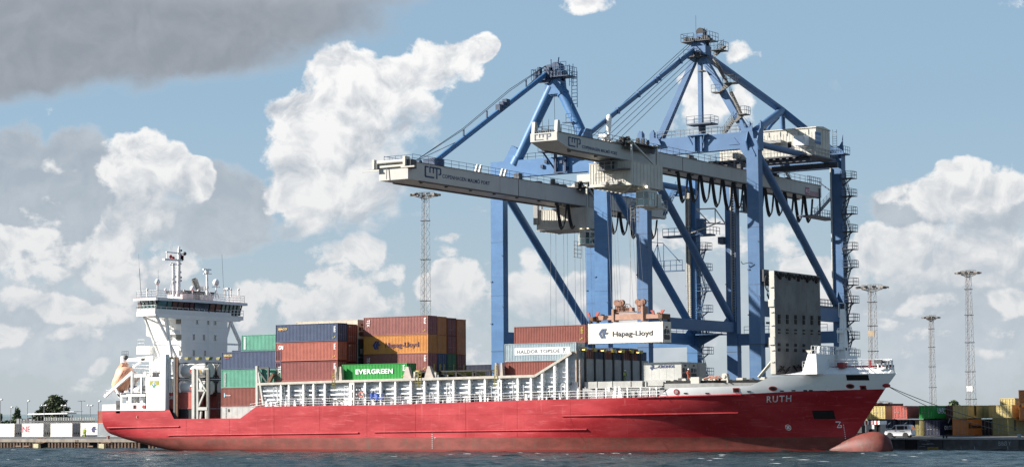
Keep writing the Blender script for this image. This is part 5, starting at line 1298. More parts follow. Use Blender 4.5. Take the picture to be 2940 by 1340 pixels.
    for k in range(11):
        y = ytip+4.2+k*(yback-ytip-6)/11; g.box(bx1-.95, y, bz0-.3, bx1-.55, y+.3, bz0-.003)
    g.build('flood_lamp_bracket', IRON, boom)
    for y in (18.6, 40.0):
        g = MB(); g.box(bx0-.03, y, bz0-.02, bx1+.03, y+.12, bz1+.02); g.build('boom_splice', mat('sooty rail beam', (.14,.12,.10)), boom)
    g = MB()
    for x in (bx1-.05, bx0+.05): g.rail([(x, ytip+1.2, bz1+.07), (x, yback-.2, bz1+.07)], h=1.05, step=2.0, r=.032, rails=(1, .5))
    g.rail([(bx0+.05, ytip+1.2, bz1), (bx1-.05, ytip+1.2, bz1)], h=1.05, step=1.1, r=.035, rails=(1, .5)); g.build('boom_railing', IR, cr)
    g = MB(); random.seed(8 if tall else 12)
    for k in range(26):
        y = yf-8+random.random()*(yback-yf+2); x = bx0+.4+random.random()*(bx1-bx0-1.2); hgt = .3+random.random()*.9
        g.box(x, y, bz1+.05, x+.3+random.random()*.6, y+.4+random.random()*1.2, bz1+.05+hgt)
    g.build('boom_top_gear', IRON, cr)
    # hanging loops of power cable
    g = MB(); festoon(g, bx1-.35, yf+(-9.5 if tall else 3.5), yback-2.5, bz0-.16, 13 if tall else 10, 4.3 if tall else 3.9); g.build('festoon_cable', RUBBER, cr)
    return cr, IR, LW, cx
# ---------------------------------------------------------------- near, taller crane
crB, IRB, LW, cxB = crane('taller periwinkle blue crane with white machinery house behind and lattice free legs, right one', True, BLUE_B, 49.8, 70.95, 47.75, 45.2, 58.3, 62.6, 41.45, 43.45, -17.0, 67.5, 60.4)
crB['label'] = 'taller grey blue crane on the right with a white machinery house and outside stair'
def sheave_tip(cr, bx0, bx1, bz1, y):
    g = MB()
    for x in (bx0+.1, bx1-.55): g.prism([(y+.1, bz1), (y+1.25, bz1), (y+.8, bz1+1.65), (y+.3, bz1+1.65)], 'x', x, x+.5)
    return g
sheave_tip(crB, 58.3, 62.6, 43.45, -17.0).build('boom_horn', BOOMW, crB)
g = MB()
for k in range(9): g.path([(58.9+k*.36, -16.8+.1*(k % 3), 43.5), (59.0+k*.36, -16.7, 43.75+.12*(k % 2)), (59.3+k*.36, -16.9, 43.6)], .07, 5)
for k in range(4): g.tube((58.9+k*1.0, -16.4, 43.5), (58.9+k*1.0, -16.4, 45.3), .03, 4)
g.build('boom_tip_gear', IRON, crB)
# A-frame on the sea side girder
ap = Vector((60.55, 28.0, 60.6))
g = MB(); g.beam((53.7, 27.9, 47.8), (60.0, 28.0, 60.0), 1.0, 1.0, up=(0,1,0), w2=.85, h2=.85); g.build('frame_leg', BLUE_B, crB)
g = MB(); g.beam((68.6, 27.9, 47.8), (61.3, 28.0, 60.0), 1.05, 1.0, up=(0,1,0), w2=.9, h2=.9); g.build('frame_leg', BLUE_B, crB)
g = MB(); g.beam((60.75, 28.2, 47.8), (60.75, 28.2, 60.0), .62, .62, up=(0,1,0)); g.build('frame_post', BLUE_B, crB)
g = MB(); g.tube((60.9, 28.3, 46.5), (60.9, 28.3, 49.6), .55, 10); g.box(59.2, 26.3, 49.4, 63.4, 28.8, 49.6)
g.rail([(59.2, 26.3, 49.6), (63.4, 26.3, 49.6), (63.4, 28.8, 49.6), (59.2, 28.8, 49.6)], h=1.1, step=1.3, r=.03); g.build('mid_platform', IRB, crB)
g = MB()
g.box(59.3, 27.0, 60.2, 62.3, 29.0, 61.6); g.prism([(59.6, 61.6), (62.2, 61.6), (61.7, 63.6), (60.1, 63.6)], 'y', 27.3, 27.7); g.prism([(59.6, 61.6), (62.2, 61.6), (61.7, 63.6), (60.1, 63.6)], 'y', 28.4, 28.8)
head = g.build('apex_head', BLUE_B, crB)
g = MB()
for x, z in ((60.3, 62.9), (61.1, 63.9), (61.6, 62.6), (60.2, 60.8)): g.tube((x, 27.5, z), (x, 28.6, z), .62, 14)
g.build('apex_sheave', DARK, crB)
g = MB(); dk = MB()
dk.box(58.4, 26.4, 62.3, 60.6, 29.2, 62.42); dk.box(61.2, 26.4, 62.3, 63.4, 29.2, 62.42); dk.box(58.9, 26.3, 59.9, 61.9, 29.2, 60.02); dk.box(63.4, 26.6, 60.6, 65.2, 29.0, 60.72)
g.rail([(58.4, 26.4, 62.4), (60.6, 26.4, 62.4)], h=1.2, step=.9, r=.035); g.rail([(58.4, 29.2, 62.4), (58.4, 26.4, 62.4)], h=1.2, step=.9, r=.035); g.rail([(61.2, 26.4, 62.4), (63.4, 26.4, 62.4), (63.4, 29.2, 62.4)], h=1.2, step=.9, r=.035)
g.rail([(63.4, 26.6, 60.7), (65.2, 26.6, 60.7), (65.2, 29.0, 60.7)], h=1.3, step=.7, r=.035); g.rail([(58.9, 26.3, 60.0), (61.9, 26.3, 60.0)], h=1.1, step=.7, r=.03); g.rail([(58.4, 29.2, 62.4), (60, 29.2, 62.4)], h=1.2, step=.9, r=.03)
for k in range(12): a = random.random(); dk.box(58.7+k*.38, 26.9, 62.42, 58.95+k*.38, 27.9, 62.7+.7*a)
for k in range(8): dk.box(59.0+k*.35, 26.6, 60.0, 59.22+k*.35, 27.6, 60.3+.7*random.random())
g.tube((60.4, 27.6, 63), (60.4, 27.6, 66.5), .03, 4); g.tube((62.2, 27, 62.4), (62.2, 27, 64.3), .06, 4); g.tube((62.6, 27, 62.4), (62.6, 27, 64.1), .06, 4)
dk.build('apex_platform', IRON, crB); g.build('apex_railing', IRB, crB)
g = MB()
def flight(g, a, b_, n=10):
    a, b_ = Vector(a), Vector(b_); g.beam(a, b_, .08, .25); g.beam(a+Vector((0,.7,0)), b_+Vector((0,.7,0)), .08, .25)
    for k in range(n): c = a.lerp(b_, (k+.5)/n); g.box(c.x-.13, c.y, c.z-.03, c.x+.13, c.y+.7, c.z+.03)
    for q in (1.0, .6, .3): g.tube(a+Vector((0,0,q)), b_+Vector((0,0,q)), .03, 4)
    for k in range(6): c = a.lerp(b_, k/5); g.tube(c, c+Vector((0,0,1)), .03, 4)
def pyf(px, py): q = PY(px, py, 27.2); return (q.x, q.y, q.z)
flight(g, pyf(2050, 158), pyf(2078, 132), 8); flight(g, pyf(2047, 170), pyf(2088, 243)); flight(g, pyf(2094, 262), pyf(2126, 330)); flight(g, pyf(2074, 386), pyf(2106, 340), 9)
for px, py, w in ((2080, 242, 1.9), (2120, 331, 1.4)):
    x, y_, z = pyf(px, py); g.box(x, 26.6, z, x+w, 28.4, z+.12); g.rail([(x, 26.6, z+.1), (x+w, 26.6, z+.1), (x+w, 28.4, z+.1)], h=1.15, step=.7, r=.035); g.prism([(x-.9, z-1.0), (x-.4, z-1.0), (x+w*.7, z), (x, z)], 'y', 27.2, 27.5)
x, y_, z = pyf(2050, 269); g.box(x, 26.3, z, x+1.5, 27.8, z+.15); g.rail([(x, 26.3, z+.1), (x+1.5, 26.3, z+.1)], h=1.1, step=.7, r=.03); g.box(61.0, 26.8, 57.6, 62.0, 27.8, 57.75)
g.build('frame_stair', mat('brown grey walkway steel', (.17,.16,.145), var=.2), crB)
g = MB(); g.rail([(53.0, 27.05, 47.78), (68.9, 27.05, 47.78)], h=1.1, step=1.6, r=.035); g.rail([(53.0, 28.2, 47.78), (68.9, 28.2, 47.78)], h=1.1, step=1.6, r=.03); g.build('girder_railing', GREY, crB)
g = MB()   # braced bracket on the face of the girder
g.box(59.4, 26.2, 47.7, 62.8, 27.0, 47.85); g.tube((59.5, 26.3, 47.7), (60.5, 26.9, 45.4), .12, 6); g.tube((62.3, 26.3, 47.7), (61.4, 26.9, 45.4), .12, 6); g.beam((60.4, 26.6, 45.2), (60.4, 26.6, 47.8), .3, .3); g.beam((61.6, 26.6, 45.2), (61.6, 26.6, 47.8), .3, .3)
g.build('girder_bracket', BLUE_B, crB)
g = MB()   # curved cheek plates over the legs, triangular gussets
for x in (50.6, 52.6, 69.3, 71.15):
    g.prism([(26.3, 46.2), (27.0, 44.8), (28.4, 44.8), (28.4, 48.9), (27.6, 49.4), (27.5, 48.2), (26.9, 47.7)], 'x', x-.08, x+.08)
g.prism([(66.1, 45.9), (67.9, 45.9), (67.0, 47.0)], 'y', 26.93, 26.995)
g.build('cheek_plate', BLUE_B, crB)
g = MB()
for x0_ in (68.9,): g.prism([(68.7, 47.6), (70.6, 47.6), (70.6, 48.8), (70.2, 48.2), (69.4, 48.1), (68.9, 49.4), (68.5, 49.5)], 'y', 25.9, 26.0); g.prism([(68.9, 46.0), (70.4, 43.9), (70.6, 44.0), (69.3, 46.6)], 'y', 26.9, 26.99)
for px in (1845, 1880): 
    q = PY(px, 392, 26.5); g.prism([(q.x-.9, q.z-1.4), (q.x+1.1, q.z-1.4), (q.x+.6, q.z-.4), (q.x-.1, q.z-.2), (q.x-.1, q.z+.7), (q.x-.5, q.z+.9), (q.x-.9, q.z+.4)], 'y', 26.4, 26.6)
g.build('hook_plate', BLUE_B, crB)
# forestay pair, backstay and rear pyramid
fe = Vector((60.5, -7.0, 43.6))
g = MB(); g.beam((60.4, 26.8, 61.0), fe, .66, .30, up=(1,0,0)); fs_ = g.build('forestay', BLUE_B, crB)
g = MB(); d = (fe-Vector((60.4,26.8,61.0)))
for t in (.13, .33, .36, .52, .7): c = Vector((60.4,26.8,61.0))+d*t; g.box(c.x-.25, c.y-.3, c.z-.42, c.x+.25, c.y+.3, c.z+.46)
g.build('stay_joint', BLUE_B, fs_)
g = MB(); g.prism([(-8.2, 43.45), (-4.6, 43.45), (-5.2, 45.2), (-6.6, 45.2)], 'x', 60.0, 60.2); g.prism([(-8.2, 43.45), (-4.6, 43.45), (-5.2, 45.2), (-6.6, 45.2)], 'x', 60.8, 61.0); g.build('stay_anchor', BLUE_B, crB)
nd = PX(2245, 318, 61.0)
g = MB(); g.tube((60.7, 28.8, 60.9), nd, .62, 14); g.build('backstay', BLUE_B, crB)
for b_, r_ in (((69.9, 28.4, 47.9), .62), (tuple(PY(2203, 374, 50)), .28), ((69.9, yb_ if False else 57.6, 47.3), .62), ((51.2, 57.6, 47.3), .62), ((60.9, nd.y+.8, 45.8), .45)):
    g = MB(); g.tube(nd, b_, r_, 14); g.build('rear_strut', BLUE_B, crB)
g = MB(); wires = [((59.9, 26.6, 62.2), (59.6, -5.0, 43.9)), ((60.2, 26.6, 62.0), (60.0, -4.2, 43.9)), ((60.0, 26.6, 60.4), (60.8, -3.6, 43.8)), ((60.4, 26.6, 59.9), (61.1, -2.4, 43.8)), ((60.6, 26.6, 59.3), (61.5, -1.2, 43.8)), ((60.8, 26.6, 58.6), (61.9, .0, 43.8)), ((60.6, 26.6, 61.4), (59.6, -6.0, 43.9))]
for a, b_ in wires: g.tube(a, b_, .045, 4)
g.tube((65.7, 28, 53.0), (61.4, 55.0, 46.5), .035, 4)
g.build('stay_rope', IRON, crB)
# white machinery house, platform, AC boxes, sign
hx0, hx1, hy0, hy1, hz0, hz1 = 55.2, 72.2, 45.0, 50.2, 45.75, 50.1
g = MB(); g.box(hx0, hy0, hz0, hx1, hy1, hz1); g.prism([(hy0-.15, hz1), (hy1+.1, hz1), (hy1+.1, hz1+.12), ((hy0+hy1)/2, hz1+.42), (hy0-.15, hz1+.16)], 'x', hx0-.1, hx1+.12)
mh = g.build('machinery_house', CREAM, crB)
for k in range(int((hx1-hx0)/.55)):
    x = hx0+.3+k*.55; g = MB(); g.box(x, hy0-.035, hz0+.05, x+.05, hy0-.001, hz1-.62); g.build('cladding_rib', CREAM, mh)
for y in (46.2, 47.4, 48.6): g = MB(); g.box(hx1+.001, y, hz0+.1, hx1+.03, y+.05, hz1-.1); g.build('cladding_rib', CREAM, mh)
g = MB(); 
for x in (64.0, 66.0, 67.2, 69.2, 70.9): g.box(x, hy0-.08, hz1-.95, x+.07, hy0, hz1-.2)
g.build('rain_pipe', GREY, mh)
g = MB(); q = PY(2267, 417, hy0-.02); g.box(q.x-.3, hy0-.05, q.z-.75, q.x+.3, hy0-.001, q.z+.55); g.build('house_doorway', MBLACK, mh)
g = MB(); q = PY(2301, 405, hy0-.8); g.box(q.x-.95, hy0-1.6, q.z-.75, q.x+.95, hy0-.001, q.z+.75); g.build('cooling_unit', LGREY, mh)
g = MB(); q = PX(2349, 397, hx1+.02); g.box(hx1+.001, q.y-1.15, q.z-.95, hx1+.05, q.y+1.0, q.z+.95); sg_ = g.build('house_sign', mat('sign blue', (.10,.20,.42)), mh)
g = MB(); g.box(hx1+.05, q.y-1.1, q.z-.5, hx1+.06, q.y+.95, q.z+.5); g.build('sign_panel', mat('sign pale blue', (.35,.48,.66)), mh)
letter('KCI', .5, (hx1+.065, q.y-.7, q.z-.18), (0,1,0), (0,0,1), mat('sign blue', (.10,.20,.42)), mh, width=1.3)
g = MB(); g.box(hx0-1, hy0-1.9, hz0-.25, hx1+.2, hy1+1.6, hz0-.02); g.box(hx0-1, hy0-1.2, hz0-1.0, hx1-.5, hy0-.8, hz0-.25); g.box(hx0-1, 53.5, hz0-1.1, hx1-.3, 54.0, hz0-.25)
for k in range(14): g.box(hx0+k*1.15, hy0-1.8, hz0-.5, hx0+k*1.15+.4, hy0-1.2, hz0-.25)
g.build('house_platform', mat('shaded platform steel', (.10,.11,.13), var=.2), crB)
g = MB(); g.box(58.0, hy0-1, hz0+.35, 59, hy0, hz0+1.2); q = PY(2220, 408, hy0-.8); g.box(q.x-2.2, hy0-1.2, q.z-.22, q.x+1.5, hy0-.05, q.z+.22); g.build('house_hood', GREY, mh)
g = MB(); g.rail([(hx0-1, hy0-1.85, hz0), (hx1+.15, hy0-1.85, hz0), (hx1+.15, hy1+1.5, hz0)], h=1.15, step=1.25, r=.035); g.ladder((72.6, 51.2, 46), (72.6, 51.2, 50.4), w=.7, side=(1,0,0), step=.35, r=.04); g.build('house_railing', GALV, crB)
g = MB(); g.prism([(68.6, 47.2), (71.4, 47.2), (71.4, 50.3), (71.2, 49.2), (70.8, 48.6), (70.2, 48.35), (69.3, 48.4), (68.9, 49.3), (68.6, 49.2)], 'y', 57.0, 57.1); g.box(67.2, 56.3, 47.1, 71.8, 58.8, 47.3); g.build('hook_plate', BLUE_B, crB)
g = MB(); g.rail([(67.2, 56.3, 47.3), (71.8, 56.3, 47.3), (71.8, 58.8, 47.3)], h=1.1, step=.9, r=.035); g.build('land_railing', IRB, crB)
# stair on the land side leg, lift shaft trim, ladders
stair_tower(crB, 70.9, 57.3, 8.6, 46.9, 2.88, (BLUE_B, IRB, mat('slate railing', (.10,.13,.18))))
g = MB(); g.tube((69.25, 56.85, 20), (69.25, 56.85, 45), .17, 8); g.build('drain_pipe', GALV, crB)
g = MB(); g.box(50.9, 56.7, 20.6, 51.05, 57, 44.5); g.ladder((51.35, 56.85, 20.6), (51.35, 56.85, 44.5), w=.45, side=(1,0,0), step=.45, r=.05); g.build('leg_ladder', GALV, crB)
g = MB()   # back end of the girder: access platform and stair
g.box(62.7, 58.0, 37.6, 65.5, 68.5, 37.75); g.rail([(65.4, 57.8, 37.7), (65.4, 68.5, 37.7), (62.7, 68.5, 37.7)], h=1.15, step=1.0, r=.04); flight(g, (63.8, 68.3, 41.4), (63.8, 62.0, 37.9), 10); g.rail([(62.7, 62.0, 43.5), (62.7, 67.3, 43.5)], h=1.2, step=.8, r=.04)
g.box(62.6, 66.5, 38, 62.8, 66.7, 43); g.box(65.3, 66.5, 38, 65.5, 66.7, 42); g.beam((65.4, 66.6, 41.9), (62.6, 66.6, 44), .2, .2); g.build('rear_platform', IRB, crB)
g = MB(); flight(g, (60.4, 60.5, 43.6), (61.2, 54.6, 46.2), 10); g.build('bridge_stair', GREY, crB)
q = PX(2318, 548, 62.62); g = MB(); g.box(62.605, q.y-.75, q.z-.6, 62.64, q.y+.75, q.z+.6); g.build('maker_panel', mat('faded pink sign', (.55,.16,.22)), crB)
letter('KCI', .8, (62.65, q.y-.6, q.z-.28), (0,1,0), (0,0,1), SIGNW, crB, width=1.2); g = MB(); g.box(62.605, q.y+1.1, q.z-.75, 62.63, q.y+4.3, q.z+.1); g.build('maker_panel', mat('pale pink sign', (.55,.33,.36)), crB)
g = MB(); g.cbox(49.3, 57.0, 34.2, 1.0, 1.6, 1.2); 
q = PX(2122, 605, 52.2); g.box(52.0, q.y, q.z-.2, 52.6, q.y+6.5, q.z); g.rail([(52.6, q.y, q.z), (52.6, q.y+6.5, q.z)], h=1.2, step=1.2, r=.05); g.rail([(52.1, q.y, q.z), (52.1, q.y+6.5, q.z)], h=1.2, step=1.2, r=.05); g.box(52.1, q.y+1.5, q.z, 52.5, q.y+2.6, q.z+2.8); g.build('side_cage', IRB, crB)
# low walkway railings near the portal beams, cable reel
g = MB(); g.rail([(70.4, 46, 22.25), (70.4, 56.9, 22.25)], h=1.15, step=1.2, r=.04); g.rail([(69.5, 46, 22.25), (69.5, 56.9, 22.25)], h=1.15, step=1.2, r=.035); g.box(69.2, 45.9, 22.2, 70.9, 57, 22.3); g.rail([(53, 57.1, 18.65), (68, 57.1, 18.65)], h=1.1, step=1.5, r=.035); g.build('portal_railing', IRB, crB)
rl_ = MB(); q = PX(2205, 810, 71.6)
for k in range(16): a, b_ = 2*pi*k/16, 2*pi*(k+1)/16; rl_.tube((71.7, q.y+1.35*cos(a), q.z+1.35*sin(a)), (71.7, q.y+1.35*cos(b_), q.z+1.35*sin(b_)), .09, 5); rl_.tube((71.7, q.y, q.z), (71.7, q.y+1.3*cos(a), q.z+1.3*sin(a)), .035, 4)
rl_.tube((71.3, q.y, q.z), (71.9, q.y, q.z), .55, 12); rl_.box(71.0, q.y-1.2, q.z+.1, 71.5, q.y+.6, q.z+1.9); flight(rl_, (71.6, q.y-.4, q.z-1.8), (71.6, q.y+3.4, q.z-5.6), 10); rl_.box(71.0, q.y+.3, q.z-6.2, 72.0, q.y+4.4, q.z-5.9)
rl_.build('cable_reel', IRON, crB)
g = MB(); g.path([(69.9, 26.9, 27.7), (69.5, 26.6, 27.9), (68.4, 26.4, 27.7), (68.2, 26.3, 28.1)], .06, 5); g.box(70.6, 28.4, 15.2, 71.3, 28.9, 15.8); g.build('leg_fixture', IRON, crB)
# trolley with machinery house and cab
def trolley(cr, x0_, x1_, y0_, y1_, z0_, z1_, bx0, bx1, bz0, bz1, cabc, IRx):
    t = MB(); t.box(x0_, y0_, z0_, x1_, y1_, z1_); th = t.build('trolley_house', CREAM, cr)
    for k in range(int((x1_-x0_)/.45)):
        x = x0_+.12+k*.45; t = MB(); t.box(x, y0_-.05, z0_+.35, x+.09, y0_-.001, z1_-.12); t.build('cladding_rib', CREAM, th)
    for k in range(int((y1_-y0_)/1.0)):
        y = y0_+.4+k*1.0; t = MB(); t.box(x1_+.001, y, z0_+.1, x1_+.04, y+.05, z1_-.1); t.build('cladding_rib', CREAM, th)
    t = MB(); t.box(x0_-.08, y0_-.08, z1_, x1_+.08, y1_+.08, z1_+.08); t.box(x0_-.08, y0_-.08, z0_-.14, x1_+.08, y0_+.4, z0_); t.box(x0_, y1_-.3, z0_-.14, x1_+.08, y1_+.05, z0_); t.box(x1_-.3, y0_, z0_-.14, x1_+.06, y1_, z0_)
    for k in range(7): yy = y0_+.8+k*(y1_-y0_-1.6)/6; t.box(x0_+.1, yy, z0_-.30, x1_-.1, yy+.22, z0_-.05)
    t.beam((x0_+.4, y0_+.4, z0_-.25), (x1_-.4, y1_-.4, z0_-.25), .2, .2); t.beam((x1_-.4, y0_+.4, z0_-.25), (x0_+.4, y1_-.4, z0_-.25), .2, .2)
    t.build('trolley_frame', CREAM, th)
    t = MB()
    for x in (x0_+.5, x1_-.5):
        for y in (y0_+.8, y1_-.8): t.box(x-.13, y-.13, z1_, x+.13, y+.13, bz1+.40)
    for y in (y0_+.8, y1_-.8): t.box(x0_+.3, y-.15, bz1+.38, x1_-.3, y+.15, bz1+.6)
    t.beam((x1_-.5, y0_+1.2, bz1+.3), (x1_-.45, y1_-1.6, z1_+.1), .22, .22); t.build('trolley_hanger', CREAM, th)
    t = MB()
    for k in range(5): a = y0_+1.0+k*1.25; t.box(bx0+.4, a, bz1+.2, bx0+1.7, a+.85, bz1+.75+.25*(k % 2)); t.box(bx1-1.3, a, bz1+.15, bx1-.3, a+.8, bz1+.9)
    t.build('hoist_box', LGREY, th)
    t = MB(); random.seed(31)
    for k in range(16): a = random.random()*(y1_-y0_-.6); t.box(bx1-.3+random.random()*.7, y0_+a, bz1+.1, bx1+.2+random.random()*.6, y0_+a+.3, bz1+.5+random.random()*.9)
    t.build('hoist_gear', DARK, th)
    t = MB(); t.box(bx0-.5, y0_+.4, bz1+.24, bx1+1.5, y1_-.4, bz1+.36); t.box(bx1+.5, y0_+.3, bz1-.55, bx1+.75, y1_-.3, bz1+.24); t.build('hoist_platform', mat('dark hoist platform', (.07,.065,.06), var=.3), th)  # dark platform overhanging the boom, there to shade its side
    # cab
    cx_, cy_, cz_ = cabc; w = 2.0; cab = MB()
    cab.prism([(cx_-w/2, cy_-.9), (cx_-w/2+.45, cy_-1.5), (cx_+w/2-.45, cy_-1.5), (cx_+w/2, cy_-.9), (cx_+w/2, cy_+1.6), (cx_-w/2, cy_+1.6)], 'z', cz_+.95, cz_+1.3)
    cab.box(cx_-w/2+.05, cy_+.9, cz_-1.1, cx_+w/2-.05, cy_+1.55, cz_+.95)
    cab.prism([(cy_-1.35, cz_-1.15), (cy_-1.4, cz_-.95), (cy_+1.55, cz_-.95), (cy_+1.55, cz_-1.15)], 'x', cx_-w/2+.05, cx_+w/2-.05)
    cb = cab.build('operator_cab', CREAM, cr)
    vb = [(-w/2,-.9),(-w/2+.45,-1.5),(w/2-.45,-1.5),(w/2,-.9),(w/2,.9)]
    for (a, b_) in zip(vb, vb[1:]):
        for (za_, zb2) in ((-.95, -.05), (.0, .95)):
            g_ = MB(); d_ = Vector((b_[0]-a[0], b_[1]-a[1], 0)); n_ = max(1, int(round(d_.length/.75)))
            for k in range(n_):
                p_, q_ = Vector((cx_+a[0], cy_+a[1], 0))+d_*((k+.06)/n_), Vector((cx_+a[0], cy_+a[1], 0))+d_*((k+.94)/n_)
                g_ = MB(); g_.add([(p_.x, p_.y, cz_+za_+.04), (q_.x, q_.y, cz_+za_+.04), (q_.x, q_.y, cz_+zb2-.04), (p_.x, p_.y, cz_+zb2-.04)], [(0,1,2,3)]); g_.build('cab_window', GLASS if (za_ > -.5) == (k % 2 == 0) else GLASS_G, cb)
    fr_ = MB()
    for a in vb: fr_.box(cx_+a[0]-.05, cy_+a[1]-.05, cz_-1.1, cx_+a[0]+.05, cy_+a[1]+.05, cz_+1.0)
    for a, b_ in zip(vb, vb[1:]): fr_.beam((cx_+a[0], cy_+a[1], cz_-.02), (cx_+b_[0], cy_+b_[1], cz_-.02), .1, .1); fr_.beam((cx_+a[0], cy_+a[1], cz_-1.02), (cx_+b_[0], cy_+b_[1], cz_-1.02), .14, .14)
    fr_.box(cx_-w/2-.1, cy_+1.55, cz_-1.3, cx_+w/2+.9, cy_+3.0, cz_-1.15); fr_.box(cx_+.2, cy_+1.8, cz_-1.1, cx_+w/2, cy_+2.9, cz_+.9); fr_.box(cx_-.2, cy_+.9, cz_+1.3, cx_+.2, cy_+1.3, z0_)
    fr_.box(cx_+.4, cy_-.4, cz_+1.3, cx_+.7, cy_, z0_)
    fr_.build('cab_frame', CREAM, cb)
    ca = MB(); ca.rail([(cx_-w/2-.9, cy_-1.0, cz_-3.0), (cx_-w/2-.9, cy_+1.3, cz_-3.0)], h=2.6, step=1.1, r=.04, rails=(1, .75, .5, .25, 0)); ca.ladder((cx_-w/2-1.2, cy_, cz_-3), (cx_-w/2-1.2, cy_, cz_-.6), w=.7); ca.rail([(cx_+w/2+.8, cy_+1.8, cz_-2.0), (cx_+w/2+.8, cy_+3.2, cz_-2.0)], h=1.2, step=.6, r=.04)
    ca.rail([(cx_-w/2, cy_+2.9, cz_-1.15), (cx_+w/2+.9, cy_+2.9, cz_-1.15)], h=1.1, step=.8, r=.04)
    ca.build('cab_walkway', GALV, cb)
    lm = MB(); lm.ball((cx_-.6, cy_-1.0, cz_+1.75), .25, .25, .22, 8, 5); lm.ball((cx_+.7, cy_-1.0, cz_+1.7), .22, .22, .2, 8, 5); lm.build('cab_lamp', mat('lit cab lamp', (.9,.8,.6), emit=((1, .9, .7), 1.2)), cb)
    return th
thB = trolley(crB, 57.45, 64.45, .1, 9.1, 37.75, 41.0, 58.3, 62.6, 41.45, 43.45, (64.1, 4.6, 35.9), IRB)
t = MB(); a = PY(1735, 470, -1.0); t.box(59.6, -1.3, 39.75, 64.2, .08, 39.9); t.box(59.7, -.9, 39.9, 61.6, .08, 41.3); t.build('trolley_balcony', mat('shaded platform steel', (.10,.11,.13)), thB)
t = MB(); t.rail([(59.6, -1.3, 39.9), (64.2, -1.3, 39.9)], h=1.1, step=1.1, r=.035); t.rail([(59.0, -.9, 38.3), (60.6, -.9, 38.3), (61.8, -.9, 37.9)], h=1.1, step=.7, r=.035); t.box(59.9, -.8, 37.75, 60.7, .0, 38.2); t.box(61.3, -.8, 37.75, 62.6, .0, 38.2); t.build('balcony_railing', GALV, thB)
t = MB(); q = Vector((60.9, -.2, 44.0)); t.tube(q, q+Vector((.1, 0, 2.0)), .2, 8); t.tube(q+Vector((.0, 0, 1.5)), q+Vector((.05, 0, 3.3)), .32, 8, r2=.42); t.ball(q+Vector((.05, 0, 3.4)), .42, .3, .5); t.box(59.9, -.5, 43.5, 60.4, .3, 45.1); t.box(59.6, -.9, 44.6, 60.9, -.2, 45.0); t.build('white_warning_horn', WHITE, thB)
t = MB(); random.seed(77)
for k in range(12): t.tube((60.5+random.random()*1.7, -.7, 43.4+random.random()), (60.7+random.random()*1.9, -.5, 42.0+random.random()*2.6), .06, 5)
t.build('hoist_gear', IRON, thB)
# hoist ropes down to the spreader
sx0, sx1, sy = 56.1, 68.29, 2.84
g = MB()
for x in (59.3, 60.0, 60.4, 60.9, 62.9, 63.6, 64.1, 64.7): g.tube((60.6+(x-62)*.9, 3.6, 38), (x, sy, 20.6), .022, 4)
g.tube((61.9, 4.2, 36), (62.3, sy, 20.0), .03, 4); g.build('hoist_rope', GREY, crB)
# ---------------------------------------------------------------- far, lower crane
crA, IRA, LWA, cxA = crane('lower bright azure crane on the left with tubular A frame over its white boom', False, BLUE_A, 22.7, 44.55, 46.3, 43.6, 28.25, 33.45, 39.5, 42.1, -11.0, 66.5, 33.6)
g = MB(); g.prism([(25.0, 46.25), (28.6, 46.25), (27.5, 48.4), (26.6, 48.8)], 'y', 27.3, 28.0); g.prism([(38.0, 46.25), (42.6, 46.25), (40.9, 48.8), (40.0, 48.4)], 'y', 27.3, 28.0); g.build('frame_foot', BLUE_A, crA)
for a, b_ in (((27.4, 27.7, 46.2), (34.0, 28.0, 57.8)), ((41.6, 27.7, 46.2), (35.4, 28.0, 57.8))):
    g = MB(); g.tube(a, b_, .78, 18, r2=.9); g.build('frame_leg', BLUE_A, crA)
g = MB(); g.tube((27.0, 27.6, 45.6), (27.7, 27.7, 46.8), .9, 16); d = Vector((41.6,27.7,46.2))-Vector((35.4,28,57.8)); c = Vector((35.4,28,57.8))+d*.1; g.tube(c, c+d*.02, 1.0, 18); g.build('leg_collar', BLUE_A, crA)
g = MB(); g.prism([(33.0, 56.5), (36.2, 56.5), (35.9, 59.5), (35.4, 61.0), (34.2, 61.0), (33.2, 59.5)], 'y', 27.2, 27.6); g.prism([(33.0, 56.5), (36.2, 56.5), (35.9, 59.5), (35.4, 61.0), (34.2, 61.0), (33.2, 59.5)], 'y', 28.6, 29.0); g.box(33.2, 27.4, 56.3, 36.0, 28.8, 58.6); g.build('apex_head', BLUE_A, crA)
g = MB()
for x, z in ((34.0, 60.5), (35.2, 60.8), (34.6, 59.6), (33.5, 59.0), (35.8, 59.7)): g.tube((x, 26.9, z), (x, 28.7, z), .8, 14)
g.build('apex_sheave', mat('dark blue machinery', (.03,.06,.13), var=.3, scale=2), crA)
g = MB(); dk = MB()
dk.box(31.0, 26.5, 58.8, 33.6, 29.0, 58.95); dk.box(34.6, 26.4, 59.1, 37.9, 29.2, 59.25)
g.rail([(33.4, 26.5, 58.95), (31.0, 26.5, 58.95), (31.0, 29.0, 58.95)], h=1.7, step=.7, r=.045); g.rail([(34.6, 26.4, 59.2), (37.9, 26.4, 59.2), (37.9, 29.2, 59.2)], h=1.5, step=.7, r=.045); g.rail([(35.6, 26.4, 59.2), (37.6, 26.4, 59.2)], h=2.2, step=.8, r=.045)
g.ladder((38.6, 27.3, 54.0), (38.6, 27.3, 59.8), w=1.0, side=(1,0,0), step=.55, r=.07); g.ladder((38.2, 27.0, 57.5), (38.2, 27.0, 61.0), w=.7, side=(1,0,0), step=.6, r=.06); g.ladder((39.8, 27.0, 46.4), (38.7, 27.2, 51.6), w=.8, side=(1,0,0), step=.5, r=.06)
g.box(36.6, 26.6, 51.6, 38.6, 27.4, 51.75); g.rail([(37.4, 26.6, 51.7), (38.4, 26.6, 51.7)], h=1.3, step=.8, r=.04)
random.seed(2)
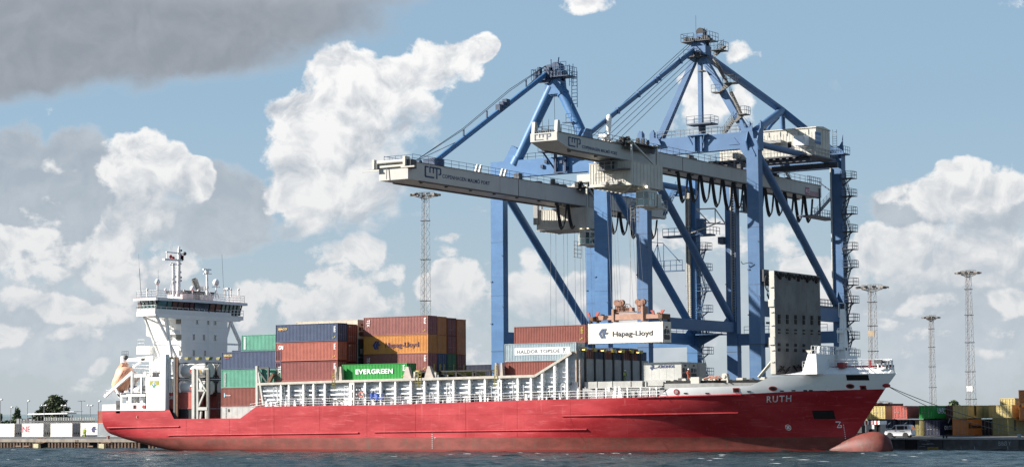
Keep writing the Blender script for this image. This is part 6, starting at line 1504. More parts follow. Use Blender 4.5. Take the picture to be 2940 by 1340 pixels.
for k in range(9): dk.box(31.4+k*.6, 26.7, 59.0, 31.8+k*.6, 27.6, 59.6+1.5*random.random()*(1 if k in (1, 2, 3, 4) else .5))
g.tube((34.1, 27.5, 61), (34.1, 27.5, 62.2), .12, 5); g.tube((35.4, 27.5, 61.2), (35.6, 27.5, 62.4), .12, 5)
dk.build('apex_platform', mat('dark blue machinery', (.03,.06,.13)), crA); g.build('apex_railing', mat('blue railing', (.07,.16,.30)), crA)
g = MB(); dk = MB()
g.beam((33.6, 27.3, 60.0), (31.0, -1.0, 43.0), .72, .36, up=(1,0,0)); a, b_ = Vector((33.6, 27.3, 60.6)), Vector((31.0, -1.0, 43.3))
fsA = g.build('forestay', BLUE_A, crA)
g = MB()
for t in (.38, .41, .44): c = a.lerp(b_, t); g.box(c.x-.4, c.y-.5, c.z-.5, c.x+.4, c.y+.5, c.z+.5)
for t in (.2, .55, .75): c = a.lerp(b_, t); g.box(c.x-.1, c.y-.1, c.z, c.x+.1, c.y+.1, c.z+1.1)
g.build('stay_joint', mat('dark blue machinery', (.03,.06,.13)), fsA)
g = MB(); 
for o_ in (.9, 1.2, -.8): g.path([(33.4, 27, 60.8+o_*.3), (32.6, 17.5, 55.0+o_), (31.6, 6.0, 47.9+o_*.8), (30.4, -5.5, 42.6)], .045, 4)
g.tube((34.6, 27.6, 57), (34.9, 27.5, 45.5), .04, 4); g.tube((37.6, 27.6, 54), (38.0, 27.5, 46.2), .04, 4); g.build('stay_rope', IRON, crA)
g = MB(); g.box(29.9, -2.2, 42.15, 32.0, .4, 43.5); g.tube((29.5, -4.6, 42.6), (31.2, -4.6, 42.6), .45, 12); g.tube((29.5, -6.2, 42.55), (31.2, -6.2, 42.55), .4, 12); g.build('stay_anchor', mat('dark blue machinery', (.03,.06,.13)), crA)
g = MB(); g.box(28.5, 38.5, 46.0, 34.5, 45.5, 47.0); g.box(27, 47, 44.5, 38.5, 52, 45.8); g.build('machinery_house', CREAM, crA)
# boom tip: fender beam, arms, floodlights
g = MB(); g.box(28.3, -11.3, 41.35, 33.4, -11.01, 41.75); g.tube((28.3, -11.35, 42.1), (33.3, -11.35, 42.1), .3, 10); g.box(27.4, -11.6, 41.2, 27.8, -11.0, 42.6); g.box(33.1, -11.8, 41.3, 33.5, -10.6, 42.75); g.box(25.5, -11.5, 40.9, 28.6, -11.3, 41.05); g.box(32.8, -11.9, 41.05, 35.2, -11.6, 41.25); g.build('buffer_beam', CREAM, crA)
g = MB(); g.box(27.8, -11.5, 41.2, 28.3, -11.02, 42.0); g.box(33.5, -11.4, 41.0, 34.2, -9.9, 42.3); g.tube((29.8, -11.3, 39.6), (29.8, -11.1, 42.2), .06, 5); g.build('tip_gear', IRON, crA)
g = MB()
for k in range(2):
    y = 7.5+k*7.0
    for dy in (0, 1.0): g.beam((32.8, y+dy, 42.1), (32.9, y+dy+.5, 43.4), .30, .3)
g.build('boom_bracket', BOOMW, crA)
p0, p1, p2 = PX(1219, 490, 33.455), PX(1270, 500, 33.455), PX(1406, 500, 33.455); logo_boom(crA, 33.455, p0.y, 40.10, 1.72, 40.42, p1.y, p2.y)
p0, p1, p2 = PX(1631, 400, 62.605), PX(1671, 400, 62.605), PX(1772, 400, 62.605); logo_boom(crB, 62.605, p0.y, 41.78, 1.32, 41.85, p1.y, p2.y)
# little tip monogram on the taller crane
g = MB(); s = .95; x0_ = 59.0; z0_ = 42.45
for (u0, v0, u1, v1) in ((0,.06,.16,.94),(0,.84,.4,1),(0,0,1.1,.15),(.55,.42,.69,1),(.55,.86,2.0,1),(1.0,.42,1.14,.9),(1.5,0,1.66,.9),(1.9,.5,2.06,.94),(1.66,.42,2.0,.56)): g.box(x0_+u0*s*1.35, -17.02, z0_+v0*s*.9, x0_+u1*s*1.35, -17.0, z0_+v1*s*.9)
g.build('monogram', mat('slate lettering', (.10,.12,.17)), crB)
# girder furniture on the far crane
g = MB(); q = PY(1598, 432, 25.5); g.box(q.x-3.3, 25.2, q.z-.1, q.x+1.5, 27, q.z+.1); g.beam((q.x-2.6, 25.4, q.z), (q.x-.9, 26.9, q.z-3.2), .25, .25); g.beam((q.x-.9, 26.6, q.z-3.3), (q.x-.9, 26.6, q.z), .4, .4); g.beam((q.x+.9, 26.6, q.z-3.3), (q.x+.9, 26.6, q.z), .4, .4); g.beam((q.x+1.0, 25.4, q.z), (q.x+.9, 26.6, q.z-2), .2, .2); g.box(q.x-1.1, 26.3, q.z-3.5, q.x+1.1, 26.6, q.z-3.3)
g.build('girder_bracket', mat('dark blue machinery', (.03,.06,.13)), crA)
g = MB(); g.rail([(q.x-3.3, 25.2, q.z+.1), (q.x+1.5, 25.2, q.z+.1)], h=1.3, step=.8, r=.04); g.rail([(q.x-3.3, 27, q.z+.1), (q.x+4.5, 27, q.z+.1)], h=1.3, step=.9, r=.04); g.rail([(26, 28.2, 46.3), (43, 28.2, 46.3)], h=1.1, step=1.5, r=.035); g.build('girder_railing', mat('blue railing', (.07,.16,.30)), crA)
g = MB()
for px, py in ((1568, 464), (1612, 465), (1557, 478), (1628, 482)): q = PY(px, py, 26.9); g.box(q.x-.25, 26.7, q.z-.25, q.x+.25, 27, q.z+.25)
g.build('girder_lug', mat('dark blue machinery', (.03,.06,.13)), crA)
thA = trolley(crA, 25.9, 35.6, 35.9, 42.5, 35.75, 38.95, 28.25, 33.45, 39.5, 42.1, (34.6, 37.5, 34.0), IRA)
g = MB(); g.box(25.5, 35.5, 36.6, 26.3, 36.0, 40.5)
for x in (27.0, 28.0, 29.5, 30.2, 31.6, 32.6, 33.1, 33.6, 34.6): g.tube((x, 38.5, 36), (x+.4*(x-30)*.2, 38.5, 13), .028, 4)
g.build('hoist_rope', GREY, crA)
# land leg of the far crane: lift rack, stair, platforms
g = MB(); g.box(43.0, 56.55, 19, 43.25, 57, 43); g.box(42.6, 56.55, 19, 42.75, 57, 43)
for k in range(80): g.box(42.9, 56.5, 19.2+k*.3, 43.45, 56.9, 19.3+k*.3)
g.build('lift_rack', GRIP, crA)
stair_tower(crA, 44.35, 57.3, 8.4, 36.5, 3.5, (BLUE_A, mat('blue railing', (.07,.16,.30)), mat('blue railing', (.07,.16,.30))))
q = PX(1990, 655, 45.0); g = MB(); zz_ = PX(1990, 672, 45).z
g.box(39.0, 55.0, zz_-.3, 48.0, 57.0, zz_); g.rail([(39.0, 55.0, zz_), (48.0, 55.0, zz_), (48.0, 58.5, zz_)], h=1.2, step=1.1, r=.045); g.box(45.2, 55.4, zz_, 46.4, 56.8, zz_+2.6); g.build('high_platform', mat('blue railing', (.07,.16,.30)), crA)
g = MB(); g.path([(45.0, 56.0, zz_+4.3), (48.5, 56.0, zz_+4.2), (50.4, 56.0, zz_+1.5), (45.5, 56.0, zz_+2.0)], .12, 5); g.tube((48.5,56,zz_+4.2),(48.5,56,zz_+1.7),.1,5); g.tube((45, 56, zz_+4.3), (47.6, 56, zz_+1.7), .1, 5); g.rail([(44.6, 54.5, zz_-.0), (50.2, 54.5, zz_+1.6)], h=.2, step=3, r=.05); g.build('lifting_jib', CREAM, crA)
g = MB(); z2 = PX(1930, 760, 45).z
q = PY(1895, 778, 60); q2 = PY(1963, 776, 60); g.box(q.x, 59.5, q.z-.15, q2.x, 60.5, q.z); g.rail([(q.x, 59.5, q.z), (q2.x, 59.5, q.z)], h=1.7, step=1.2, r=.05); g.tube(PY(1888, 750, 60), PY(1888, 655, 60), .07, 5); g.tube(PY(1902, 780, 60), PY(1888, 700, 60), .07, 5); g.tube(PY(1888, 700, 60), PY(1870, 745, 60), .07, 5); g.tube(PY(1905, 700, 60), PY(1905, 770, 60), .07, 5); g.tube(PY(1905, 700, 60), PY(1953, 752, 60), .07, 5); g.tube(PY(1870, 695, 60), PY(1905, 698, 60), .06, 5); g.build('side_gantry', mat('blue railing', (.07,.16,.30)), crA)
z3 = PX(1950, 965, 44).z; g = MB(); g.box(27, 56.6, 18.6, 49, 57.1, 18.75); g.rail([(27, 56.6, 18.75), (45.5, 56.6, 18.75), (49, 56.6, 18.75)], h=1.2, step=1.2, r=.045); g.box(45, 55, 18.5, 49, 58.6, 18.7); g.prism([(44.3, 16.5), (44.3, 18.5), (48.5, 18.5)], 'y', 57, 57.2); g.build('low_platform', mat('blue railing', (.07,.16,.30)), crA)
g = MB(); flight(g, (36.2, 52, 41.6), (37.2, 46, 38.5), 8); flight(g, (38.5, 56.2, 39.0), (41, 56.2, 43.6), 10); g.build('bridge_stair', mat('blue railing', (.07,.16,.30)), crA)
# ================================================================ spreader
sp = thing('spreader', 'faded orange lifting spreader clamped on the hanging white container', 'spreader', (62.2, sy, hz_+2.9))
SO = mat('faded spreader orange', (.50,.28,.20), rough=.55, var=.12, scale=1.5, streak=.5, streak_c=(.35,.17,.10), stretch=.6)
zt_ = hz_+2.9
g = MB(); g.box(sx0+.9, sy-.5, zt_+.5, sx1-.6, sy+.5, zt_+1.12); g.box(sx0+3.7, sy-.62, zt_+.42, sx0+8.6, sy+.62, zt_+1.25); g.box(sx0+3.6, sy-.75, zt_+.2, sx0+3.95, sy+.75, zt_+2.0); g.box(sx0+8.4, sy-.75, zt_+.2, sx0+8.75, sy+.75, zt_+2.3); g.build('main_beam', SO, sp)
g = MB(); g.box(sx0+.1, sy-1.2, zt_+.35, sx0+.75, sy+1.2, zt_+.95); g.box(sx1-.75, sy-1.2, zt_+.35, sx1-.1, sy+1.2, zt_+1.1); g.beam((sx0+.4, sy, zt_+.7), (sx0+1.8, sy, zt_+1.1), .9, .5); g.beam((sx1-.4, sy, zt_+.7), (sx1-1.4, sy, zt_+1.1), .9, .5)
g.build('end_beam', RUST, sp)
for x in (sx0+.1, sx1-.45):
    for y in (sy-1.22, sy+.92): g = MB(); g.box(x, y, zt_-.05, x+.32, y+.3, zt_+.5); g.build('twistlock', DARK, sp)
FL = mat('red orange flipper', (.55,.10,.06), var=.2)
for x, s in ((sx0+.2, -1), (sx0+1.35, 1), (sx1-1.45, -1), (sx1-.3, 1)):
    g = MB(); g.prism([(x-.12, zt_+1.0), (x+.12, zt_+1.0), (x+.3*s+.28, zt_+1.6), (x+.3*s-.28, zt_+1.6)], 'y', sy-1.2, sy-1.0); g.build('flipper', FL, sp)
for x in (60.6, 64.1):
    g = MB()
    for dx in (-.42, .42): g.tube((x+dx, sy-.25, zt_+2.9), (x+dx, sy+.25, zt_+2.9), .42, 14); g.beam((x+dx, sy, zt_+3.0), (x+dx*.5, sy, zt_+1.5), .3, .5)
    g.box(x-.5, sy-.3, zt_+2.4, x+.5, sy+.3, zt_+3.1); g.build('sheave_block', mat('rusty sheave block', (.36,.17,.11), var=.4, scale=3, streak=.6, streak_c=(.1,.06,.04)), sp)
g = MB(); g.box(60.2, sy-.5, zt_+1.5, 63.2, sy+.5, zt_+1.62); g.box(60.9, sy-.4, zt_+1.62, 61.5, sy+.4, zt_+2.35); g.box(61.8, sy-.4, zt_+1.6, 62.9, sy+.4, zt_+2.15); g.build('spreader_gear', SO, sp)
g = MB(); g.rail([(60.2, sy-.5, zt_+1.6), (62.2, sy-.5, zt_+1.6)], h=.8, step=.35, r=.04); g.path([(61.4, sy, zt_+2.3), (61.7, sy, zt_+2.7), (62.3, sy, zt_+2.6), (62.6, sy, zt_+2.1)], .05); g.build('spreader_rail', RUST, sp)
letter('STINIS', .6, (60.5, sy-.71, zt_+.75), (1,0,0), (0,0,1), mat('pale pink letters', (.62,.28,.34)), sp, width=2.6) if False else None
# ================================================================ water, quay, yard
def water_mat():
    m_ = bpy.data.materials.new('harbour water'); m_.use_nodes = True
    nt = m_.node_tree; n = NB(nt); b = nt.nodes['Principled BSDF']
    geo = n.node('ShaderNodeNewGeometry'); pos = geo.outputs['Position']
    b.inputs['Base Color'].default_value = (.012, .028, .038, 1)
    b.inputs['Roughness'].default_value = .24; b.inputs['IOR'].default_value = 1.33; b.inputs['Specular IOR Level'].default_value = .5
    w1 = n.noise(n.vmath('MULTIPLY', pos, (.8, 1.0, 0)), 1.3, 6, .62); w2 = n.noise(n.vmath('MULTIPLY', pos, (.35, .45, 0)), .6, 4, .6)
    c = n.mix(n.ramp(w2, .35, .7), (.010, .020, .023, 1), (.030, .050, .052, 1)); n.put(b.inputs['Base Color'], c)
    bn = n.node('ShaderNodeBump'); bn.inputs['Strength'].default_value = 1.0; bn.inputs['Distance'].default_value = .45
    n.put(bn.inputs['Height'], w1); n.put(b.inputs['Normal'], bn.outputs[0])
    return m_
def wave(x, y):
    h = 0
    for (kx, ky, a, p) in WV: h += a*sin(kx*x+ky*y+p)
    return h
random.seed(17); WV = []
for i in range(34):
    lam = 1.1*1.13**i*.9 if i < 22 else 2+random.random()*9
    th = radians(-35+random.gauss(0, 38)); k = 2*pi/lam
    WV.append((k*cos(th), k*sin(th), .0082*lam**.50*(.6+random.random()*.8), random.random()*6.28))
import numpy as np
wx = np.concatenate([[-9000, -3000, -900, -400, -200], np.arange(-112, 176, .62), [200, 400, 1000, 3000, 9000]])
wy = np.concatenate([[-3000, -900, -400, -250, -180], np.arange(-110, 24.2, .55)])
X, Yg = np.meshgrid(wx, wy); Zg = np.zeros_like(X)
for kx, ky, a, p in WV: Zg += a*np.sin(kx*X+ky*Yg+p)
Zg = Zg+.35*np.maximum(Zg, 0)**1.0*np.abs(Zg)/.2
edge_ = (X < -112) | (X > 176) | (Yg < -110) | (Yg > 23.6); Zg[edge_] = 0
nyg, nxg = X.shape
me = bpy.data.meshes.new('water')
vv = np.stack([X, Yg, Zg], -1).reshape(-1, 3)
idx = np.arange(nyg*nxg).reshape(nyg, nxg)
quads = np.stack([idx[:-1,:-1], idx[:-1,1:], idx[1:,1:], idx[1:,:-1]], -1).reshape(-1, 4)
me.vertices.add(len(vv)); me.vertices.foreach_set('co', vv.ravel())
me.loops.add(quads.size); me.loops.foreach_set('vertex_index', quads.ravel())
me.polygons.add(len(quads)); me.polygons.foreach_set('loop_start', np.arange(0, quads.size, 4)); me.polygons.foreach_set('loop_total', np.full(len(quads), 4))
me.polygons.foreach_set('use_smooth', np.ones(len(quads), bool)); me.update(calc_edges=True); me.validate()
me.materials.append(water_mat()); wo_ = bpy.data.objects.new('water', me); COL.objects.link(wo_); struct(wo_)
# whitecaps: scraps of foam
g = MB(); random.seed(91)
for i in range(80):
    x = -60+random.random()*200; y = -70+random.random()*66; s = .07+random.random()*.17; z = wave(x, y)+.05
    n_ = 7; pts = [(x+s*(2.6+2*random.random())*cos(2*pi*k/n_), y+s*.6*sin(2*pi*k/n_), z+.05*random.random()) for k in range(n_)]
    g.add(pts+[(x, y, z+.07)], [(k, (k+1) % n_, n_) for k in range(n_)], 0, True)
struct(g.build('water_foam', mat('wave foam', (.60,.63,.66), rough=.8)))
# ground: quay apron and land to the horizon
def ground_mat():
    m_ = mat('yard asphalt', (.16,.155,.15), rough=.85, var=.2, scale=.12, streak=0, spots=.3, streak_c=(.09,.09,.09)); return m_
g = MB(); ys = [24.3, 30, 50, 120, 400, 1500, 9000]; zs = [1.70, 1.72, 1.80, 1.85, 1.9, 2.2, 3.0]
for a in range(len(ys)-1):
    g.add([(-9000, ys[a], zs[a]), (9000, ys[a], zs[a]), (9000, ys[a+1], zs[a+1]), (-9000, ys[a+1], zs[a+1])], [(0,1,2,3)])
struct(g.build('ground', ground_mat()))
qw = thing('quay_wall', 'concrete quay edge on brown steel piles with a dark recess beneath', 'quay')
g = MB(); g.box(-300, 24.0, 1.12, -8, 25.6, 1.705); g.build('quay_deck_beam', mat('stained quay beam', (.33,.29,.24), rough=.85, var=.3, scale=.8, streak=.8, streak_c=(.17,.12,.08), stretch=.5, bump=.5), qw)
g = MB(); g.box(-300, 26.2, -1.5, -8, 26.4, 1.5); g.build('quay_recess', MBLACK, qw)  # black backing: the dark under the quay deck put into its colour
PILE = mat('rusty pile', (.24,.16,.115), rough=.8, var=.3, scale=2.5, streak=.6, streak_c=(.09,.07,.06), stretch=.3)
pm = MB(); pm.box(-.13, 0, -1.6, .13, .3, 1.13); pm.box(-.16, -.04, -1.6, -.06, 0, 1.13); pmesh = pm.mesh('pile', [PILE])
k = 0; x = -118.0
while x < -9:
    if (k % 15) not in (8, 9): o = bpy.data.objects.new('pile', pmesh); COL.objects.link(o); o.location = (x, 24.15, 0); o.parent = qw
    x += .82; k += 1
for px in (106, 294):
    q = PY(px, 1281, 23.8); g = MB(); g.box(q.x-.62, 23.5, -.1, q.x+.62, 24.1, .85); g.build('fender_block', mat('pale yellow fender', (.62,.56,.34), var=.15, streak=.5, streak_c=(.3,.25,.15)), qw)
    g = MB(); g.path([(q.x-.5, 23.9, 1.1), (q.x+1.2, 23.9, .95), (q.x+2.2, 23.9, 1.15)], .07); g.build('fender_chain', RUST, qw)
for px in (52, 75, 258): q = PY(px, 1276, 24); g = MB(); g.box(q.x-.7, 24.02, .25, q.x+.7, 24.14, .5); g.build('pile_waler', PILE, qw)
q = PY(220, 1276, 24); g = MB(); g.ladder((q.x, 23.92, -.2), (q.x, 23.92, 1.6), w=.5, r=.05); g.build('quay_ladder', RUST, qw)
g = MB(); q = PY(126, 1258, 24.8); g.path([(q.x-1.5, 24.5, 1.85), (q.x-.6, 24.6, 1.8), (q.x, 24.5, 2.0), (q.x+.8, 24.5, 1.8)], .08); tag(g.build('mooring_chain', RUST), 'rusty chain heap on the left quay edge', 'chain')
g = MB(); q = PY(311, 1256, 24.8); g.tube((q.x, 24.8, 1.7), (q.x, 24.8, 2.1), .28, 10, r2=.22); g.ball((q.x, 24.8, 2.15), .36, .3, .16); tag(g.build('bollard', mat('reddish bollard', (.40,.16,.12), var=.2)), 'rusty red bollard on the quay just under the ship stern', 'bollard')
qr = thing('quay_wall', 'dark steel and concrete quay wall ahead of the bow with painted letters', 'quay')
DKQ = mat('black quay face', (.050,.050,.052), rough=.75, var=.35, scale=.7, streak=.6, streak_c=(.12,.11,.10), stretch=.3, spots=.3)
g = MB(); g.box(-8, 24.0, -1.5, 300, 24.35, 1.62); g.build('quay_face', DKQ, qr)
g = MB(); g.box(-8, 23.9, 1.50, 300, 24.9, 1.705); g.build('quay_coping', mat('pale quay coping', (.48,.45,.42), rough=.8, var=.15, scale=1.5), qr)
for px0, px1, c in ((2600, 2632, 'IR'), (2634, 2706, 'DK'), (2709, 2925, 'GR'), (2560, 2598, 'DK')):
    a, b_ = PY(px0, 1275, 23.9).x, PY(px1, 1275, 23.9).x
    g = MB(); g.box(a, 23.86, -.3 if c != 'GR' else .1, b_, 23.99, 1.46); g.build('quay_panel', mat('dark grey quay panel', (.085,.085,.085), var=.3, scale=1.1, streak=.5, streak_c=(.16,.15,.14)) if c == 'GR' else (mat('black quay face', (.05,.05,.052)) if c == 'DK' else mat('black rubber fender', (.015,.015,.016), var=.3)), qr)
q = PY(2679, 1286, 23.8); g = MB(); g.box(q.x-.75, 23.6, -.1, q.x+.75, 23.86, .45); g.build('fender_block', mat('ochre fender', (.42,.27,.06), var=.25), qr)
q = PY(2867, 1278, 23.85); letter('BIBØ Y', .85, (q.x, 23.85, q.z), (1,0,0), (0,0,1), mat('faded white letters', (.40,.40,.40), var=.3, scale=3), qr, width=1.75)
random.seed(44); g = MB()
for k in range(9): q = PY(2640+random.random()*70, 1262+random.random()*22, 23.84); g.beam((q.x-.3, 23.84, q.z), (q.x+.3+random.random()*.5, 23.84, q.z+.06-.2*random.random()), .02, .05)
for px in (2799, 2894, 2760): q = PY(px, 1286, 23.84); g.beam((q.x, 23.84, q.z-.25), (q.x-.05, 23.84, q.z+.3), .03, .07)
g.build('quay_scrape', mat('faded white letters', (.40,.40,.40)), qr)
for px, s in ((2715, .8), (2937, 1.6)):
    q = PY(px, 1256, 24.8); g = MB()
    for dx in (-.28*s, .28*s): g.tube((q.x+dx, 24.6, 1.7), (q.x+dx, 24.6, 2.0), .16*s, 10); g.ball((q.x+dx, 24.6, 2.05), .22*s, .2*s, .12*s)
    tag(g.build('bollard', DARK if s < 1 else mat('pale bollard', (.5,.5,.48), var=.3)), ('small black twin bollard on the quay edge in front of the orange container' if s < 1 else 'pale bollard at the right end of the quay face'), 'bollard')
# ---------------------------------------------------------------- yard containers, left
gL = 'white containers along the left quay'
def left_box(px_right, label, L=6.058, y=57.0, color='white', py_top=1214, H=2.75, z=1.82, n=None):
    x1_ = PY(px_right, 1230, y).x
    return container(label, (x1_-L, y, z), L=L, H=H, color=color, kind='reefer' if color == 'white' else 'dry', group=gL), x1_-L
c, _ = left_box(41, 'white container cut by the left picture edge, shaded doors to its right')
def shaded_doors(c, L=6.058, H=2.75):  # ends turned from the sun: their shade is put into the door colour
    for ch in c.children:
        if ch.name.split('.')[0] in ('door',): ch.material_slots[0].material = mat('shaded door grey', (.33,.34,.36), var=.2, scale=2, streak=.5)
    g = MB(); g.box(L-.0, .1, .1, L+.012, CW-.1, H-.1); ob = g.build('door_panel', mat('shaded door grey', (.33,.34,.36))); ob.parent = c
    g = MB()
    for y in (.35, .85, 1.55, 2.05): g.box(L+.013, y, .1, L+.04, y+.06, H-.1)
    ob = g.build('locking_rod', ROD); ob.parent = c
shaded_doors(c)
c, x_ = left_box(124, 'white container with pink NE letters on the left quay'); shaded_doors(c)
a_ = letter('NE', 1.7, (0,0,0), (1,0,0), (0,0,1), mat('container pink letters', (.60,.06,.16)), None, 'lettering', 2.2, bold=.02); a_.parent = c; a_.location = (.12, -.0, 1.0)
c, _ = left_box(207, 'plain white container right of the one with pink letters'); shaded_doors(c)
for k, (px0, dx) in enumerate(((228, 6.058),)): 
    x0_ = PY(229, 1230, 62).x; c = container('white container near the stern with a dark blue logo, half in shadow', (x0_, 62, 1.85), H=2.75, color='white', kind='reefer', group=gL)
    lx = PY(262, 1230, 62).x-x0_; cshape(c, HL_LOGO, lx, .85, 1.15, mat('logo indigo', (.05,.05,.20)), y=-.0)
x0_ = PY(279.5, 1230, 55).x
container('red ribbed container on top, just left of the ship stern', (x0_, 55, 4.45), H=2.5, color='coral', group=gL)
container('grey ribbed container under the red one, just left of the ship stern', (x0_, 55, 1.82), H=2.6, color='lgrey', group=gL)
# ---------------------------------------------------------------- yard containers, right (doors towards the water)
gR = 'containers stacked in the yard ahead of the bow'
def yard(label, px, py_t, py_b, color, yf=50.0, L=6.058, text=None, tw=2.4, ts=.8, logo=None, tz=1.0, tx=3.0, z=None, tcol=None):
    x0_ = PY(px, 1230, yf).x
    zb_ = PY(px+20, py_b, yf).z if z is None else z; zt1 = PY(px+20, py_t, yf).z
    c = container(label, (x0_, yf+L, zb_), L=L, H=max(2.0, min(2.95, zt1-zb_)), color=color, rotz=-pi/2, group=gR)
    H_ = max(2.0, min(2.95, zt1-zb_))
    if text:                                   # on the long side that faces the bow direction (+x)
        a_ = letter(text, ts, (0,0,0), (-1,0,0), (0,0,1), tcol or SIGNW, None, 'lettering', tw, bold=.02); a_.parent = c; a_.location = (tx, CW+.03, tz)
    if logo:
        g = MB()
        for poly in logo[0]:
            f = [(logo[1]-u*logo[3], CW+.035, logo[2]+v*logo[3]) for u, v in poly]; k = len(f)
            g.add(f+[(a, CW, c_) for a, b_, c_ in f], [tuple(range(k))]+[(i, i+k, (i+1) % k+k, (i+1) % k) for i in range(k)])
        ob = g.build('logo', logo[4]); ob.parent = c
    return c
SW = [[(0,0),(.5,.75),(1.2,1.0),(.75,.5),(.3,.35)]]
DK_LOGO = mat('dark marks', (.05,.035,.02))
dark_sq = [[(0,0),(.45,0),(.45,1),(0,1)]]
B0 = 1.80
yard('ink blue container partly hidden behind the striped hut', 2492, 1203, 1249, 'dnavy', 56, z=B0)
for k, (px, lab) in enumerate(((2532, 'ink blue container with white letters behind the van, left one'), (2578, 'ink blue container with white letters behind the van, right one'))):
    c = yard(lab, px, 1204, 1249, 'dnavy', 52, z=B0)
    x0_ = c.location.x
    a_ = letter('CMA CGM', .62, (0,0,0), (0,1,0), (0,0,1), SIGNW, None, 'lettering', 1.5, bold=.02); a_.parent = c; a_.location = (6.1, .45, .75)
    g = MB(); f = [(6.10, .9+u*.55, 1.55+v*.55) for u, v in SW[0]]; g.add(f+[(6.06, b_, c_) for a, b_, c_ in f], [tuple(range(5))]+[(i, i+5, (i+1) % 5+5, (i+1) % 5) for i in range(5)]); ob = g.build('logo', SIGNW); ob.parent = c
yard('olive container with doors facing the water, beside the ink blue ones', 2628, 1206, 1249, 'olive', 52, z=B0)
yard('ink blue container with white side letters at the middle of the front row', 2655, 1204, 1250, 'dnavy', 50, z=B0, text='CMA CGM', tx=4.2, tw=3.4, ts=.9, tz=.9, logo=(SW, 2.6, 1.9, .8, SIGNW))
yard('orange container in the front row with a dark logo on its side', 2735, 1203, 1250, 'rorange', 50, z=B0, text='Hapag-Lloyd', tx=4.6, tw=4.2, ts=.7, tz=1.2, logo=([HL_LOGO[0], HL_LOGO[1]], 5.7, 1.1, .8, DK_LOGO), tcol=DK_LOGO)
yard('black container with brown door edge right of the orange one', 2812, 1202, 1250, 'black', 56, z=B0)
yard('coral container roof just above the ink blue front container', 2652, 1200, 1203, 'coral', 56.5, z=4.35-2.1)
yard('straw container roof showing above the orange one', 2735, 1198, 1203, 'yellow', 56.5, z=2.4)
yard('large olive container at the right end of the front row', 2850, 1198, 1250, 'olive', 47, L=12.192, z=B0, logo=(dark_sq, 9.6, .75, 1.6, DK_LOGO))
U0 = 4.42
def up(*a, **k): return yard(*a, **k)
up('brown container at the back above the straw coloured one by the bow', 2512, 1165, 1190, 'brown', 62, z=4.9)
up('straw yellow container closest to the bow, upper row', 2501, 1173, 1203, 'yellow', 54, z=U0, logo=(dark_sq, 3.2, .5, 1.5, DK_LOGO))
up('yellow container behind, its door edge beside the bow', 2488, 1178, 1203, 'yellow', 58, z=U0-.2)
up('red container with white door marks, upper row', 2563, 1164, 1203, 'red', 51, z=U0)
up('green container with white UASC letters, upper row', 2640, 1168, 1204, 'evergreen', 52, z=U0, text='UASC', tx=4.6, tw=3.2, ts=1.2, tz=.8)
up('brown container between the green and the straw yellow ones', 2696, 1170, 1203, 'brown', 57, z=U0)
up('straw yellow container in the middle of the upper row', 2737, 1168, 1199, 'yellow', 52, z=U0, logo=(dark_sq, 3.3, .45, 1.5, DK_LOGO))
up('second straw yellow container behind the middle one', 2790, 1169.5, 1199, 'yellow', 58.6, z=U0, logo=(dark_sq, 3.3, .45, 1.5, DK_LOGO))
up('narrow yellow container further back, upper row', 2840, 1172, 1201, 'yellow', 56, z=U0)
up('straw yellow container with lit doors near the right edge, upper row', 2862, 1164, 1197, 'yellow', 50, z=U0, L=6.058, logo=(dark_sq, 2.7, .5, 1.6, DK_LOGO))
up('yellow container at the back above its neighbours near the right edge', 2873, 1158, 1180, 'yellow', 60, z=5.5)
up('rust orange container cut by the right picture edge, tallest in the yard', 2927, 1143, 1195, 'rorange', 50, L=12.192, z=6.9-.3)
up('rust orange container under the tallest one at the right picture edge', 2927, 1170, 1200, 'rorange', 50, L=12.192, z=U0-.35)
c = container('small blue container on the quay seen between ship stack and crane leg', (PY(1336, 1050, 45).x, 45, PY(1340, 1062, 45).z-6), L=3.0 if False else 6.058, H=2.6, color='dnavy', group=gR)
c.location.z = PY(1340, 1047, 45).z-2.6
container('blue container under the small blue one behind the ship stack', (c.location.x, 45, c.location.z-2.62), L=6.058, color='navy', group=gR); container('brown container lowest of the pile behind the ship stack', (c.location.x, 45, max(1.8, c.location.z-5.24)), L=6.058, color='brown', group=gR)
# striped hut
hx = PY(2487, 1230, 36); s_ = PY(2520, 1230, 36).x-hx.x
hut = thing('quay_hut', 'small pale hut with a red and white striped top band, behind the bulb', 'hut', (hx.x+1, 36, B0))
g = MB(); g.box(hx.x, 36, 1.7, hx.x+s_*.72, 38.5, 3.6); g.box(hx.x+s_*.72, 36.4, 1.7, hx.x+s_*1.15, 38.4, 3.6); g.build('hut_wall', mat('pale hut', (.55,.52,.47), var=.1), hut)
for k in range(8):
    g = MB(); a = hx.x-.05+k*s_*1.22/8; g.box(a, 35.9, 3.6, a+s_*1.22/8-.01, 38.6, 4.15); g.build('stripe', SIGNW if k % 2 else mat('stripe red', (.55,.05,.05)), hut)
g = MB(); g.box(hx.x+s_*.25, 35.95, 2.4, hx.x+s_*.7, 36.01, 2.9); g.box(hx.x+s_*.85, 36.3, 2.5, hx.x+s_*1.1, 36.41, 3.5); g.build('hut_opening', MBLACK, hut)
g = MB(); g.box(hx.x+s_*.45, 35.93, 2.95, hx.x+s_*.7, 35.99, 3.55); g.build('hut_notice', SIGNW, hut)
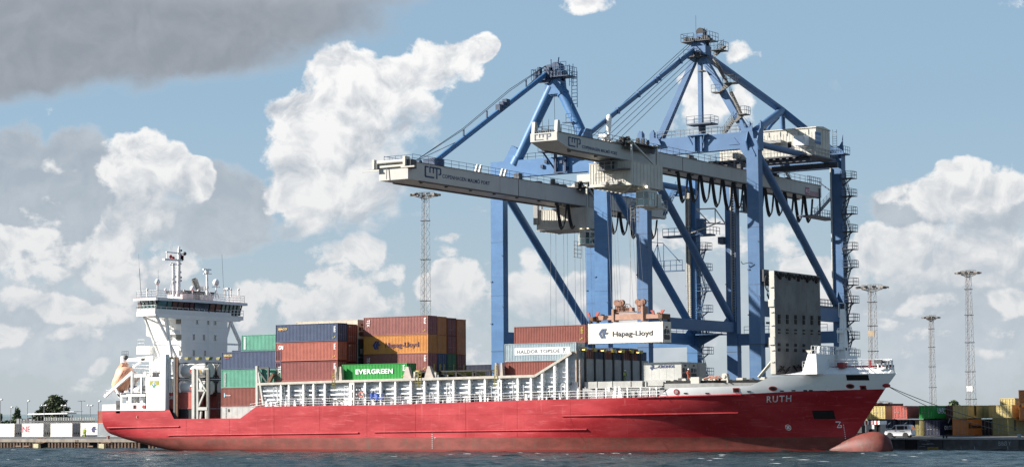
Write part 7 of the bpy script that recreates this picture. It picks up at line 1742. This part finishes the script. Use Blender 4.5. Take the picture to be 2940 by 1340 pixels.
# ---------------------------------------------------------------- white van
vx = PY(2541, 1240, 29).x-.15; vz = 1.72
van = thing('van', 'white minivan parked on the quay right behind the red bulb', 'van', (vx+2.2, 30, vz))
LV = PY(2616, 1240, 29).x-vx
VP = mat('white car paint', (.70,.71,.73), rough=.25, var=.03, scale=.5, spec=.6)
prof = [(0,.30),(0,.75),(.12,.95),(.85,1.12),(1.45,1.72),(1.75,1.84),(LV-.5,1.84),(LV-.2,1.72),(LV-.02,1.0),(LV,.35),(LV-.4,.28),(.3,.25)]
def shell(prof, y0, y1, inset):
    g = MB(); n = len(prof); vs = []
    for y, s in ((y0, 1), (y0+.12, 0), (y1-.12, 0), (y1, 1)):
        for u, v in prof:
            t = inset*s*(1 if v > 1.0 else .3); cxv = LV/2; vs.append((vx+u+(t if u < cxv else -t)*.5, y+(inset*(v-1.0)*.5*(1 if y < 30 else -1) if v > 1.0 else 0), vz+v-(t*.4 if v > 1.5 else 0)))
    fs = [tuple(range(n)), tuple(range(4*n-1, 3*n-1, -1))]
    for r in range(3): fs += [(r*n+i, r*n+(i+1) % n, (r+1)*n+(i+1) % n, (r+1)*n+i) for i in range(n)]
    g.add(vs, [tuple(reversed(f)) for f in fs], 0); return g
shell(prof, 29.1, 30.8, .12).build('body', VP, van)
def vwin(poly, nm='side_window', y=29.09, mt=None):
    g = MB(); f = [(vx+u, y+(.12*(v-1.0)*.5 if v > 1 else 0), vz+v) for u, v in poly]; k = len(f); g.add(f+[(a, b_+.06, c_) for a, b_, c_ in f], [tuple(range(k))]+[(i, i+k, (i+1) % k+k, (i+1) % k) for i in range(k)]); return g.build(nm, mt or GLASS, van)
vwin([(1.0,1.15),(1.75,1.15),(1.75,1.68),(1.55,1.68)]); vwin([(1.92,1.15),(LV-1.15,1.15),(LV-1.15,1.68),(1.92,1.68)]); vwin([(LV-1.05,1.2),(LV-.62,1.2),(LV-.68,1.66),(LV-1.05,1.66)])
vwin([(1.6,.92),(1.8,.92),(1.8,1.02),(1.6,1.02)], 'door_handle', 29.06, DARK); vwin([(LV-1.8,.86),(LV-1.05,.86),(LV-1.05,.91),(LV-1.8,.91)], 'slide_rail', 29.06, DARK); vwin([(.1,.28),(.8,.28),(.8,.4),(.1,.4)], 'sill', 29.06, DARK); vwin([(LV-.25,.28),(LV-.03,.28),(LV-.03,.45),(LV-.25,.45)], 'bumper', 29.04, DARK)
g = MB(); g.add([(vx+LV+.0-.03, 29.35, vz+1.1), (vx+LV-.0, 30.55, vz+1.1), (vx+LV-.16, 30.45, vz+1.62), (vx+LV-.16, 29.45, vz+1.62)], [(0,1,2,3)]); g.build('rear_window', GLASS_G, van)
g = MB(); g.box(vx+LV-.06, 29.12, vz+.75, vx+LV+.02, 29.3, vz+1.15); g.build('tail_light', mat('tail lamp red', (.5,.03,.03), rough=.2), van)
g = MB(); g.box(vx+LV-.0, 29.7, vz+.6, vx+LV+.03, 30.2, vz+.75); g.build('number_plate', SIGNW, van)
for u in (.85, LV-.95):
    for y in (29.08, 30.62):
        g = MB(); g.tube((vx+u, y, vz+.32), (vx+u, y+.22, vz+.32), .33, 18); w_ = g.build('wheel', RUBBER, van); g = MB(); g.tube((vx+u, y-.01, vz+.32), (vx+u, y+.0, vz+.32), .19, 12); g.build('hub_cap', GALV, w_)
    g = MB(); g.tube((vx+u, 29.02, vz+.34), (vx+u, 29.12, vz+.34), .40, 18); g.build('wheel_arch', DARK, van)
# ---------------------------------------------------------------- flood light masts
def light_mast(label, px, py_t, y, wb, wt, nf, R_=2.0, base=1.8, gang=None):
    top = PY(px, py_t, y); x = top.x; H = top.z-base
    o = thing('light_mast', label, 'light mast', (x, y, base), 'tall lattice flood light masts')
    def w_at(z): return wb+(wt-wb)*(z-base)/H
    g = MB(); n = int(H/1.35); cs = ((-1,-1),(1,-1),(1,1),(-1,1))
    for sx_, sy_ in cs: g.tube((x+sx_*wb/2, y+sy_*wb/2, base), (x+sx_*wt/2, y+sy_*wt/2, base+H), .05, 4, caps=False)
    for i in range(n):
        z0_, z1_ = base+H*i/n, base+H*(i+1)/n; a, b_ = w_at(z0_)/2, w_at(z1_)/2
        for k in range(4):
            p, q = cs[k], cs[(k+1) % 4]
            if i % 2: p, q = q, p
            g.tube((x+p[0]*a, y+p[1]*a, z0_), (x+q[0]*b_, y+q[1]*b_, z1_), .028, 3, caps=False)
    g.build('lattice', mat('weathered lattice steel', (.34,.34,.33), rough=.5, var=.1, metal=.2), o)
    g = MB()
    for f in (.2, .37, .55, .72, .88):
        z = base+H*f; a = w_at(z)/2+.12; g.rail([(x-a, y-a, z), (x+a, y-a, z), (x+a, y+a, z), (x-a, y+a, z)], h=.1, step=9, r=.05, rails=(0,), closed=True, posts=True)
    g.build('flange_ring', IRON, o)
    g = MB(); g.ladder((x, y-w_at(base)/2, base), (x, y-wt/2, base+H), w=.3, step=.7, r=.03); g.build('ladder', RUST, o)
    g = MB(); z = base+H-.9
    ring = [(x+R_*cos(2*pi*k/12), y+R_*sin(2*pi*k/12), z) for k in range(12)]
    for k in range(12): g.tube(ring[k], ring[(k+1) % 12], .06, 4); g.tube((x, y, z-.6), ring[k], .04, 4); g.tube(ring[k], (ring[k][0], ring[k][1], z+.8), .03, 4); g.tube((ring[k][0], ring[k][1], z+.8), (ring[(k+1) % 12][0], ring[(k+1) % 12][1], z+.8), .03, 4)
    g.build('head_frame', GALV, o)
    for k in range(nf):
        a = 2*pi*(k+.5)/nf; r_ = R_*1.32; cx_, cy_ = x+r_*cos(a), y+r_*sin(a); g = MB()
        g.beam((x+R_*cos(a), y+R_*sin(a), z+.25), (cx_, cy_, z+.35), .12, .12); g.beam((cx_-.45*sin(a)*0-.5*cos(a), cy_-.5*sin(a), z+.42), (cx_+.6*cos(a), cy_+.6*sin(a), z+.30), .75, .26); g.build('flood_light', mat('brown grey lamp housing', (.22,.19,.16), var=.3, scale=2), o)
    if gang: zz_ = PY(px, gang[0], y).z; g = MB(); g.box(x-.6, y-.7, zz_-.5, x+.6, y-.5, zz_+.5); g.build('service_box', mat(gang[1], gang[2]), o)
    return o
light_mast('slender lattice flood light mast behind the container stack, left of the cranes', 1221, 551, 80, 1.7, 1.05, 12, 1.85)
light_mast('brownish lattice flood light mast with many lamps just right of the crane stair', 2503, 816, 105, 1.45, 1.05, 9, 1.9, gang=(957, 'tan service box', (.5,.38,.25)))
light_mast('shortest lattice flood light mast, middle of the three on the right', 2673, 904, 200, 1.25, .8, 10, 1.15)
light_mast('tallest lattice flood light mast at the right with a white plate low on it', 2779, 775, 140, 1.6, .85, 10, 1.5, gang=(1115, 'white service plate', (.8,.8,.8)))
light_mast('faint thin lattice mast glimpsed between bow and yard containers', 2530, 1150, 320, 1.5, 1.0, 8)
# ---------------------------------------------------------------- land behind the left quay
def street_lamp(label, px, py_t, y, style):
    t = PY(px, py_t, y); o = thing('street_lamp', label, 'street lamp', (t.x, y, 1.85), 'lamp posts behind the left quay')
    g = MB(); g.tube((t.x, y, 1.85), (t.x, y, t.z), .10, 6, r2=.07); g.build('pole', GREY, o)
    if style in ('twin', 'flat'):
        for s in (-1, 1):
            g = MB(); g.tube((t.x, y, t.z), (t.x+s*.5, y, t.z+.1), .05, 4)
            if style == 'twin': g.ball((t.x+s*.6, y, t.z+.05), .32, .3, .2, 8, 5)
            else: g.box(t.x+s*.2, y-.15, t.z, t.x+s*1.1, y+.15, t.z+.14)
            g.build('lamp_head', WHITE if style == 'twin' else IRON, o)
    else:
        g = MB(); g.tube((t.x, y, t.z), (t.x+.35, y, t.z+.12), .05, 4); g.ball((t.x+.45, y, t.z), .36, .3, .22, 8, 5); g.build('lamp_head', WHITE, o)
street_lamp('single head lamp post at the far left picture edge', 1, 1146, 95, 'one'); street_lamp('short bent lamp post left of the small tree', 31, 1168, 110, 'one'); street_lamp('tall single head lamp post left of the dark tree', 79, 1150, 95, 'one')
street_lamp('twin head lamp post in front of the dark tree', 127, 1163, 95, 'twin'); street_lamp('twin head lamp post at the right flank of the dark tree', 184, 1163.5, 95, 'twin'); street_lamp('lamp post with two flat heads right of the dark tree', 234, 1151, 110, 'flat')
street_lamp('twin head lamp post between flat headed post and ship stern', 259, 1163.5, 100, 'twin'); street_lamp('single head lamp post closest to the ship stern', 282.5, 1151, 100, 'one')
def hills():
    g = MB(); vs = []; n = 90; random.seed(6)
    for i in range(n+1):
        px = -400+i*40; y = 3800; q = PY(px, 1191+3*sin(i*.7)+2*sin(i*1.9+1)+1.5*random.random(), y); vs += [(q.x, y, 0), (q.x, y, q.z), (q.x, y+900, q.z*.9)]
    g.add(vs, [(3*i, 3*i+3, 3*i+4, 3*i+1) for i in range(n)]+[(3*i+1, 3*i+4, 3*i+5, 3*i+2) for i in range(n)], 0, True)
    return g.build('hills', mat('distant wooded hills', (.15,.21,.24), rough=.95, var=.25, scale=.01))
struct(hills())
LEAF = mat('willow green leaves', (.10,.125,.062), rough=.75, var=.45, scale=.5); LEAF2 = mat('dull green leaves', (.12,.16,.075), rough=.75, var=.4, scale=.5); BARK = mat('bark', (.10,.075,.055), rough=.9, var=.3)
def tree(label, px0, px1, py_t, y, lobes, n, seed, lf=LEAF, base=1.85, leaf=.32):
    random.seed(seed); x0_, x1_ = PY(px0, 1190, y).x, PY(px1, 1190, y).x; w = x1_-x0_; top = PY((px0+px1)/2, py_t, y).z; H = top-base
    o = thing('tree', label, 'tree', ((x0_+x1_)/2, y, base)); xc_ = x0_+w*.55
    g = MB(); g.tube((xc_, y, base), (xc_, y, base+H*.4), .4*H/10, 7, r2=.25*H/10)
    for (u, v, r_) in lobes: g.tube((xc_, y, base+H*.3), (x0_+u*w, y+random.uniform(-1, 1)*w*.1, base+v*H), .16*H/10, 5, r2=.05)
    g.build('trunk', BARK, o)
    g = MB()
    for i in range(n):
        u, v, r_ = random.choices(lobes, weights=[l[2]**2 for l in lobes])[0]
        th, ph = random.random()*2*pi, math.acos(random.uniform(-1, 1)); rr = .86*r_*(.45+.55*random.random()**.6)*(1+.25*sin(5*th+ph*4)+.12*sin(9*th))
        c = Vector((x0_+u*w+rr*w*sin(ph)*cos(th), y+rr*w*sin(ph)*sin(th), base+v*H+rr*H*cos(ph)*1.0))
        d1 = Vector((random.gauss(0,1), random.gauss(0,1), random.gauss(0,1))).normalized(); d2 = d1.cross(Vector((random.gauss(0,1), random.gauss(0,1), random.gauss(0,1)))).normalized(); s = leaf*(.6+random.random()*.9)
        g.add([c-d1*s, c+d2*s*.6, c+d1*s, c-d2*s*.6], [(0,1,2,3)])
    g.build('crown', lf, o)
tree('large dark green tree behind the left quay containers', 66, 206, 1128, 130, [(.66,.86,.11),(.74,.76,.12),(.58,.72,.13),(.50,.62,.12),(.70,.60,.14),(.82,.58,.11),(.40,.50,.12),(.56,.45,.14),(.74,.42,.13),(.30,.38,.11),(.44,.32,.13),(.20,.26,.10),(.10,.16,.08),(.88,.36,.10),(.94,.20,.08),(.62,.25,.15),(.80,.22,.13),(.32,.2,.12)], 12000, 5, leaf=.27)
tree('small wispy tree near the far left edge', 34, 61, 1164, 130, [(.6,.75,.22),(.4,.55,.22),(.7,.5,.25),(.4,.3,.3)], 900, 9, LEAF2)
tree('low bush at the foot of the small wispy tree', 5, 50, 1193, 140, [(.3,.5,.3),(.7,.5,.3)], 700, 12, LEAF2); tree('dark slim bush at the far left edge', -6, 8, 1178, 120, [(.5,.7,.3),(.5,.4,.35)], 350, 13, LEAF)
tree('low green bushes right of the large dark tree', 205, 262, 1190, 150, [(.2,.5,.2),(.5,.45,.2),(.8,.5,.2)], 900, 14, LEAF2)
tree('round tree top showing above the yard containers on the right', 2713, 2764, 1148, 170, [(.5,.75,.26),(.3,.6,.26),(.75,.6,.25),(.5,.45,.35)], 3200, 15, LEAF2)
# fence, canopy roof
fy = 90
fe_ = thing('fence', 'row of pale upright fence posts behind the white containers', 'fence', (PY(200, 1200, fy).x, fy, 1.85))
for k in range(30):
    px = 128+k*4.9; a, b_ = PY(px, 1214, fy), PY(px, 1196.5+(k % 3)*.6, fy); g = MB(); g.box(a.x-.12, fy, 1.85, a.x+.12, fy+.1, b_.z); g.build('fence_post', mat('pale fence', (.42,.43,.42), var=.25, scale=2), fe_)
g = MB(); a, b_ = PY(60, 1209, fy), PY(279, 1208, fy); g.beam((a.x, fy+.05, a.z), (b_.x, fy+.05, b_.z), .1, .3); g.beam((a.x, fy+.05, a.z-.7), (b_.x, fy+.05, b_.z-.7), .1, .9); g.build('fence_rail', IRON, fe_)
ca = thing('canopy', 'long flat pale canopy roof on posts in front of the dark tree', 'canopy', (PY(150, 1200, 100).x, 100, 1.85))
a, b_ = PY(82, 1188, 100), PY(216, 1186.5, 100); g = MB(); g.beam((a.x, 101, a.z), (b_.x-2, 101, b_.z+.1), 3.0, .28); g.beam((b_.x-4, 101, b_.z+.45), (b_.x, 101, b_.z+.5), 3.0, .1); g.build('canopy_roof', LGREY, ca)
for px in (92, 108, 118, 139, 160, 183, 207): q = PY(px, 1190, 100); g = MB(); g.box(q.x-.1, 100, 1.85, q.x+.1, 100.2, q.z); g.build('canopy_post', IRON, ca)
random.seed(33)
sh_ = thing('storage_shelter', 'cluttered low shelter with grey panels beside the canopy', 'shelter', (PY(66, 1200, 104).x, 104, 1.85))
for k in range(6): q = PY(52+k*9, 1196+random.random()*8, 104); g = MB(); g.box(q.x-.5, 104, 1.85, q.x+.3, 105, q.z); g.build('shelter_panel', mat('shelter grey '+str(k % 2), ((.16,.17,.18) if k % 2 else (.30,.31,.32)), var=.2), sh_)
for k, (px, cc) in enumerate(((137, (.08,.15,.25)), (150, (.3,.31,.32)), (158, (.07,.12,.2)), (166, (.25,.27,.28)), (195, (.14,.15,.16)))):
    q = PY(px, 1198, 112); vm = MB(); vm.prism([(-1.9,.3),(-1.9,.9),(-1.2,1.0),(-.8,1.45),(.9,1.45),(1.5,1.0),(1.9,.9),(1.9,.3)], 'y', 0, 1.7); vm.v = [(a+q.x, b_+112, c+3.0) for a, b_, c in vm.v]
# ---------------------------------------------------------------- mooring lines
ROPE = mat('mooring rope', (.23,.22,.21), rough=.8, var=.15, scale=3)
def rope(label, p0, p1, sag, r=.05, n=26):
    p0, p1 = Vector(p0), Vector(p1); pts = [p0.lerp(p1, i/n)-Vector((0, 0, sag*4*(i/n)*(1-i/n))) for i in range(n+1)]
    g = MB(); g.path(pts, r, 6); tag(g.build('mooring_line', ROPE), label, 'rope', 'mooring lines from the bow')
f0 = on_side(2546, 1106)
rope('upper mooring line running from the bow to the right', f0, PY(2990, 1243, 27), .7); rope('lower mooring line running from the bow to the right', f0, PY(3010, 1254, 27), 1.4, .045)
# ---------------------------------------------------------------- people
def person(label, x, y, z, cloth, vest, trousers, helmet, face=0.0, arm=(0.25, 0.25)):
    o = thing('person', label, 'person', (x, y, z)); o.rotation_euler = (0, 0, face)
    J = {'pel': (0,0,.95), 'chest': (0,0,1.30), 'neck': (0,0,1.48), 'head': (0,-.02,1.58), 'top': (0,-.01,1.72)}
    P_ = [(0,0,.95),(0,0,1.15),(0,0,1.36),(0,0,1.49),(0,-.01,1.60),(0,-.01,1.70),
          (-.19,0,1.40),(-.25-arm[0]*.2,-.02,1.12),(-.24-arm[0]*.1,-.16,.90),(-.23,-.24,.86),
          (.19,0,1.40),(.25+arm[1]*.2,-.02,1.12),(.24+arm[1]*.1,-.16,.90),(.23,-.24,.86),
          (-.10,0,.90),(-.12,-.03,.50),(-.13,.02,.09),(-.13,-.14,.04),(.10,0,.90),(.13,-.02,.50),(.14,.03,.09),(.14,-.13,.04)]
    E_ = [(0,1),(1,2),(2,3),(3,4),(4,5),(2,6),(6,7),(7,8),(8,9),(2,10),(10,11),(11,12),(12,13),(0,14),(14,15),(15,16),(16,17),(0,18),(18,19),(19,20),(20,21)]
    Rr = [.15,.14,.16,.06,.10,.085,.075,.055,.042,.045,.075,.055,.042,.045,.10,.075,.055,.045,.10,.075,.055,.045]
    me_ = bpy.data.meshes.new('body'); me_.from_pydata(P_, E_, []); ob = bpy.data.objects.new('body', me_); COL.objects.link(ob)
    sk = ob.modifiers.new('skin', 'SKIN'); ob.modifiers.new('sub', 'SUBSURF').levels = 1; ob.modifiers['sub'].render_levels = 1
    for v_, r_ in zip(me_.skin_vertices[0].data, Rr): v_.radius = (r_, r_*.8); v_.use_root = False
    me_.skin_vertices[0].data[0].use_root = True
    bpy.context.view_layer.update(); dg = bpy.context.evaluated_depsgraph_get(); m2 = bpy.data.meshes.new_from_object(ob.evaluated_get(dg)); bpy.data.objects.remove(ob)
    SKIN = mat('skin', (.50,.30,.22), rough=.5, var=.05); m2.materials.clear(); m2.materials.append(cloth); m2.materials.append(SKIN); m2.materials.append(trousers)
    for p in m2.polygons:
        c = p.center; p.material_index = 1 if (c.z > 1.47 or (c.z < .93 and abs(c.x) > .19)) else (2 if c.z < .93 else 0); p.use_smooth = True
    ob = bpy.data.objects.new('body', m2); COL.objects.link(ob); ob.parent = o
    def kid(nm, g, mt): q_ = bpy.data.objects.new(nm, g.mesh(nm, [mt])); COL.objects.link(q_); q_.parent = o; return q_
    g = MB(); g.ball((0, .0, 1.70), .125, .14, .10, 12, 6); g.cbox(0, -.10, 1.68, .2, .14, .02); kid('helmet', g, helmet)
    g = MB()
    for s in (-1, 1): g.ball((s*.035, -.10, 1.62), .014, .01, .012, 6, 4)
    kid('eyes', g, DARK)
    g = MB(); g.prism([(-.20, 1.0), (.20, 1.0), (.21, 1.42), (-.21, 1.42)], 'y', -.145, -.125); g.prism([(-.20, 1.0), (.20, 1.0), (.21, 1.42), (-.21, 1.42)], 'y', .125, .145)
    for s in (-1, 1): g.prism([(-.14, 1.0), (.14, 1.0), (.10, 1.42), (-.10, 1.42)], 'x', s*.185-.01, s*.185+.01)
    kid('vest', g, vest)
    g = MB(); g.box(-.205, -.15, 1.12, .205, -.146, 1.16); g.box(-.205, .146, 1.12, .205, .15, 1.16); kid('reflective_band', g, mat('reflective band', (.8,.8,.75), rough=.3))
    for s in (-1, 1):
        g = MB(); bx, by, bz = s*.23, -.24, .86
        for k in range(4): g.tube((bx-.03+.02*k, by-.02, bz), (bx-.032+.021*k, by-.055, bz-.05), .009, 5); g.tube((bx-.032+.021*k, by-.055, bz-.05), (bx-.03+.02*k, by-.04, bz-.085+.005*k), .008, 5)
        g.tube((bx+s*-.03, by-.01, bz+.01), (bx+s*-.06, by-.05, bz-.02), .011, 5); kid('hand', g, SKIN)
    return o
HVY = mat('hi-vis yellow', (.55,.72,.10), rough=.6, var=.1); HVO = mat('orange red overall', (.70,.12,.04), rough=.7, var=.15)
DKC = mat('dark work clothes', (.03,.035,.045), rough=.8, var=.2)
p = PY(1795, 1091, 9); person('worker in dark clothes and yellow hi-vis vest in front of the dark bulkhead', p.x, 9, 9.94, DKC, HVY, mat('hi-vis trousers', (.30,.40,.12), var=.3), SIGNW, 2.6)
p = PY(1977, 1092, 6); person('worker in an orange red overall and white helmet beside the short reefers', 70.4, PX(1977, 1092, 70.4).y, 9.87, HVO, HVO, HVO, SIGNW, 1.2, (.4, .4))
p = PY(241, 1248, 50); person('worker in yellow hi-vis clothes on the left quay near the stern', p.x, 50, 1.83, HVY, HVY, HVY, SIGNW, .3)
p = PY(247, 1248, 52); person('second worker in pale yellow jacket a step to the right, left quay', p.x-.2, 52, 1.83, HVY, mat('pale vest', (.6,.6,.3), var=.1), DKC, SIGNW, -.3)
# lashing posts at the aft bay
LG = mat('pale lashing post', (.60,.59,.55), rough=.55, var=.1, streak=.5, streak_c=(.32,.27,.2))
def lashing(label, parts, mt=LG, yl_=True):
    o = thing('lashing_bridge', label, 'lashing post', (PY(parts[0][0], 1200, -.6).x, -.6, 5.1))
    for (a0, b0_, a1, b1_, w, mt_) in parts:
        g = MB(); g.beam(PY(a0, b0_, -.55), PY(a1, b1_, -.55), w, w*.9, up=(0,1,0)); g.build('post' if abs(a0-a1) < 4 else 'brace', mt_ or mt, o)
    return o
lashing('tall pale twin lashing post with lattice, standing at the low red bulwark', ((557, 1202, 557, 1056, .55, None), (568, 1202, 568, 1056, .35, None), (597, 1202, 596, 1060, .35, mat('olive grey post', (.25,.23,.19), var=.2)), (569, 1172, 597, 1172, .5, None), (571, 1085, 590, 1118, .28, None), (590, 1120, 571, 1165, .28, None), (569, 1120, 594, 1120, .28, None), (578, 1180, 576, 1202, .3, None), (592, 1176, 592, 1202, .3, None), (560, 1058, 600, 1058, .3, None)))
lashing('lashing post with a long diagonal leg beside the coaming end', ((739, 1166, 738, 1050, .42, None), (757, 1164, 742, 1068, .32, None), (742, 1062, 766, 1096, .25, IRON), (743, 1145, 757, 1145, .14, None), (742, 1056, 770, 1055, .2, IRON), (771, 1098, 771, 1054, .3, IRON), (773, 1096, 785, 1072, .5, RUST)))
lashing('dark slotted guide post aft of the tank containers', ((503, 1202, 503, 1024, .45, IRON), (509, 1202, 510, 1024, .3, RUST), (600, 1060, 600, 1202, .3, IRON)))
lashing('white arched frame between poop pillar and tank containers', ((473, 1173, 473, 1028, .3, WHITE2), (488, 1126, 488, 1032, .25, WHITE2), (473, 1032, 505, 1034, .35, WHITE2), (475, 1082, 503, 1084, .3, WHITE2)))
g = MB()
for px in (538, 562, 590, 622, 653): q = PY(px-40+8, 1026, 2.5); 
for px in (499, 537, 568, 598, 628, 480): q = PY(px, 1025, .4); g.prism([(q.x-.45, q.z), (q.x+.45, q.z+.05), (q.x+.2, q.z-.45), (q.x-.3, q.z-.4)], 'y', .2, 1.0)
tag(g.build('yellow_cones', mat('olive cone paint', (.34,.32,.12), var=.25, scale=4)), 'dull yellow stacking cones along the top of the tank container frames', 'stacking cones')
